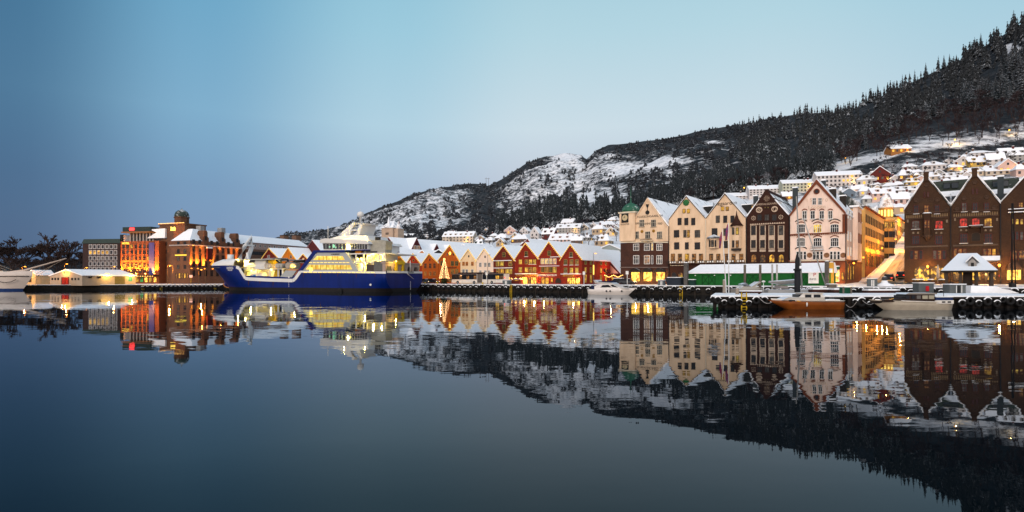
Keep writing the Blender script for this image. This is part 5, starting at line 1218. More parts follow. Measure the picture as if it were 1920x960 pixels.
strip([(549, 526), (553, 523.5), (563, 509.6)], .95); strip([(563, 509.4), (640, 509.8), (724, 511.2)], .55)
b.build('white_stripe', SHIPW, hull)
MB().box(.05, .12, .3, BEAM-.3, SZ(724, 511.6), SZ(724, 507.6)).build('white_stripe', SHIPW, hull)
zd = SZ(500, 524); MB().slab([(SX(449), 1.0), (-.6, .25), (-.6, BEAM-.25), (SX(449), BEAM-1)], zd-.3, zd).build('deck', DECKS, ship)
b = MB(); pts = []
for sg in (0, 1):
    for u in (0, .1, .25, .45, .7, 1):
        X = Xb+(SX(452)-Xb)*u; pts.append((X, side(X, ztb-.3)+.05 if sg == 0 else BEAM-side(X, ztb-.3)-.05, sg))
b.slab([(x, y) for x, y, s in pts if s == 0]+[(x, y) for x, y, s in reversed(pts) if s == 1], ztb-.75, ztb-.6); b.build('fore_deck', DECKS, ship)
# whaleback over the bow
b = MB(); zb0, zb1 = ztb-.05, SZ(430, 485.6); R_ = []
for z, inset, fwd in ((zb0, 0, 0), (zb0+.9, .15, .9), (zb1-.5, .7, 2.2), (zb1, 1.5, 3.4)):
    ring = []
    for sg in (0, 1):
        for u in (.0, .05, .12, .22, .36, .52, .7, .86, 1):
            X = Xb+fwd+(SX(438)-Xb-fwd)*u; y = side(max(X-fwd*.9, Xb), zb0)+inset*(1-.2*u) if u > 0 else BEAM/2
            y = min(y, BEAM/2); ring.append((X, y if sg == 0 else BEAM-y, z))
    R_.append(b._v(ring[:9]+ring[9:]))
for k in range(3):
    for sg in (0, 9):
        for q in range(8):
            f_ = [R_[k]+sg+q, R_[k]+sg+q+1, R_[k+1]+sg+q+1, R_[k+1]+sg+q]; b.idx(f_ if sg == 0 else f_[::-1], 0, True)
for q in range(8): b.idx([R_[3]+q, R_[3]+q+1, R_[3]+9+q+1, R_[3]+9+q], 1)
b.build('whaleback', [SHIPW, SNOW], ship)
zr_ = SZ(465, 485); zp = SZ(490, 503.8)
MB().box(SX(437), SX(498), 2.0, BEAM-2, zr_-.25, zr_).build('forecastle_roof', topsnow('roof_white', (.6, .6, .58), .4), ship)
MB().box(SX(437)-2, SX(497)-2.4, 5.6, 6, zd, zr_-.26).build('forecastle_bulkhead', SHIPW, ship)
MB().box(SX(452), SX(525), .8, 7, zp-.15, zp).build('platform', SHIPW, ship)
b = MB()
for k in range(26): X = SX(453)+(SX(524)-SX(453))*k/25; b.box(X-.03, X+.03, .82, .88, zp, zp+1.1)
for z in (.55, 1.1): b.box(SX(453), SX(524), .82, .88, zp+z-.03, zp+z+.03)
b.build('railing', SHIPW, ship)
for x in (475, 500, 516, 524): X = SX(x); MB().box(X-.15, X+.15, 1.0, 1.3, zd, zp-.15).build('support', SHIPW, ship)
depth(4)
for x, x2, mat in ((478, 498, SHIPW), (503, 514, YELP)):
    MB().box(SX(x), SX(x2), 4, 7, zp, zp+2.6).build('deck_box', mat, ship)
b = MB(); x0, x1 = SX(476), SX(500); b.M = Matrix.Translation((x0, 3.4, zd+1.05)) @ Matrix.Rotation(R(90), 4, 'Y'); b.lathe([(.6, 0), (1.0, .35), (1.02, x1-x0-.3), (.6, x1-x0)], n=14); o = b.build('tank', SHIPW, ship); MB().box(x0+1.6, x0+2.5, 2.3, 2.42, zd+.8, zd+1.35).build('label', pmat('label_blue', (.03, .25, .5)), o)
depth(3.5)
for x in (512, 528): MB().prism([(SX(x), zd), (SX(x+9), zd), (SX(x+9), zp), (SX(x+7), zp)], 3.2, 4.2).build('stair', YELP, ship)
depth(.5)
MB().prism([(SX(524.5), SZ(530, 520)), (SX(547), SZ(547, 520)), (SX(556), SZ(556, 507)), (SX(536), SZ(536, 507))], .4, .9).build('side_screen', SHIPG, ship)
depth(6)
for k, (pts, r_) in enumerate((([(473, 492), (476, 489.5), (525, 488.5), (529, 492), (528, 500)], .38), ([(500, 486), (520, 485.5), (540, 486), (541.5, 491)], .3), ([(534, 493), (546, 494), (552, 490), (568, 489.6)], .5), ([(545, 498), (552, 492)], .55), ([(506, 489.5), (518, 499), (524, 501)], .22))):
    b = MB(); b.tube([(SX(x), 5+k*.8, SZ(x, y)) for x, y in pts], r_, 7); b.build('deck_crane', topsnow('crane_black', (.02, .02, .022), .3), ship)
b = MB()
for x, r_ in ((516, .8), (536, .7), (556, .9)): b.tube([(SX(x), 2.6, zp+.9), (SX(x), 6.6, zp+.9)], r_, 12)
b.build('winch', pmat('winch_grey', (.35, .30, .25)), ship)
# foremast
depth(8)
b = MB(); 
for y0 in (6.4, 9.2): b.tube([(SX(457), y0, zr_), (SX(464.5), y0+.3, SZ(464, 464)), (SX(471), 8, SZ(471, 444.5))], [.75, .6, .3], 8)
b.tube([(SX(466), 8, zr_), (SX(463.5), 8, SZ(462, 474))], .4, 6); b.box(SX(463), SX(470), 6.5, 9.5, SZ(467, 461), SZ(467, 459)); b.tube([(SX(471), 8, SZ(471, 445)), (SX(471.3), 8, SZ(471, 440))], .06, 5)
b.build('foremast', SHIPW, ship)
b = MB(); b.tube([(SX(447.5), 5, zr_), (SX(447.5), 5, zr_+1.6)], .9, 10); b.build('vent', SHIPW, ship)
depth(0)
# superstructure with lit galleries
gp = [(562.5, 508), (593.6, 473.3), (646.4, 473.3), (671, 508)]
sslab('superstructure', gp, .35, BEAM-.35, SHIPG)
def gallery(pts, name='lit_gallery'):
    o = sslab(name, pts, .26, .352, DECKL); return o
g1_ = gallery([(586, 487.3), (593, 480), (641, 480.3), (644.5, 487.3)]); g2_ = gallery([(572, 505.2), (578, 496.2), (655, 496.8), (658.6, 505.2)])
for g_, y0, y1, xs_ in ((g1_, 480, 487.3, (597, 605, 611, 622, 632)), (g2_, 496.4, 505.2, (583, 591, 600, 611, 624, 637, 648))):
    b = MB()
    for x in xs_: X = SX(x); b.box(X-.09, X+.09, .18, .258, SZ(x, y1), SZ(x, y0))
    b.build('stanchion', YELP, g_)
sslab('blue_band', [(548, 521.5), (562, 503.5), (587.5, 469.2), (645, 469.2), (645, 473.2), (592.6, 473.4), (565.5, 507.5), (557, 520.5)], .12, .348, NAVY)
b = MB()
for x in range(578, 654, 7): b.prism([(SX(x), SZ(x, 492.8)), (SX(x+5.2), SZ(x+5.2, 492.9)), (SX(x+5.2), SZ(x+5.2, 491.7)), (SX(x), SZ(x, 491.6))], .30, .349)
for x in range(570, 705, 9): b.prism([(SX(x), SZ(x, 511.4)), (SX(x+6.6), SZ(x+6.6, 511.5)), (SX(x+6.6), SZ(x+6.6, 510.3)), (SX(x), SZ(x, 510.2))], -.14, -.07)
b.build('lit_scuttles', emis('scuttle_glow', (1, .7, .15), 1.6), ship)
MB().box(SX(582), SX(585), -.3, .3, SZ(583, 508.5), SZ(583, 502)).build('pilot_lamp', emis('lamp_yellow2', (1, .65, .1), 3), ship)
b = MB(); b.M = Matrix.Rotation(R(90), 4, 'X'); b.lathe([(.7, 0), (.7, .5), (.4, .6)], n=12); o = b.build('fender_ball', RUBBER, ship); o.location = (SX(639), .1, SZ(639, 545.6))
# wheelhouse
depth(1.4)
z69, z56, z46 = SZ(625, 469.3), SZ(625, 455.4), SZ(625, 447)
MB().prism([(SX(607), z69), (SX(604.5), z56), (SX(690), z56), (SX(690), z69)], 1.4, BEAM-1.4).build('wheelhouse', SHIPW, ship)
for x0, x1 in ((606, 648.4), (656.5, 689)): 
    o = sslab('bridge_window', [(x0+1.2, 467), (x0, 456.8), (x1, 457.2), (x1, 467.2)], 1.28, 1.395, pmat('bridge_glass', (.015, .02, .022), rough=.08, spec=.5))
    b = MB()
    for k in range(1, 7): x = x0+(x1-x0)*k/7; X = SX(x); b.box(X-.08, X+.08, 1.2, 1.278, SZ(x, 467), SZ(x, 457))
    b.build('frame', SHIPG, o)
b = MB()
for x, y, r_ in ((618.5, 463, .28), (626, 461.4, .5), (630, 464, .28), (642, 464, .25)): b.ball((SX(x), 1.25, SZ(x, y)), (r_, .04, r_), 8, 5)
b.build('screen_glow', emis('screen_green', (.3, .8, .45), 1.2), ship)
MB().box(SX(604), SX(690), 1.27, BEAM-1.27, SZ(625, 471), SZ(625, 469.35)).build('bridge_deck', NAVY, ship)
MB().prism([(SX(601.5), SZ(602, 455.3)), (SX(603), SZ(603, 449)), (SX(612), SZ(612, 447)), (SX(690), SZ(690, 452)), (SX(694), SZ(694, 457)), (SX(692), SZ(692, 458))], .9, BEAM-.9).build('bridge_roof', topsnow('roof_white2', (.7, .69, .66), .35), ship)
depth(4)
MB().prism([(SX(618), SZ(618, 447.5)), (SX(643), SZ(643, 440)), (SX(688), SZ(688, 441.5)), (SX(693), SZ(693, 452))], 4, BEAM-4).build('top_house', SHIPW, ship)
depth(6.5)
b = MB()
for y0 in (5.4, BEAM-6.4): b.prism([(SX(641), SZ(641, 440.5)), (SX(659.5), SZ(659, 424)), (SX(667), SZ(667, 417.6)), (SX(688), SZ(688, 418.6)), (SX(687), SZ(687, 421.5)), (SX(669), SZ(669, 421)), (SX(664), SZ(664, 430)), (SX(662), SZ(662, 440.5))], y0, y0+1)
b.prism([(SX(679), SZ(679, 421)), (SX(684), SZ(684, 421)), (SX(678.6), SZ(678, 441)), (SX(673), SZ(673, 441))], 5.4, BEAM-5.4); b.prism([(SX(661), SZ(661, 433)), (SX(680), SZ(680, 433)), (SX(680), SZ(680, 431)), (SX(663), SZ(663, 431))], 5.4, BEAM-5.4)
b.prism([(SX(667), SZ(667, 417.6)), (SX(688), SZ(688, 418.6)), (SX(687), SZ(687, 421)), (SX(669), SZ(669, 420.6))], 5.4, BEAM-5.4)
b.build('mast', SHIPW, ship)
depth(8.5)
b = MB(); c_ = (SX(676), BEAM/2); b.lathe([(.25, SZ(676, 418)), (.3, SZ(676, 407)), (.9, SZ(676, 405.8)), (.95, SZ(676, 401)), (.7, SZ(676, 397.8)), (.1, SZ(676, 396.4))], c_, 14); b.tube([(c_[0], c_[1], SZ(676, 397)), (c_[0], c_[1], SZ(676, 391))], .04, 4); b.build('radar_dome', SHIPW, ship)
depth(5)
b = MB(); b.tube([(SX(615), 5, SZ(615, 447)), (SX(615), 5, SZ(615, 424))], .09, 5); b.tube([(SX(654), 6, SZ(654, 440)), (SX(654), 6, SZ(654, 424))], .06, 5); b.tube([(SX(647), 4, SZ(647, 441)), (SX(656), 4, SZ(656, 434))], .1, 5); b.build('aerial', SHIPW, ship)
# aft decks
depth(1.5)
for y0, y1 in ((474.5, 476.5), (491.5, 493)): MB().box(SX(650), SX(723), 1.0, BEAM-1, SZ(690, y1), SZ(690, y0)).build('aft_deck', SHIPW, ship)
depth(6.2)
MB().box(SX(652), SX(722), 6.2, BEAM-5, SZ(690, 508), SZ(690, 469)).build('aft_house', SHIPW, ship)
b = MB()
for x, y in ((668, 500), (681, 500), (694, 500), (666, 484), (702, 483), (714, 483)): b.box(SX(x-2), SX(x+2), 6.1, 6.19, SZ(x, y+4), SZ(x, y-4))
b.build('lit_door', DECKL, ship)
depth(1.3)
for x in (655, 668, 682, 698, 712, 722): X = SX(x); MB().box(X-.14, X+.14, 1.1, 1.4, SZ(x, 508), SZ(x, 476.5)).build('support', SHIPW, ship)
depth(3)
MB().prism([(SX(685), SZ(685, 473)), (SX(693), SZ(693, 451)), (SX(718), SZ(718, 450)), (SX(726), SZ(726, 452)), (SX(724), SZ(724, 477)), (SX(688), SZ(688, 477))], 2.5, 5.4).build('funnel', pmat('funnel_grey', (.34, .33, .28)), ship)
depth(4)
b = MB()
for x in (705.5, 708.5, 711.5): b.tube([(SX(x), 4, SZ(x, 452)), (SX(x), 4, SZ(x, 444.4))], .32, 8)
b.build('exhaust_pipe', BLACKT, ship)
MB().box(SX(694), SX(714), 2.3, 2.48, SZ(704, 476.5), SZ(704, 471.5)).build('louvre', pmat('louvre_dark', (.05, .05, .05)), ship)
depth(2.6)
# rescue boat on its davit
b = MB(); x0, x1 = SX(659), SX(686)
for k in range(7):
    pass
Lr = x1-x0; pr = []
for i in range(9):
    u = i/8; h_ = 1.0*math.sin(math.pi*min(1, u*1.1+.02))**.5 if u < .95 else .5; pr.append((x0+Lr*u, h_))
vv = [[b._v([(X, 2.6+s_*h_*(.3 if z == 0 else 1), SZ(670, 483.5)+z)]) for s_ in (-1, 1) for z in (0, 1.1)] for X, h_ in pr]
for i in range(8):
    b.idx([vv[i][0], vv[i+1][0], vv[i+1][1], vv[i][1]], 0, True); b.idx([vv[i][3], vv[i+1][3], vv[i+1][2], vv[i][2]], 0, True); b.idx([vv[i][1], vv[i+1][1], vv[i+1][3], vv[i][3]], 1)
b.box(x0+1.6, x0+3.4, 2.2, 3.0, SZ(670, 483.5)+1.1, SZ(670, 483.5)+2.0, 1); rb = b.build('rescue_boat', [pmat('boat_dark', (.03, .03, .03)), pmat('boat_orange', (.6, .22, .02))], ship)
b = MB(); b.tube([(SX(683), 3.4, SZ(683, 492)), (SX(685), 3.2, SZ(685, 476)), (SX(679), 2.8, SZ(679, 462.5))], [.35, .35, .25], 7); b.build('davit', SHIPW, rb)
b = MB(); b.tube([(SX(665), 2.4, SZ(665, 492)), (SX(669), 2.5, SZ(669, 484))], .2, 6); b.tube([(SX(678), 2.4, SZ(678, 492)), (SX(674), 2.5, SZ(674, 484))], .2, 6); b.build('cradle', YELP, rb)
depth(.8)
MB().box(SX(701), SX(722), .8, 4, SZ(710, 508), SZ(710, 489.6)).build('grey_locker', pmat('locker_grey', (.13, .13, .12)), ship)
GAL = pmat('gallows_pink', (.36, .27, .23), (.30, .23, .20))
b = MB()
zt0, zt1, zt2 = SZ(724, 493.6), SZ(724, 499.5), SZ(724, 509)
for k in range(5):
    y0 = .6+k*(BEAM-1.2)/5; y1 = y0+(BEAM-1.2)/5; ym = (y0+y1)/2; q = [(y0, zt0), (y1, zt0), (y1, zt2), (y1-.25, zt2), (ym+.7, zt1+.2), (ym, zt1), (ym-.7, zt1+.2), (y0+.25, zt2), (y0, zt2)]
    b.M = Matrix.Rotation(R(90), 4, 'Z') @ Matrix.Scale(-1, 4, (0, 1, 0)) if False else None
    i0 = b._v([(-1.6, y, z) for y, z in q]+[(-.7, y, z) for y, z in q]); n = len(q)
    b.idx([i0+t_ for t_ in range(n)]); b.idx([i0+n+t_ for t_ in reversed(range(n))])
    for t_ in range(n): b.idx([i0+t_, i0+n+t_, i0+n+(t_+1) % n, i0+(t_+1) % n])
b.box(-2.0, -.5, .5, BEAM-.5, zt0+.002, zt0+.35); b.build('stern_gallows', GAL, ship)
MB().box(-7, -1.62, 1.0, BEAM-1.0, SZ(724, 509.5), zt0-.3).build('gallows_backing', pmat('backing_shade', (.07, .055, .05)), ship)  # added dark backing: the shade inside the gallows arches put into its colour
b = MB()
for y in (5.2, 8.2): b.box(-1.0, -.3, y-.35, y+.35, SZ(724, 509), SZ(724, 492))
b.box(-1.1, -.25, 4.6, 8.8, SZ(724, 495), SZ(724, 489.5)); b.box(-.9, -.4, 5.0, 8.4, SZ(724, 489.4), SZ(724, 487)); b.build('stern_frame', YELP, ship)
b = MB(); b.tube([(-.4, 11.5, SZ(724, 509)), (-.4, 11.5, SZ(724, 486))], .1, 6); b.build('stern_staff', SHIPW, ship)
words('NORDERVEG', .95, WHITE, ship, (SX(434), side(SX(434), 7)-.25, SZ(434, 503)), (R(90), 0, R(-14)))
words('M-18-HO', .6, WHITE, ship, (SX(437), side(SX(437), 6)-.25, SZ(437, 506.8)), (R(90), 0, R(-12)))
words('NORDERVEG', .5, BLACKT, ship, (SX(631), .3, SZ(631, 477))); words('NORDERVEG', .5, BLACKT, ship, (.16, 11, SZ(724, 509.4)), (R(90), 0, R(90)))
depth(0)
def slamp(x, y, n, e, col=(1, .64, .11), s_=.35, vis=True):
    depth(n); p = ship.matrix_basis @ Vector((SX(x), n, SZ(x, y)))
    if vis: l_ = MB().ball((0, 0, 0), .16).build('deck_lamp', emis('lamp_white', (1, .75, .25), 5), ship); l_.location = (SX(x), n+.25, SZ(x, y)+.05)
    lamp('POINT', p, e*1.5, col, s_)
for a in ((446, 489.5, 4.2, 1300), (460, 489, 5.0, 1500), (470, 489, 5.0, 1500), (486, 489.6, 5.2, 1500), (470, 508, 4.4, 1000), (508, 507, 3.6, 700), (520, 495, 3.2, 700),
          (662, 480, 4.2, 1500), (676, 479.4, 4.6, 1500), (700, 480, 4.2, 1200), (716, 480, 4.2, 1300), (664, 496, 3.8, 1000), (684, 496, 3.8, 1000), (653, 461.5, .9, 700), (552, 500, 3.4, 500), (645, 441, 2.2, 420), (684, 443, 2.2, 420), (742, 490, 3.0, 400)): slamp(*a)
depth(0)
b = MB(); q0 = ship.matrix_basis @ Vector((.3, 9, SZ(724, 512))); q1 = QUAY.at(806); q1 = Vector((q1.x, q1.y, 2.1)); b.tube([q0.lerp(q1, u)+Vector((0, 0, -1.0*math.sin(math.pi*u))) for u in np.linspace(0, 1, 9)], .09, 5)
tag(b.build('mooring_line', pmat('rope_pale', (.55, .52, .5))), 'pale mooring line from the ship stern to the quay', 'rope')

# ---------------------------------------------------------------- the pier on the right
PF_ = Fac(at(1340, 0, 66.5), R(-1.5)); PZ = 1.42
Lp0, Lp1 = PF_.L(1334), PF_.L(2040)
b = MB(); PW = 13
sk = .36*PW
b.slab([(Lp0, 0), (Lp1, 0), (Lp1, PW), (Lp0+sk, PW)], 1.08, 1.28); b.slab([(Lp0-.1, -.12), (Lp1, -.12), (Lp1, PW), (Lp0-.1+sk, PW)], 1.28, PZ, 1)
b.slab([(Lp0+.9, .5), (Lp1, .5), (Lp1, PW-.5), (Lp0+.9+sk, PW-.5)], -.6, 1.079, 2)
for k in range(46): x = Lp0+.4+k*1.25; b.box(x-.16, x+.16, -.05, .3, -.6, 1.078, 2)
pier = b.build('pier', [DARK, SNOW, pmat('pier_dark', (.016, .013, .012))]); pier.location = (PF_.p.x, PF_.p.y, 0); pier.rotation_euler = (0, 0, PF_.a)
tag(pier, 'snow covered timber pier hung with large tyres in front of the green shed', 'pier')
# tyres: one of each size, copied
def tyre_mesh(R0, r):
    b = MB(); b.torus((0, 0, 0), R0, r, n=16, k=7); b.torus((0, -.05, .05), R0+.10, r*.52, n=9, k=6, m=1, a0=R(28), a1=R(152))
    return b.mesh('tyre', [RUBBER, SNOW])
tm = tyre_mesh(.36, .17)
def tyre(fac, X, n_, z, sc, label, group):
    p = fac.p+fac.d*X+Vector((-fac.d.y, fac.d.x))*n_; o = link('tyre', tm, None, (p.x, p.y, z), fac.a+rnd.uniform(-.08, .08)); o.scale = (sc, sc*rnd.uniform(.9, 1.1), sc)
    o.rotation_euler[1] = rnd.uniform(-.25, .25); return tag(o, label, 'tyre', group)
QT = 'snow topped black tyre hanging as a fender on the long quay wall below the houses'
for k in range(int((QUAY.L(1345)-QUAY.L(793))/1.02)):
    if rnd.random() < .06: continue
    tyre(QUAY, QUAY.L(793)+.5+k*1.02+rnd.uniform(-.15, .15), -.36, 1.28 if k % 2 else .86, rnd.uniform(.84, 1.05), QT, 'tyres along the harbour quay')
QT2 = 'snow topped black tyre on the quay wall behind the pier, below the street and pavilion'
for k in range(int((QUAY.L(1935)-QUAY.L(1355))/1.05)):
    if rnd.random() < .08: continue
    tyre(QUAY, QUAY.L(1355)+.5+k*1.05+rnd.uniform(-.15, .15), -.36, 1.3 if k % 2 else .98, rnd.uniform(.9, 1.1), QT2, 'tyres on the quay behind the pier')
LF = Fac(LQ[2], math.atan2((LQ[3]-LQ[2]).y, (LQ[3]-LQ[2]).x))
for k in range(36): tyre(LF, LF.L(268)+k*(LF.L(418)-LF.L(268))/36, -.35, .95 if k % 2 else .6, .9, 'small snow topped tyre on the quay below the brick hotel', 'tyres below the brick hotel')
PT = 'large snow capped tyre hanging on the front of the pier'
for x, y, r_ in ((1343.7, 563, 7.2), (1356, 568, 6), (1370, 563.5, 7.6), (1384, 567.5, 6.6), (1402, 569.5, 6), (1416, 563.5, 7.4), (1431, 563, 7), (1448, 568, 6), (1465, 564, 6.4), (1479, 569, 5.6), (1600, 567, 6.2), (1612, 567, 9.4), (1627, 571, 6), (1641, 564.5, 8.6), (1655, 569, 6.2), (1680, 563, 7), (1800, 569, 7.4), (1814.5, 564, 8.6), (1831, 569, 6.6), (1847.6, 565.5, 8.2), (1865, 569.5, 7), (1876, 562, 6), (1889.6, 564, 8.4), (1907, 568, 7.4), (1922, 563, 7), (1334.5, 560, 4.6)):
    Yp = PF_.at(x).y; tyre(PF_, PF_.L(x), -.32, H+(YH-y)/F*Yp, r_*Yp/F/.53, PT, 'large tyres on the pier front')
for o in [o for o in COL.objects if o.name.startswith('tyre') and 'large' in o['label']]: o.data = tm
def ladder(fac, x, z0, z1, label, n_=-.25):
    q = fac.at(x)+Vector((-fac.d.y, fac.d.x))*n_; t_ = thing('ladder', label, 'ladder', (q.x, q.y, 0), fac.a, 'yellow quay ladders')
    b = MB()
    for sx_ in (-.28, .28): b.box(sx_-.05, sx_+.05, -.05, .05, z0, z1)
    z = z0+.2
    while z < z1: b.box(-.25, .25, -.04, .04, z-.035, z+.035); z += .34
    b.build('rail', YELP, t_)
ladder(PF_, 1393.5, -.4, 1.75, 'yellow ladder on the front of the pier between tyres')
ladder(QUAY, 959, -.4, 1.9, 'yellow ladder on the quay wall below the dark red house'); ladder(QUAY, 1278, -.4, 1.9, 'yellow ladder on the quay wall left of the green shed')
ladder(LF, 302, -.4, 1.5, 'yellow ladder on the quay below the brick tower'); ladder(LF, 268, -.4, 1.5, 'yellow ladder on the quay below the floodlit hotel wing'); ladder(LF, 403, -.4, 1.5, 'yellow ladder on the quay just left of the ship bow')

# ---------------------------------------------------------------- boats
def loft(b, L_, B_, zs, zb, zk, n=12, m=0, m2=None, rake=.9, tr=.8):
    """hull from stern x=0 to bow x=L; zs, zb sheer heights at stern and bow"""
    vi = {}
    for i in range(n+1):
        u = i/n; hbm = B_/2*(tr+(1-tr)*min(1, u*2.6)) if u < .45 else B_/2*max(0, 1-((u-.45)/.55)**2.2)
        zt = zs+(zb-zs)*u**2
        for j, v in enumerate((0, .3, .62, 1)):
            z = zk+(zt-zk)*v; hw = hbm*(.62+.38*v**.7) if u < .98 else hbm*.4; X = L_*u-(1-v)*rake*(u**4)
            for s_ in (0, 1): vi[i, j, s_] = b._v([(X, -hw if s_ == 0 else hw, z)])
    for i in range(n):
        for j in range(3):
            for s_ in (0, 1):
                q = [vi[i, j, s_], vi[i+1, j, s_], vi[i+1, j+1, s_], vi[i, j+1, s_]]; b.idx(q if s_ == 0 else q[::-1], m if j < 2 or m2 is None else m2, True)
        b.idx([vi[i, 3, 0], vi[i+1, 3, 0], vi[i+1, 3, 1], vi[i, 3, 1]], 3 if m2 is not None else m)
    for j in range(3): b.idx([vi[0, j, 1], vi[0, j, 0], vi[0, j+1, 0], vi[0, j+1, 1]], m)
    return vi
# white motor yacht
YF = tline(111); x0, x1 = YF.L(1099.5), YF.L(1186); q = YF.at(1099.5); q = q+Vector((.602, .797))*1.9
YW = pmat('yacht_white', (.70, .66, .63), (.64, .60, .57), rough=.3)
ya = thing('motor_yacht', 'white motor yacht with dark cabin windows moored below the red houses', 'yacht', (q.x, q.y, 0), TA); Ly = x1-x0
b = MB(); loft(b, Ly, 3.8, 1.15, 1.55, -.3, m=0, m2=0, rake=2.2); b.build('hull', [YW, SNOW, SNOW, SNOW], ya)
def ypx(x): return YF.L(x)-x0
yz = lambda x, y: YF.Z(x, y)
b = MB(); b.prism([(ypx(1109), 1.1), (ypx(1112), yz(1112, 537)), (ypx(1124), yz(1124, 532.5)), (ypx(1146), yz(1146, 532)), (ypx(1158), yz(1158, 539)), (ypx(1176), 1.4)], -1.45, 1.45); cb = b.build('cabin', YW, ya)
b = MB(); b.prism([(ypx(1124), yz(1124, 539)), (ypx(1128), yz(1128, 534.6)), (ypx(1139), yz(1139, 534)), (ypx(1145), yz(1145, 538.6))], -1.5, 1.5); b.prism([(ypx(1146.5), yz(1146, 538)), (ypx(1142), yz(1142, 534)), (ypx(1147), yz(1147, 533.6)), (ypx(1157), yz(1157, 539))], -1.48, 1.48); b.build('window', GLASS, cb)
b = MB(); b.prism([(ypx(1111), yz(1111, 526.6)), (ypx(1109.5), yz(1109, 525)), (ypx(1113), yz(1113, 524.8)), (ypx(1117), yz(1117, 528.6)), (ypx(1143), yz(1143, 530)), (ypx(1148), yz(1148, 532)), (ypx(1120), yz(1120, 532.4)), (ypx(1113), yz(1113, 531))], -1.3, 1.3); b.build('flybridge', topsnow('fly_white', (.6, .58, .56), .4), ya)
MB().prism([(ypx(1118), yz(1118, 531.6)), (ypx(1119), yz(1119, 527.4)), (ypx(1141), yz(1141, 526.8)), (ypx(1143), yz(1143, 531))], -1.2, 1.2).build('canopy', pmat('navy_canvas', (.012, .02, .06)), ya)
MB().box(ypx(1106.5), ypx(1112.5), -1.5, 1.5, 1.1, yz(1110, 535)).build('stern_cover', pmat('navy_canvas', (.012, .02, .06)), ya)
for x in (1137, 1144, 1164): b = MB(); b.M = Matrix.Rotation(R(90), 4, 'X'); b.lathe([(.2, 0), (.2, .06)], n=10); o = b.build('porthole', GLASS, ya); o.location = (ypx(x), -1.86 if x < 1160 else -1.45, yz(x, 545.8))
b = MB()
for k in range(8): xx = Ly*(.55+.42*k/7); b.tube([(xx, -1.6*(1-(k/8)**2)*.9, 1.35), (xx, -1.6*(1-(k/8)**2)*.9, 2.0)], .025, 4)
b.tube([(Ly*(.55+.42*k/7), -1.6*(1-(k/8)**2)*.9, 2.0) for k in range(8)], .025, 4); b.build('railing', STEEL, ya)
# orange wooden cabin boat
VARN = boards('varnished_planks', (.24, .066, .010), (.16, .042, .008), period=.12, axis='z', rough=.35)
def cabinboat(name, label, Yd, xs_, xb_, yw):
    p = at(xs_, 0, Yd); t_ = thing(name, label, 'boat', (p.x, Yd, 0), R(180+1)); L_ = (xs_-xb_)*Yd/F
    return t_, L_, (lambda x: (xs_-x)*Yd/F), (lambda y: H+(YH-y)/F*Yd)
bt, Lb_, bx, bz = cabinboat('wooden_boat', 'orange varnished wooden cabin boat with white top moored at the pier', 63, 1587, 1447, 580)
bt.location.y += 1.2
b = MB(); loft(b, Lb_, 2.3, bz(567), bz(562.6), -.25, m=0, rake=2.4, n=16); b.build('hull', [VARN], bt)
b = MB(); 
for s_ in (-1, 1): pass
b = MB(); loft(b, Lb_-.35, 2.34, bz(563.6), bz(560), bz(567.2), m=0, rake=.2, n=16); b.build('top_sides', [pmat('boat_white', (.72, .69, .64), rough=.35)], bt)
ch = [(bx(1583), bz(564)), (bx(1583), bz(562)), (bx(1547), bz(560.6)), (bx(1476), bz(561)), (bx(1474), bz(563.4))]
MB().prism([(bx(1549), bz(563)), (bx(1549), bz(557.6)), (bx(1480), bz(557.6)), (bx(1472), bz(561)), (bx(1470), bz(563))], -.85, .85).build('coach_roof', topsnow('coach_white', (.62, .58, .52), .5), bt)
wh_ = MB().prism([(bx(1550), bz(558.5)), (bx(1545), bz(550.6)), (bx(1508.5), bz(550.6)), (bx(1500), bz(558.5))], -.8, .8).build('wheelhouse', pmat('boat_white', (.72, .69, .64), rough=.35), bt)
MB().box(bx(1547), bx(1506.5), -.9, .9, bz(550.5), bz(549)).build('roof', topsnow('coach_white', (.62, .58, .52), .5), wh_)
b = MB()
for a, c in ((1512, 1523.6), (1528.6, 1541)): b.box(bx(c), bx(a), -.86, .86, bz(558), bz(552.4))
b.box(bx(1509), bx(1501), -.7, .7, bz(557.6), bz(552)); b.build('window', GLASS, wh_)
for a, c, g_ in ((1482, 1492.5, GLASS), (1496.5, 1503.5, LIT)): MB().box(bx(c), bx(a), -.9, .9, bz(565.4), bz(562.2)).build('cabin_window', g_, bt)
b = MB()
for s_ in (-.95, .95): b.tube([(bx(1584), s_, bz(563)), (bx(1584), s_, bz(558)), (bx(1556), s_, bz(559))], .03, 5)
b.build('railing', STEEL, bt)
b = MB(); b.tube([(0, 0, 0), (0, 0, .42)], .08, 8); o = b.build('fender', WHITE, bt); o.location = (bx(1512), 1.2, bz(574.6))
MB().box(bx(1579), bx(1552), -.75, .75, bz(563.4), bz(561.8)).build('cockpit_cover', SNOW, bt)
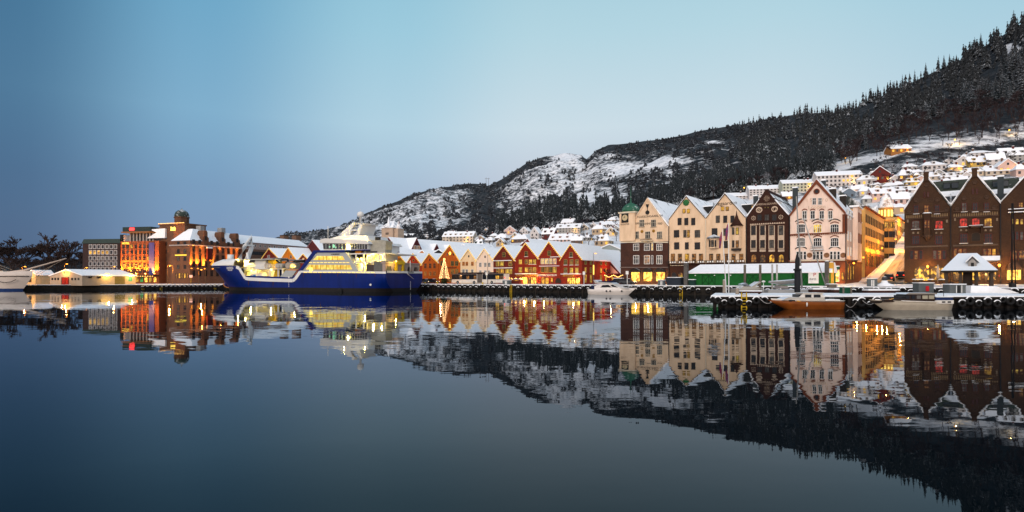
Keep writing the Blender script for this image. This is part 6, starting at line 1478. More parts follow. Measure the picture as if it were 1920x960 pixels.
# cream boat
bt, Lb_, bx, bz = cabinboat('cabin_boat', 'cream wooden cabin boat with dark cabin and blue stern canvas moored at the pier', 61.5, 1790, 1640, 582)
bt.location.y += 1.2
CREAMB = boards('cream_planks', (.50, .44, .35), (.40, .35, .28), period=.12, axis='z', rough=.45)
b = MB(); loft(b, Lb_, 2.5, bz(566), bz(562), -.25, m=0, rake=2.0, n=16); b.build('hull', [CREAMB], bt)
b = MB(); loft(b, Lb_-.1, 2.54, bz(568), bz(563.2), bz(569.4), m=0, rake=.1, n=16); b.build('sheer_strake', [DARK], bt)
b = MB(); loft(b, Lb_-.7, 2.3, bz(565.5), bz(561.4), bz(568), m=0, rake=.1, n=16); b.build('deck', [SNOW], bt)
cb = MB().prism([(bx(1756), bz(569)), (bx(1756), bz(552)), (bx(1705), bz(552)), (bx(1698), bz(561)), (bx(1660), bz(562)), (bx(1658), bz(566))], -.9, .9).build('cabin', pmat('cabin_brown', (.030, .017, .012), rough=.4), bt)
MB().prism([(bx(1759), bz(551.9)), (bx(1759), bz(549.4)), (bx(1706), bz(549)), (bx(1699), bz(551.9))], -1.0, 1.0).build('roof', topsnow('cab_roof', (.3, .27, .24), .6), cb)
for a, c, g_ in ((1700, 1707, GLASS), (1711, 1718, GLASS), (1721, 1728.6, pmat('window_pale', (.14, .13, .12), rough=.1)), (1732, 1742, pmat('curtain', (.36, .33, .25))), (1744, 1754, pmat('curtain', (.36, .33, .25)))): MB().box(bx(c), bx(a), -.95, .95, bz(560.6), bz(554)).build('window', g_, cb)
MB().box(bx(1789), bx(1757), -1.0, 1.0, bz(563), bz(557.4)).build('stern_canvas', pmat('blue_canvas', (.014, .03, .10)), bt); MB().box(bx(1789.6), bx(1756.5), -1.05, 1.05, bz(557.35), bz(556.4)).build('canvas_snow', SNOW, bt)
MB().box(bx(1789), bx(1756), -1.12, 1.12, bz(569.5), bz(563.1)).build('aft_cabin', pmat('boat_white', (.72, .69, .64), rough=.35), bt)
b = MB()
for x in (1769.5, 1780.5): b.box(bx(x+3), bx(x-3), -1.16, 1.16, bz(567.6), bz(565))
b.build('aft_window', GLASS, bt)
MB().box(bx(1711), bx(1702), -.95, .95, bz(567), bz(564.8)).build('lit_port', LIT, bt)
b = MB(); b.tube([(bx(1793), 0, bz(571)), (bx(1793), 0, bz(558))], .07, 6); b.tube([(bx(1785), 0, bz(557)), (bx(1785), 0, bz(546))], .03, 5); b.build('staff', DARK, bt)
for (xa_, ya_, xb2, yb2, lab, Yd) in ((1424, 559, 1452, 563.5, 'sagging mooring rope from the pier to the bow of the orange boat', 64.2), (1586, 571, 1606, 566, 'mooring rope at the stern of the orange boat', 64.2), (1614, 560, 1644, 566, 'mooring rope from the pier to the bow of the cream boat', 63)):
    a, c = at(xa_, ya_, 66), at(xb2, yb2, Yd); b = MB(); b.tube([a.lerp(c, u)+Vector((0, 0, -.45*math.sin(math.pi*u))) for u in np.linspace(0, 1, 9)], .028, 5); tag(b.build('mooring_rope', pmat('rope_pale', (.55, .52, .5))), lab, 'rope')
# ---------------------------------------------------------------- green shed and quay furniture
GREENW = boards('green_boards', (.012, .115, .022), (.008, .08, .016), axis='x')
gs = Bld(tline(126.5), 1290, 2.0, 'green_shed', 'long low green boarded shed with a snow roof in front of the cream gables', 'shed')
W = gs.x(1556); ze, zr_ = gs.z(1400, 511), gs.z(1400, 511)+1.9
MB().box(0, W, 0, 7, -.3, ze).build('wall', GREENW, gs.root)
b = MB(); b.face([(-.3, -.4, ze+.02), (W+.3, -.4, ze+.02), (W+.3, 4, zr_), (-.3+1.6, 4, zr_)]); b.face([(W+.3, 7.4, ze+.02), (-.3, 7.4, ze+.02), (1.3, 4, zr_), (W+.3, 4, zr_)]); b.face([(-.3, 7.4, ze+.02), (-.3, -.4, ze+.02), (1.3, 4, zr_)]); b.face([(W+.3, -.4, ze+.02), (W+.3, 7.4, ze+.02), (W+.3, 4, zr_)]); b.box(-.3, W+.3, -.42, 7.4, ze-.14, ze+.019); b.build('roof', SNOW, gs.root)
DG = pmat('green_trim', (.006, .05, .012))
for x in (1329, 1412, 1498, 1514):
    a, c = gs.x(x-12), gs.x(x+12) if x < 1490 else gs.x(x+7); z0, z1 = .1, ze-.5
    d = MB().box(a, c, -.04, 0, z0, z1).build('door', GREENW, gs.root); b = MB(); m_ = (a+c)/2
    for xx in (a, m_, c): b.box(xx-.07, xx+.07, -.09, -.041, z0, z1)
    b.box(a, c, -.088, -.041, z1-.1, z1)
    for p, q in ((a, m_), (m_, c)):
        b.tube([(p, -.07, z0), (q, -.07, z1)], .05, 4); b.tube([(q, -.07, z0), (p, -.07, z1)], .05, 4)
    b.build('brace', DG, d)
for x in (1304, 1340, 1370, 1534): o = MB().box(-.12, .12, -.14, 0, -.1, .1).build('wall_lamp', WHITE, gs.root); o.location = (gs.x(x), 0, ze-.55)
o = MB().box(-.9, .9, -.12, 0, -1.3, 1.0).build('notice_board', WHITE, gs.root); o.location = (gs.x(1525.5), -.05, 1.8)
words('P', 1.0, REDG if False else pmat('sign_paint_red', (.5, .03, .03)), o, (.2, -.14, .35)); words('INFO', .5, BLACKT, o, (-.1, -.14, -.5))
def stand(fac, x, ytop, r_, name, label, cat, mat, base=None, n_=6, group=None, taper=1.0, cap=True, sq=False):
    p = fac.at(x); z0 = 2.0 if base is None else base; z1 = H+(YH-ytop)/F*p.y; t_ = thing(name, label, cat, (p.x, p.y, z0), fac.a, group); rr = r_*p.y/F
    b = MB()
    if sq: b.box(-rr, rr, -rr, rr, -.2, z1-z0)
    else: b.tube([(0, 0, -.2), (0, 0, z1-z0)], [rr, rr*taper], n_)
    b.build('shaft', mat, t_)
    if cap: MB().ball((0, 0, z1-z0), (rr*1.05, rr*1.05, rr*.5), 8, 5).build('snow_cap', SNOW, t_)
    return t_, z1-z0, rr
GPIL = brick('grey_block', (.14, .13, .12), (.09, .085, .08), (.7, .7, .7))
stand(tline(125), 1286.5, 493, 3.4, 'gate_pillar', 'grey stone gate pillar at the left end of the green shed', 'pillar', GPIL, sq=True)
stand(tline(125), 1550.5, 490, 3.4, 'gate_pillar', 'grey stone gate pillar at the right end of the green shed', 'pillar', GPIL, sq=True)
t_, h_, r_ = stand(tline(128), 1559, 492, 3.6, 'lit_panel', 'tall timber panel lit yellow beside the right gate pillar', 'panel', pmat('panel_yellow', (.45, .28, .05)), sq=True)
q = tline(126).at(1563); lamp('POINT', (q.x+1, q.y-1.2, 4), 500, (1, .5, .08), .2)
TIMB = pmat('grey_timber', (.16, .135, .11), (.09, .075, .06), scale=2, streak=(1, 1, .3))
for x, w_, lab in ((1396.6, 2.3, 'left one of two rough timber piles in front of the green shed'), (1425.4, 2.3, 'right one of two rough timber piles in front of the green shed')): stand(tline(118), x, 496, w_, 'mooring_pile', lab, 'pile', TIMB, base=-.5)
PALEP = pmat('pale_pole', (.42, .41, .39))
for x, w_, lab in ((1448, 2, 'left pole of the pale pair rising before the green shed'), (1456.8, 2, 'right pole of the pale pair rising before the green shed')): stand(tline(118), x, 495.5, w_, 'mooring_pile', lab, 'pile', PALEP, base=-.5, taper=.8)
# big dark pile with a tarred cap
p = at(1495, 0, 82); t_ = thing('steel_pile', 'thick black steel pile with a pointed cap rising from the pier', 'pile', (p.x, p.y, 0), 0)
zt_ = H+(YH-477)/F*82; zc_ = H+(YH-506)/F*82; b = MB(); b.lathe([(.38, -1), (.38, zc_-.1)], n=12); b.build('shaft', pmat('pile_black', (.018, .019, .022)), t_)
b = MB(); b.lathe([(.5, zc_-.1), (.52, zc_+.1), (.3, zc_+.2), (.29, zt_-.7), (.2, zt_-.35), (.12, zt_)], n=12); b.build('cap', pmat('pile_black', (.018, .019, .022)), t_); MB().ball((.34, -.2, zc_+.32), (.22, .2, .24)).build('snow', SNOW, t_)
# flagpoles on the pier with furled flags
FLAGR = pmat('flag_cloth', (.30, .03, .05), (.05, .06, .2), scale=2.5)
for x0, x1, yt, fy, lab in ((1362, 1354.5, 430, 451, 'leaning flagpole with a limp flag at the pier end'), (1366.5, 1366.2, 418, 436, 'upright flagpole with a limp flag at the pier end')):
    Yd = 75; a, c = at(x0, 547, Yd), at(x1, yt, Yd); t_ = thing('flagpole', lab, 'flagpole', a, 0); b = MB(); b.tube([(0, 0, -.3), c-a], [.075, .04], 6); b.build('pole', WHITE, t_)
    f_ = at(x1-.2, fy, Yd)-a; b = MB(); b.tube([f_+Vector((-.1, 0, 1.1)), f_+Vector((-.22, 0, .2)), f_+Vector((-.3, .05, -1.0))], [.04, .16, .1], 6); b.build('flag', FLAGR, t_)
# sailing boat behind the pier, its mast and stay
Yd = 88; p = at(1470, 0, Yd); sb_ = thing('sailing_boat', 'laid up white sailing boat with tall mast and grey boom cover behind the pier', 'boat', (p.x, p.y, 0), R(4))
x_ = lambda x: (x-1470)*Yd/F; z_ = lambda y: H+(YH-y)/F*Yd
b = MB(); b.M = Matrix.Translation((x_(1432), 0, 0)); loft(b, x_(1560)-x_(1432), 2.8, z_(543), z_(541), -.3, m=0, rake=1.5); b.build('hull', [topsnow('sail_hull', (.5, .5, .5), .5)], sb_)
b = MB(); b.tube([(x_(1505), 0, z_(541)), (x_(1494), 0, z_(368))], [.14, .09], 7); b.build('mast', topsnow('mast_grey', (.34, .33, .31), .2), sb_)
b = MB(); b.tube([(x_(1509), .1, z_(410)), (x_(1552), .1, z_(535))], .085, 6); b.tube([(x_(1496), -.9, z_(450)), (x_(1518), -.9, z_(425))], .02, 4); b.build('stay', pmat('stay_pale', (.42, .40, .37)), sb_)
b = MB(); b.tube([(x_(1440), 0, z_(528.6)), (x_(1460), 0, z_(530)), (x_(1496), 0, z_(528))], [.12, .34, .42], 8); b.build('boom_cover', topsnow('cover_grey', (.30, .29, .28), .45), sb_)
MB().prism([(x_(1456), z_(541)), (x_(1458), z_(535)), (x_(1470), z_(535.6)), (x_(1474), z_(541))], -.9, .9).build('cabin', pmat('cover_grey2', (.28, .25, .24)), sb_)
# covered motor boat
Yd = 86; p = at(1400, 0, Yd); mb_ = thing('motor_boat', 'small snow covered motor boat with an upright grey windscreen cover behind the pier', 'boat', (p.x, p.y, 0), R(3)); x_ = lambda x: (x-1400)*Yd/F
b = MB(); b.M = Matrix.Translation((x_(1374), 0, 0)); loft(b, x_(1432)-x_(1374), 2.4, z_(541), z_(540), -.3, m=0, rake=1.0); b.build('hull', [topsnow('mb_hull', (.40, .37, .33), .5)], mb_)
MB().prism([(x_(1384), z_(541)), (x_(1388), z_(537)), (x_(1405), z_(537)), (x_(1420), z_(528)), (x_(1423), z_(528.6)), (x_(1412), z_(537.2)), (x_(1426), z_(541))], -.8, .8).build('cover', topsnow('mb_cover', (.34, .32, .28), .4), mb_)
MB().prism([(x_(1387), z_(533)), (x_(1396), z_(530.4)), (x_(1404), z_(537))], -.6, .7).build('hood', topsnow('mb_hood', (.22, .25, .27), .6), mb_)
b = MB(); b.tube([(x_(1422), 0, z_(536)), (x_(1424), 0, z_(527))], .1, 6); b.build('outboard', pmat('outboard_red', (.06, .015, .02)), mb_)
for x, y0, Yd, ln, lab in ((1540, 543, 84, 3.2, 'snow covered dinghy just right of the black steel pile'), (1576, 543.5, 82, 2.6, 'snow covered dinghy left of the green box on the pier'), (1655, 545, 82, 5, 'brown gangway boat under snow left of the grey stair hut')):
    p = at(x, 0, Yd); d_ = thing('dinghy', lab, 'boat', (p.x, p.y, 0), R(2), 'dinghies moored behind the pier'); zt_ = H+(YH-y0)/F*Yd; b = MB(); b.M = Matrix.Translation((-ln/2, 0, 0)); loft(b, ln, 1.5, zt_, zt_+.1, .9, m=0, rake=.5); b.build('hull', [pmat('dinghy_brown', (.06, .025, .02))], d_); MB().slab([(-ln/2, -.7), (ln*.3, -.7), (ln/2, 0), (ln*.3, .7), (-ln/2, .7)], zt_+.02, zt_+.25).build('snow_cover', SNOW, d_)
# pier furniture
def pbox(x, yb, yt, w_, Yd, name, label, cat, mat, roof=None, rot=0, extra=None):
    p = at(x, 0, Yd); z0 = PZ; z1 = H+(YH-yt)/F*Yd; r_ = w_/2*Yd/F; t_ = thing(name, label, cat, (p.x, p.y, z0), rot)
    MB().box(-r_, r_, -r_*.6, r_*.6, 0, z1-z0).build('body', mat, t_)
    if roof: MB().box(-r_-.06, r_+.06, -r_*.6-.06, r_*.6+.06, z1-z0+.002, z1-z0+.1).build('roof', roof, t_)
    return t_, r_, z1-z0
GREYB = pmat('box_grey', (.105, .12, .125), rough=.5)
for x, yt, Yd, r_, lab in ((1358, 525, 78, 3, 'pale round bollard near the pier end'), (1382.4, 540, 72, 3.4, 'stout beige bollard on the pier beside the snowy bench')):
    p = at(x, 0, Yd); t_ = thing('bollard', lab, 'bollard', (p.x, p.y, PZ), 0); h_ = H+(YH-yt)/F*Yd-PZ; rr = r_*Yd/F
    b = MB(); b.lathe([(rr*1.1, 0), (rr, .1), (rr, h_-.05), (rr*.8, h_)], n=10); b.build('post', pmat('bollard_beige', (.30, .25, .20)), t_); MB().ball((0, 0, h_), (rr*.9, rr*.9, .06)).build('snow_cap', SNOW, t_)
p = at(1407, 0, 73); t_ = thing('bench', 'long brown bench carrying a slab of snow on the pier', 'bench', (p.x, p.y, PZ), 0); MB().box(-1.3, 1.3, -.25, .25, .1, .34).build('seat', pmat('bench_brown', (.05, .022, .018)), t_); MB().box(-1.36, 1.36, -.3, .3, .342, .44).build('snow', SNOW, t_)
for k in (-1.1, 1.1): MB().box(k-.06, k+.06, -.2, .2, 0, .1).build('leg', DARK, t_)
p = at(1431.5, 0, 80); t_ = thing('lamp_bollard', 'thin white lamp bollard with a mushroom top on the pier', 'lamp', (p.x, p.y, PZ), 0); b = MB(); b.tube([(0, 0, 0), (0, 0, 1.45)], .04, 6); b.build('post', WHITE, t_); b = MB(); b.lathe([(.05, 1.4), (.26, 1.48), (.22, 1.62), (.05, 1.68)], n=10); b.build('head', WHITE, t_)
t_, r_, h_ = pbox(1585, 552, 538.5, 17, 76, 'pump_box', 'dark green pump box between grey posts on the pier', 'box', pmat('box_green', (.008, .06, .03)), SNOW)
for k in (-1, 1): MB().box(k*r_*.85-.09, k*r_*.85+.09, -.5, -.37, -.1, h_+.05).build('post', TIMB, t_)
pbox(1559.5, 545, 533, 14, 84, 'junction_box', 'low grey box with a yellow side at the foot of the sailing boat stay', 'box', TIMB, SNOW)
t_, r_, h_ = pbox(1731, 546, 531, 28, 82, 'grey_hut', 'grey sheet metal hut with a red fire box on the pier', 'hut', GREYB, SNOW); MB().box(-.1, .3, -r_*.6-.12, -r_*.6, .2, .9).build('fire_box', pmat('box_red', (.5, .02, .03)), t_)
t_, r_, h_ = pbox(1789, 549.5, 533.5, 30, 78, 'grey_cabin', 'dark grey cabin with a narrow bright door on the pier below the pavilion', 'hut', pmat('cabin_slate', (.10, .11, .11)), SNOW); MB().box(-.05, .28, -r_*.6-.05, -r_*.6, .05, h_-.15).build('door', BLACKT, t_)
for k in (-.2, .5): MB().box(k-.03, k+.03, -r_*.6-.07, -r_*.6, .05, h_-.1).build('door_post', WHITE, t_)
p = at(1848, 0, 80); b = MB(); b.prism([(-3.0, 0), (3.6, 0), (2.2, .5), (1.2, .62), (.6, .95), (-2.9, 1.05)], -1.2, 1.6); o = b.build('snow_heap', SNOW); o.location = (p.x, p.y, PZ-.05); tag(o, 'shovelled heap of snow beside the dark grey cabin on the pier', 'snow heap')
# huts and boxes on the quay
def qbox(x, yt, wpx, c, name, label, cat, mat, roof=None, dep=.7, base=2.0):
    f_ = tline(c); p = f_.at(x); r_ = (f_.L(x+wpx/2)-f_.L(x-wpx/2))/2; z1 = H+(YH-yt)/F*p.y; t_ = thing(name, label, cat, (p.x, p.y, base), TA)
    MB().box(-r_, r_, 0, 2*r_*dep, -.1, z1-base).build('body', mat, t_)
    if roof: MB().box(-r_-.06, r_+.06, -.06, 2*r_*dep+.06, z1-base+.002, z1-base+.12).build('roof', roof, t_)
    return t_, r_, z1-base
for x, yt, lab in ((947.5, 525.5, 'grey kiosk box on the quay edge right of the bus'), (1239, 525.5, 'grey kiosk box on the quay edge in front of the third shop arch'), (1634.5, 523, 'grey kiosk box at the foot of the climbing street')):
    t_, r_, h_ = qbox(x, yt, 11 if x < 1500 else 19, 123.6, 'quay_box', lab, 'box', GREYB, SNOW); MB().box(-.1*r_, .15*r_, -.04, 0, .05, h_-.2).build('panel', WHITE, t_); MB().box(.3*r_, .5*r_, -.04, 0, .05, h_-.2).build('panel', WHITE, t_)
t_, r_, h_ = qbox(1263.5, 520.6, 25, 126, 'waste_skip', 'dark blue grey waste skip with a sloping left end before the cream house', 'skip', pmat('skip_navy', (.025, .032, .045)), SNOW); MB().prism([(-r_*1.35, h_-.1), (-r_, h_-.1), (-r_, -.1)], .02, 2*r_*.68).build('sloping_end', pmat('skip_navy', (.025, .032, .045)), t_)
qbox(1296.5, 524.6, 11, 124.6, 'salt_bin', 'small dark green bin under snow at the left end of the green shed', 'bin', pmat('bin_green', (.012, .035, .03)), SNOW)
# ball monument
p = tline(125.5).at(1658.6); t_ = thing('ball_monument', 'dark stone ball on a snow covered stepped base by the quay', 'monument', (p.x, p.y, 2.05), TA); rr = 5*p.y/F
b = MB(); b.lathe([(1.9, 0), (1.2, .35), (.6, .55), (.45, 1.0)], n=12); b.build('base', SNOW, t_); MB().ball((0, 0, 1.35), rr*.95, 12, 8).build('ball', topsnow('ball_stone', (.06, .06, .065), .25), t_)
# bus
BUSW = pmat('bus_white', (.66, .60, .54), rough=.35); bf = tline(132.5)
x0, x1 = bf.L(846.5), bf.L(945); Lb_ = x1-x0; p = bf.at(846.5); bus = thing('articulated_bus', 'long articulated white bus with dark roof pods standing in front of the pale houses', 'bus', (p.x, p.y, 1.95), TA)
bz = lambda y, x=895: bf.Z(x, y)-1.95; bxx = lambda x: bf.L(x)-x0
for a, c in ((846.5, 894.5), (904, 945)):
    MB().prism([(bxx(a), .35), (bxx(c), .35), (bxx(c)-.02, 2.95), (bxx(a)+(.35 if a < 850 else .02), 2.95)], 0, 2.5).build('body', BUSW, bus)
    d = MB().box(bxx(a)+.12, bxx(c)-.12, -.03, 2.53, 1.35, 2.92).build('window_band', GLASS, bus); n_ = 7 if a < 850 else 5
    for k in range(n_):
        if (k, a < 850) in ((0, True), (1, True), (3, True), (5, True), (0, False), (1, False), (2, False)): continue
        w_ = (bxx(c)-bxx(a))/n_; MB().box(bxx(a)+w_*k+.25, bxx(a)+w_*(k+1)-.15, -.05, -.031, 1.5, 2.4).build('lit_window', LIT if k % 2 else DIM, d)
    MB().box(bxx(a)+.1, bxx(c)-.1, .05, 2.45, 2.952, 3.08).build('roof', pmat('bus_roof', (.06, .02, .02)), bus)
MB().box(bxx(894.5), bxx(904), .1, 2.4, .5, 2.95).build('bellows', pmat('bellows', (.10, .085, .075)), bus)
for a, c in ((876, 901), (857, 872), (915, 926)): b = MB(); b.prism([(bxx(a), 3.081), (bxx(c), 3.081), (bxx(c)-.3, 3.45), (bxx(a)+.3, 3.45)], .3, 2.2); b.build('roof_pod', pmat('pod_dark', (.03, .022, .02)), bus)
for x in (858, 889, 922): b = MB(); b.torus((0, 0, 0), .34, .16, n=14, k=6); o = b.build('wheel', RUBBER, bus); o.location = (bxx(x), .02, .48); b = MB(); b.M = Matrix.Rotation(R(90), 4, 'X'); b.lathe([(.3, 0), (.26, .06)], n=10); b.build('rim', STEEL, o)
for z in (.8, 1.7): o = MB().box(0, .06, .1, .5, z, z+.3).build('tail_light', emis('tail_red', (1, .05, .02), 3), bus); o.location = (Lb_, 0, 0)
# christmas tree
p = tline(130).at(833); xt = thing('christmas_tree', 'tall christmas tree wound with bright lights and a star before the orange houses', 'tree', (p.x, p.y, 1.95), 0); ht = H+(YH-487)/F*p.y-1.95; sr_ = 11*p.y/F
rx = random.Random(3)
def conifer(b, hgt, rad, lv, rng, m=0, droop=.35, low=.10):
    for i in range(lv):
        u = low+(1-low)*i/(lv-1)*.97; r = rad*(1-u)**.85*rng.uniform(.82, 1.12)+rad*.03; n = max(4, int(9*(1-u)+4)); a0 = rng.uniform(0, 6.3)
        for k in range(n):
            a = a0+2*math.pi*k/n+rng.uniform(-.25, .25); rr = r*rng.uniform(.65, 1.1); z = hgt*u+rng.uniform(-.02, .02)*hgt; wv_ = rr*.26+rad*.03
            c_, s_ = math.cos(a), math.sin(a); zt_ = z-rr*droop
            P0 = (0, 0, z+.02*hgt); P1 = (c_*rr*.6-s_*wv_, s_*rr*.6+c_*wv_, z-rr*droop*.75); P2 = (c_*rr, s_*rr, zt_+rr*.06); P3 = (c_*rr*.6+s_*wv_, s_*rr*.6-c_*wv_, z-rr*droop*.75); P4 = (c_*rr*.62, s_*rr*.62, z-rr*droop*.3)
            b.face([P0, P1, P4], m); b.face([P4, P1, P2], m); b.face([P4, P2, P3], m); b.face([P0, P4, P3], m)
b = MB(); conifer(b, ht, sr_, 22, rx, low=.03); b.build('crown', pmat('fir_green', (.020, .030, .012)), xt)
b = MB(); b.tube([(0, 0, -.2), (0, 0, ht*.95)], [.16, .03], 6); b.build('trunk', DARK, xt)
P_, Rr = [], []
for k in range(95):
    u = .22+.76*((k+.5)/95)**1.15; a = k*1.05+rx.uniform(-.2, .2); r = sr_*(1-u)**.85*1.02+.08; c_ = Vector((math.cos(a)*r, math.sin(a)*r, ht*u)); t2 = Vector((-math.sin(a), math.cos(a), .1))*.07
    for f_, rr in ((-1.2, .012), (-.6, .07), (.6, .07), (1.2, .012)): P_.append(c_+t2*f_); Rr.append(rr)
b = MB().tube(P_, Rr, 5)
o = b.build('light_chain', emis('tree_bulb', (1, .5, .2), 7), xt)
b = MB(); b.ball((0, 0, ht+.15), .34, 8, 6); b.build('star', BULB, xt)
for z in (.35, .65): lamp('POINT', (p.x-.9, p.y-2.0, 1.95+ht*z), 160, (1, .5, .2), .8)
# cars
def car(name, label, loc, rot, col, taxi=False, group=None, sc=1.0):
    t_ = thing(name, label, 'car', loc, rot, group); b = MB()
    b.prism([(-2.1, .32), (2.1, .32), (2.15, .75), (1.25, .92), (-2.1, .98)], -.85, .85); b.build('body', col, t_)
    b = MB(); b.prism([(-1.95, .95), (1.1, .93), (.45, 1.45), (-1.5, 1.48)], -.76, .76); b.build('glasshouse', GLASS, t_)
    b = MB(); b.prism([(.5, 1.44), (-1.55, 1.47), (-1.5, 1.56), (.4, 1.55)], -.72, .72); b.build('roof', topsnow('car_roof', (.03, .03, .03), .45), t_)
    for x in (-1.35, 1.3):
        for y in (-.82, .82): b = MB(); b.torus((0, 0, 0), .22, .11, n=12, k=6); b.build('wheel', RUBBER, t_).location = (x, y, .32)
    for y in (-.6, .6): MB().box(-2.14, -2.09, y-.14, y+.14, .66, .84).build('tail_light', emis('tail_red', (1, .05, .02), 3), t_); MB().box(2.1, 2.17, y-.16, y+.16, .6, .74).build('headlight', emis('head_white', (1, .8, .5), 2.5), t_)
    return t_
CARB = pmat('car_black', (.014, .014, .016), rough=.3); CARG = pmat('car_grey', (.05, .05, .055), rough=.3)
for s, w_, lab in ((7, .6, 'dark parked car nearest the harbour at the foot of the climbing street'), (16, 2.2, 'second dark parked car up the climbing street beside the brick wall'), (27, 3.0, 'third dark car further up the climbing street')):
    q = st+yd*s+sd*w_; car('parked_car', lab, (q.x, q.y, street_z(s)+.02), TA+R(90), CARB, group='cars parked along the climbing street')
for x, c, lab, cl in ((797, 134, 'dark car parked under the lit shop of the small orange house', CARG), (812, 134.5, 'second dark car left of the christmas tree', CARB), (1163, 138, 'dark car with glowing lights left of the clock tower arches', CARB), (1177, 137, 'dark car in front of the first lit shop arch', CARG)):
    q = tline(c).at(x); car('parked_car', lab, (q.x, q.y, 1.98), TA, cl, group='cars on the harbour street')
# pavilion
KZ = 2.18; kf = tline(118+4.6); p = kf.at(1771); KX = lambda x: kf.L(x)-kf.L(1771); kz = lambda y, x=1820: kf.Z(x, y)-KZ
kp = thing('pavilion', 'open timber pavilion with a big snowy hipped roof and small dormer on the quay', 'pavilion', (p.x, p.y, KZ), TA); Wk = KX(1864); dk = 6.2
ze, zr_ = kz(507), kz(473.4)
b = MB(); o_ = .5; e4 = [(-o_, -o_, ze), (Wk+o_, -o_, ze), (Wk+o_, dk+o_, ze), (-o_, dk+o_, ze)]; r2 = [(KX(1797), dk/2, zr_), (KX(1833), dk/2, zr_)]
b.face([e4[0], e4[1], r2[1], r2[0]]); b.face([e4[1], e4[2], r2[1]]); b.face([e4[2], e4[3], r2[0], r2[1]]); b.face([e4[3], e4[0], r2[0]]); b.build('roof', topsnow('pavilion_roof', (.3, .3, .3), .85), kp)
MB().box(-o_+.05, Wk+o_-.05, -o_+.05, dk+o_-.05, ze-.28, ze-.01).build('eaves', DARK, kp)
BEAMM = pmat('pavilion_post', (.06, .045, .035))
for x in (.25, Wk*.33, Wk*.66, Wk-.25):
    for y in (.2, dk-.2): MB().box(x-.2, x+.2, y-.2, y+.2, -.1, ze-.28).build('post', BEAMM, kp)
MB().box(KX(1806), KX(1824), 1.6, 4.6, 0, ze-.28).build('inner_wall', pmat('inner_dark', (.035, .025, .02)), kp)
b = MB()
for a, c in ((.4, Wk*.33-.2), (Wk*.33+.2, Wk*.66-.2), (Wk*.66+.2, Wk-.4)): b.tube([(a+(c-a)*u, .15, .9-.3*math.sin(math.pi*u)) for u in np.linspace(0, 1, 7)], .03, 5)
b.build('chain', IRON, kp)
xa, xb_ = KX(1810.5), KX(1836.5); zd0, zd1, zd2 = kz(505.5), kz(492), kz(480.6)
d = MB().prism([(xa+.35, zd0), (xb_-.35, zd0), (xb_-.35, zd1), ((xa+xb_)/2, zd2-.25), (xa+.35, zd1)], .35, 3.2).build('dormer', pmat('dormer_grey', (.33, .31, .29)), kp)
MB().prism([(xa, zd1), ((xa+xb_)/2, zd2), (xb_, zd1), (xb_, zd1+.2), ((xa+xb_)/2, zd2+.25), (xa, zd1+.2)], .15, 3.4).build('dormer_roof', SNOW, d); MB().box(xa+.7, xb_-.7, .3, .349, zd0+.1, zd1-.05).build('opening', BLACKT, d)
MB().prism([(KX(1838), kz(490)), (KX(1876), kz(488)), (KX(1876), kz(480.5)), (KX(1835), kz(480.5))], dk*.45, dk+1.5).build('side_gable', pmat('gable_pale', (.50, .43, .37)), kp)
MB().prism([(KX(1832), kz(488)), (KX(1877), kz(488)), (KX(1877), kz(479.5)), (KX(1836), kz(479.5))], dk*.42, dk*.449).build('side_roof', SNOW, kp)
# closed parasol, cafe tables, tall masts
p = FRONT.off(-2.2).at(1758.6); t_ = thing('closed_parasol', 'tall closed beige parasol before the first brick house', 'parasol', (p.x, p.y, 2.5), 0); h_ = H+(YH-496)/F*p.y-2.5; b = MB(); b.tube([(0, 0, 0), (0, 0, h_)], .04, 6); b.build('pole', STEEL, t_); b = MB(); b.lathe([(.1, h_*.28), (.28, h_*.34), (.24, h_*.7), (.12, h_*.92), (.04, h_)], n=9); b.build('canopy', pmat('canvas_beige', (.42, .34, .28)), t_)
for k, x in enumerate((1716, 1727, 1745, 1766)):
    p = FRONT.off(-2.4).at(x); t_ = thing('cafe_table', '%s cafe table from the left under snow before the brick house' % ('first', 'second', 'third', 'fourth')[k], 'table', (p.x, p.y, 2.5), 0, 'cafe tables'); b = MB(); b.tube([(0, 0, 0), (0, 0, .7)], .05, 6); b.build('leg', IRON, t_); b = MB(); b.lathe([(.55, .7), (.55, .76), (.4, .86)], n=10); b.build('tabletop', SNOW, t_)
for x0, x1, y1, w_, lab in ((1897.5, 1897.3, 381, 2.0, 'thicker of two black masts at the right end of the quay'), (1904.5, 1899.5, 381, 1.3, 'thinner leaning black mast at the right end of the quay')):
    Yd = tline(124).at(1897).y; a, c = at(x0, 534 if w_ > 1.5 else 515, Yd), at(x1, y1, Yd); a.z = 2.0; t_ = thing('mast', lab, 'mast', a, 0); b = MB(); b.tube([(0, 0, -.1), c-a], [w_*Yd/F*.75, .08], 7); b.build('pole', pmat('mast_black', (.012, .011, .011)), t_)
    if w_ > 1.5: MB().box(-.3, .3, -.3, .3, -.05, .7).build('foot', BLACKT, t_)
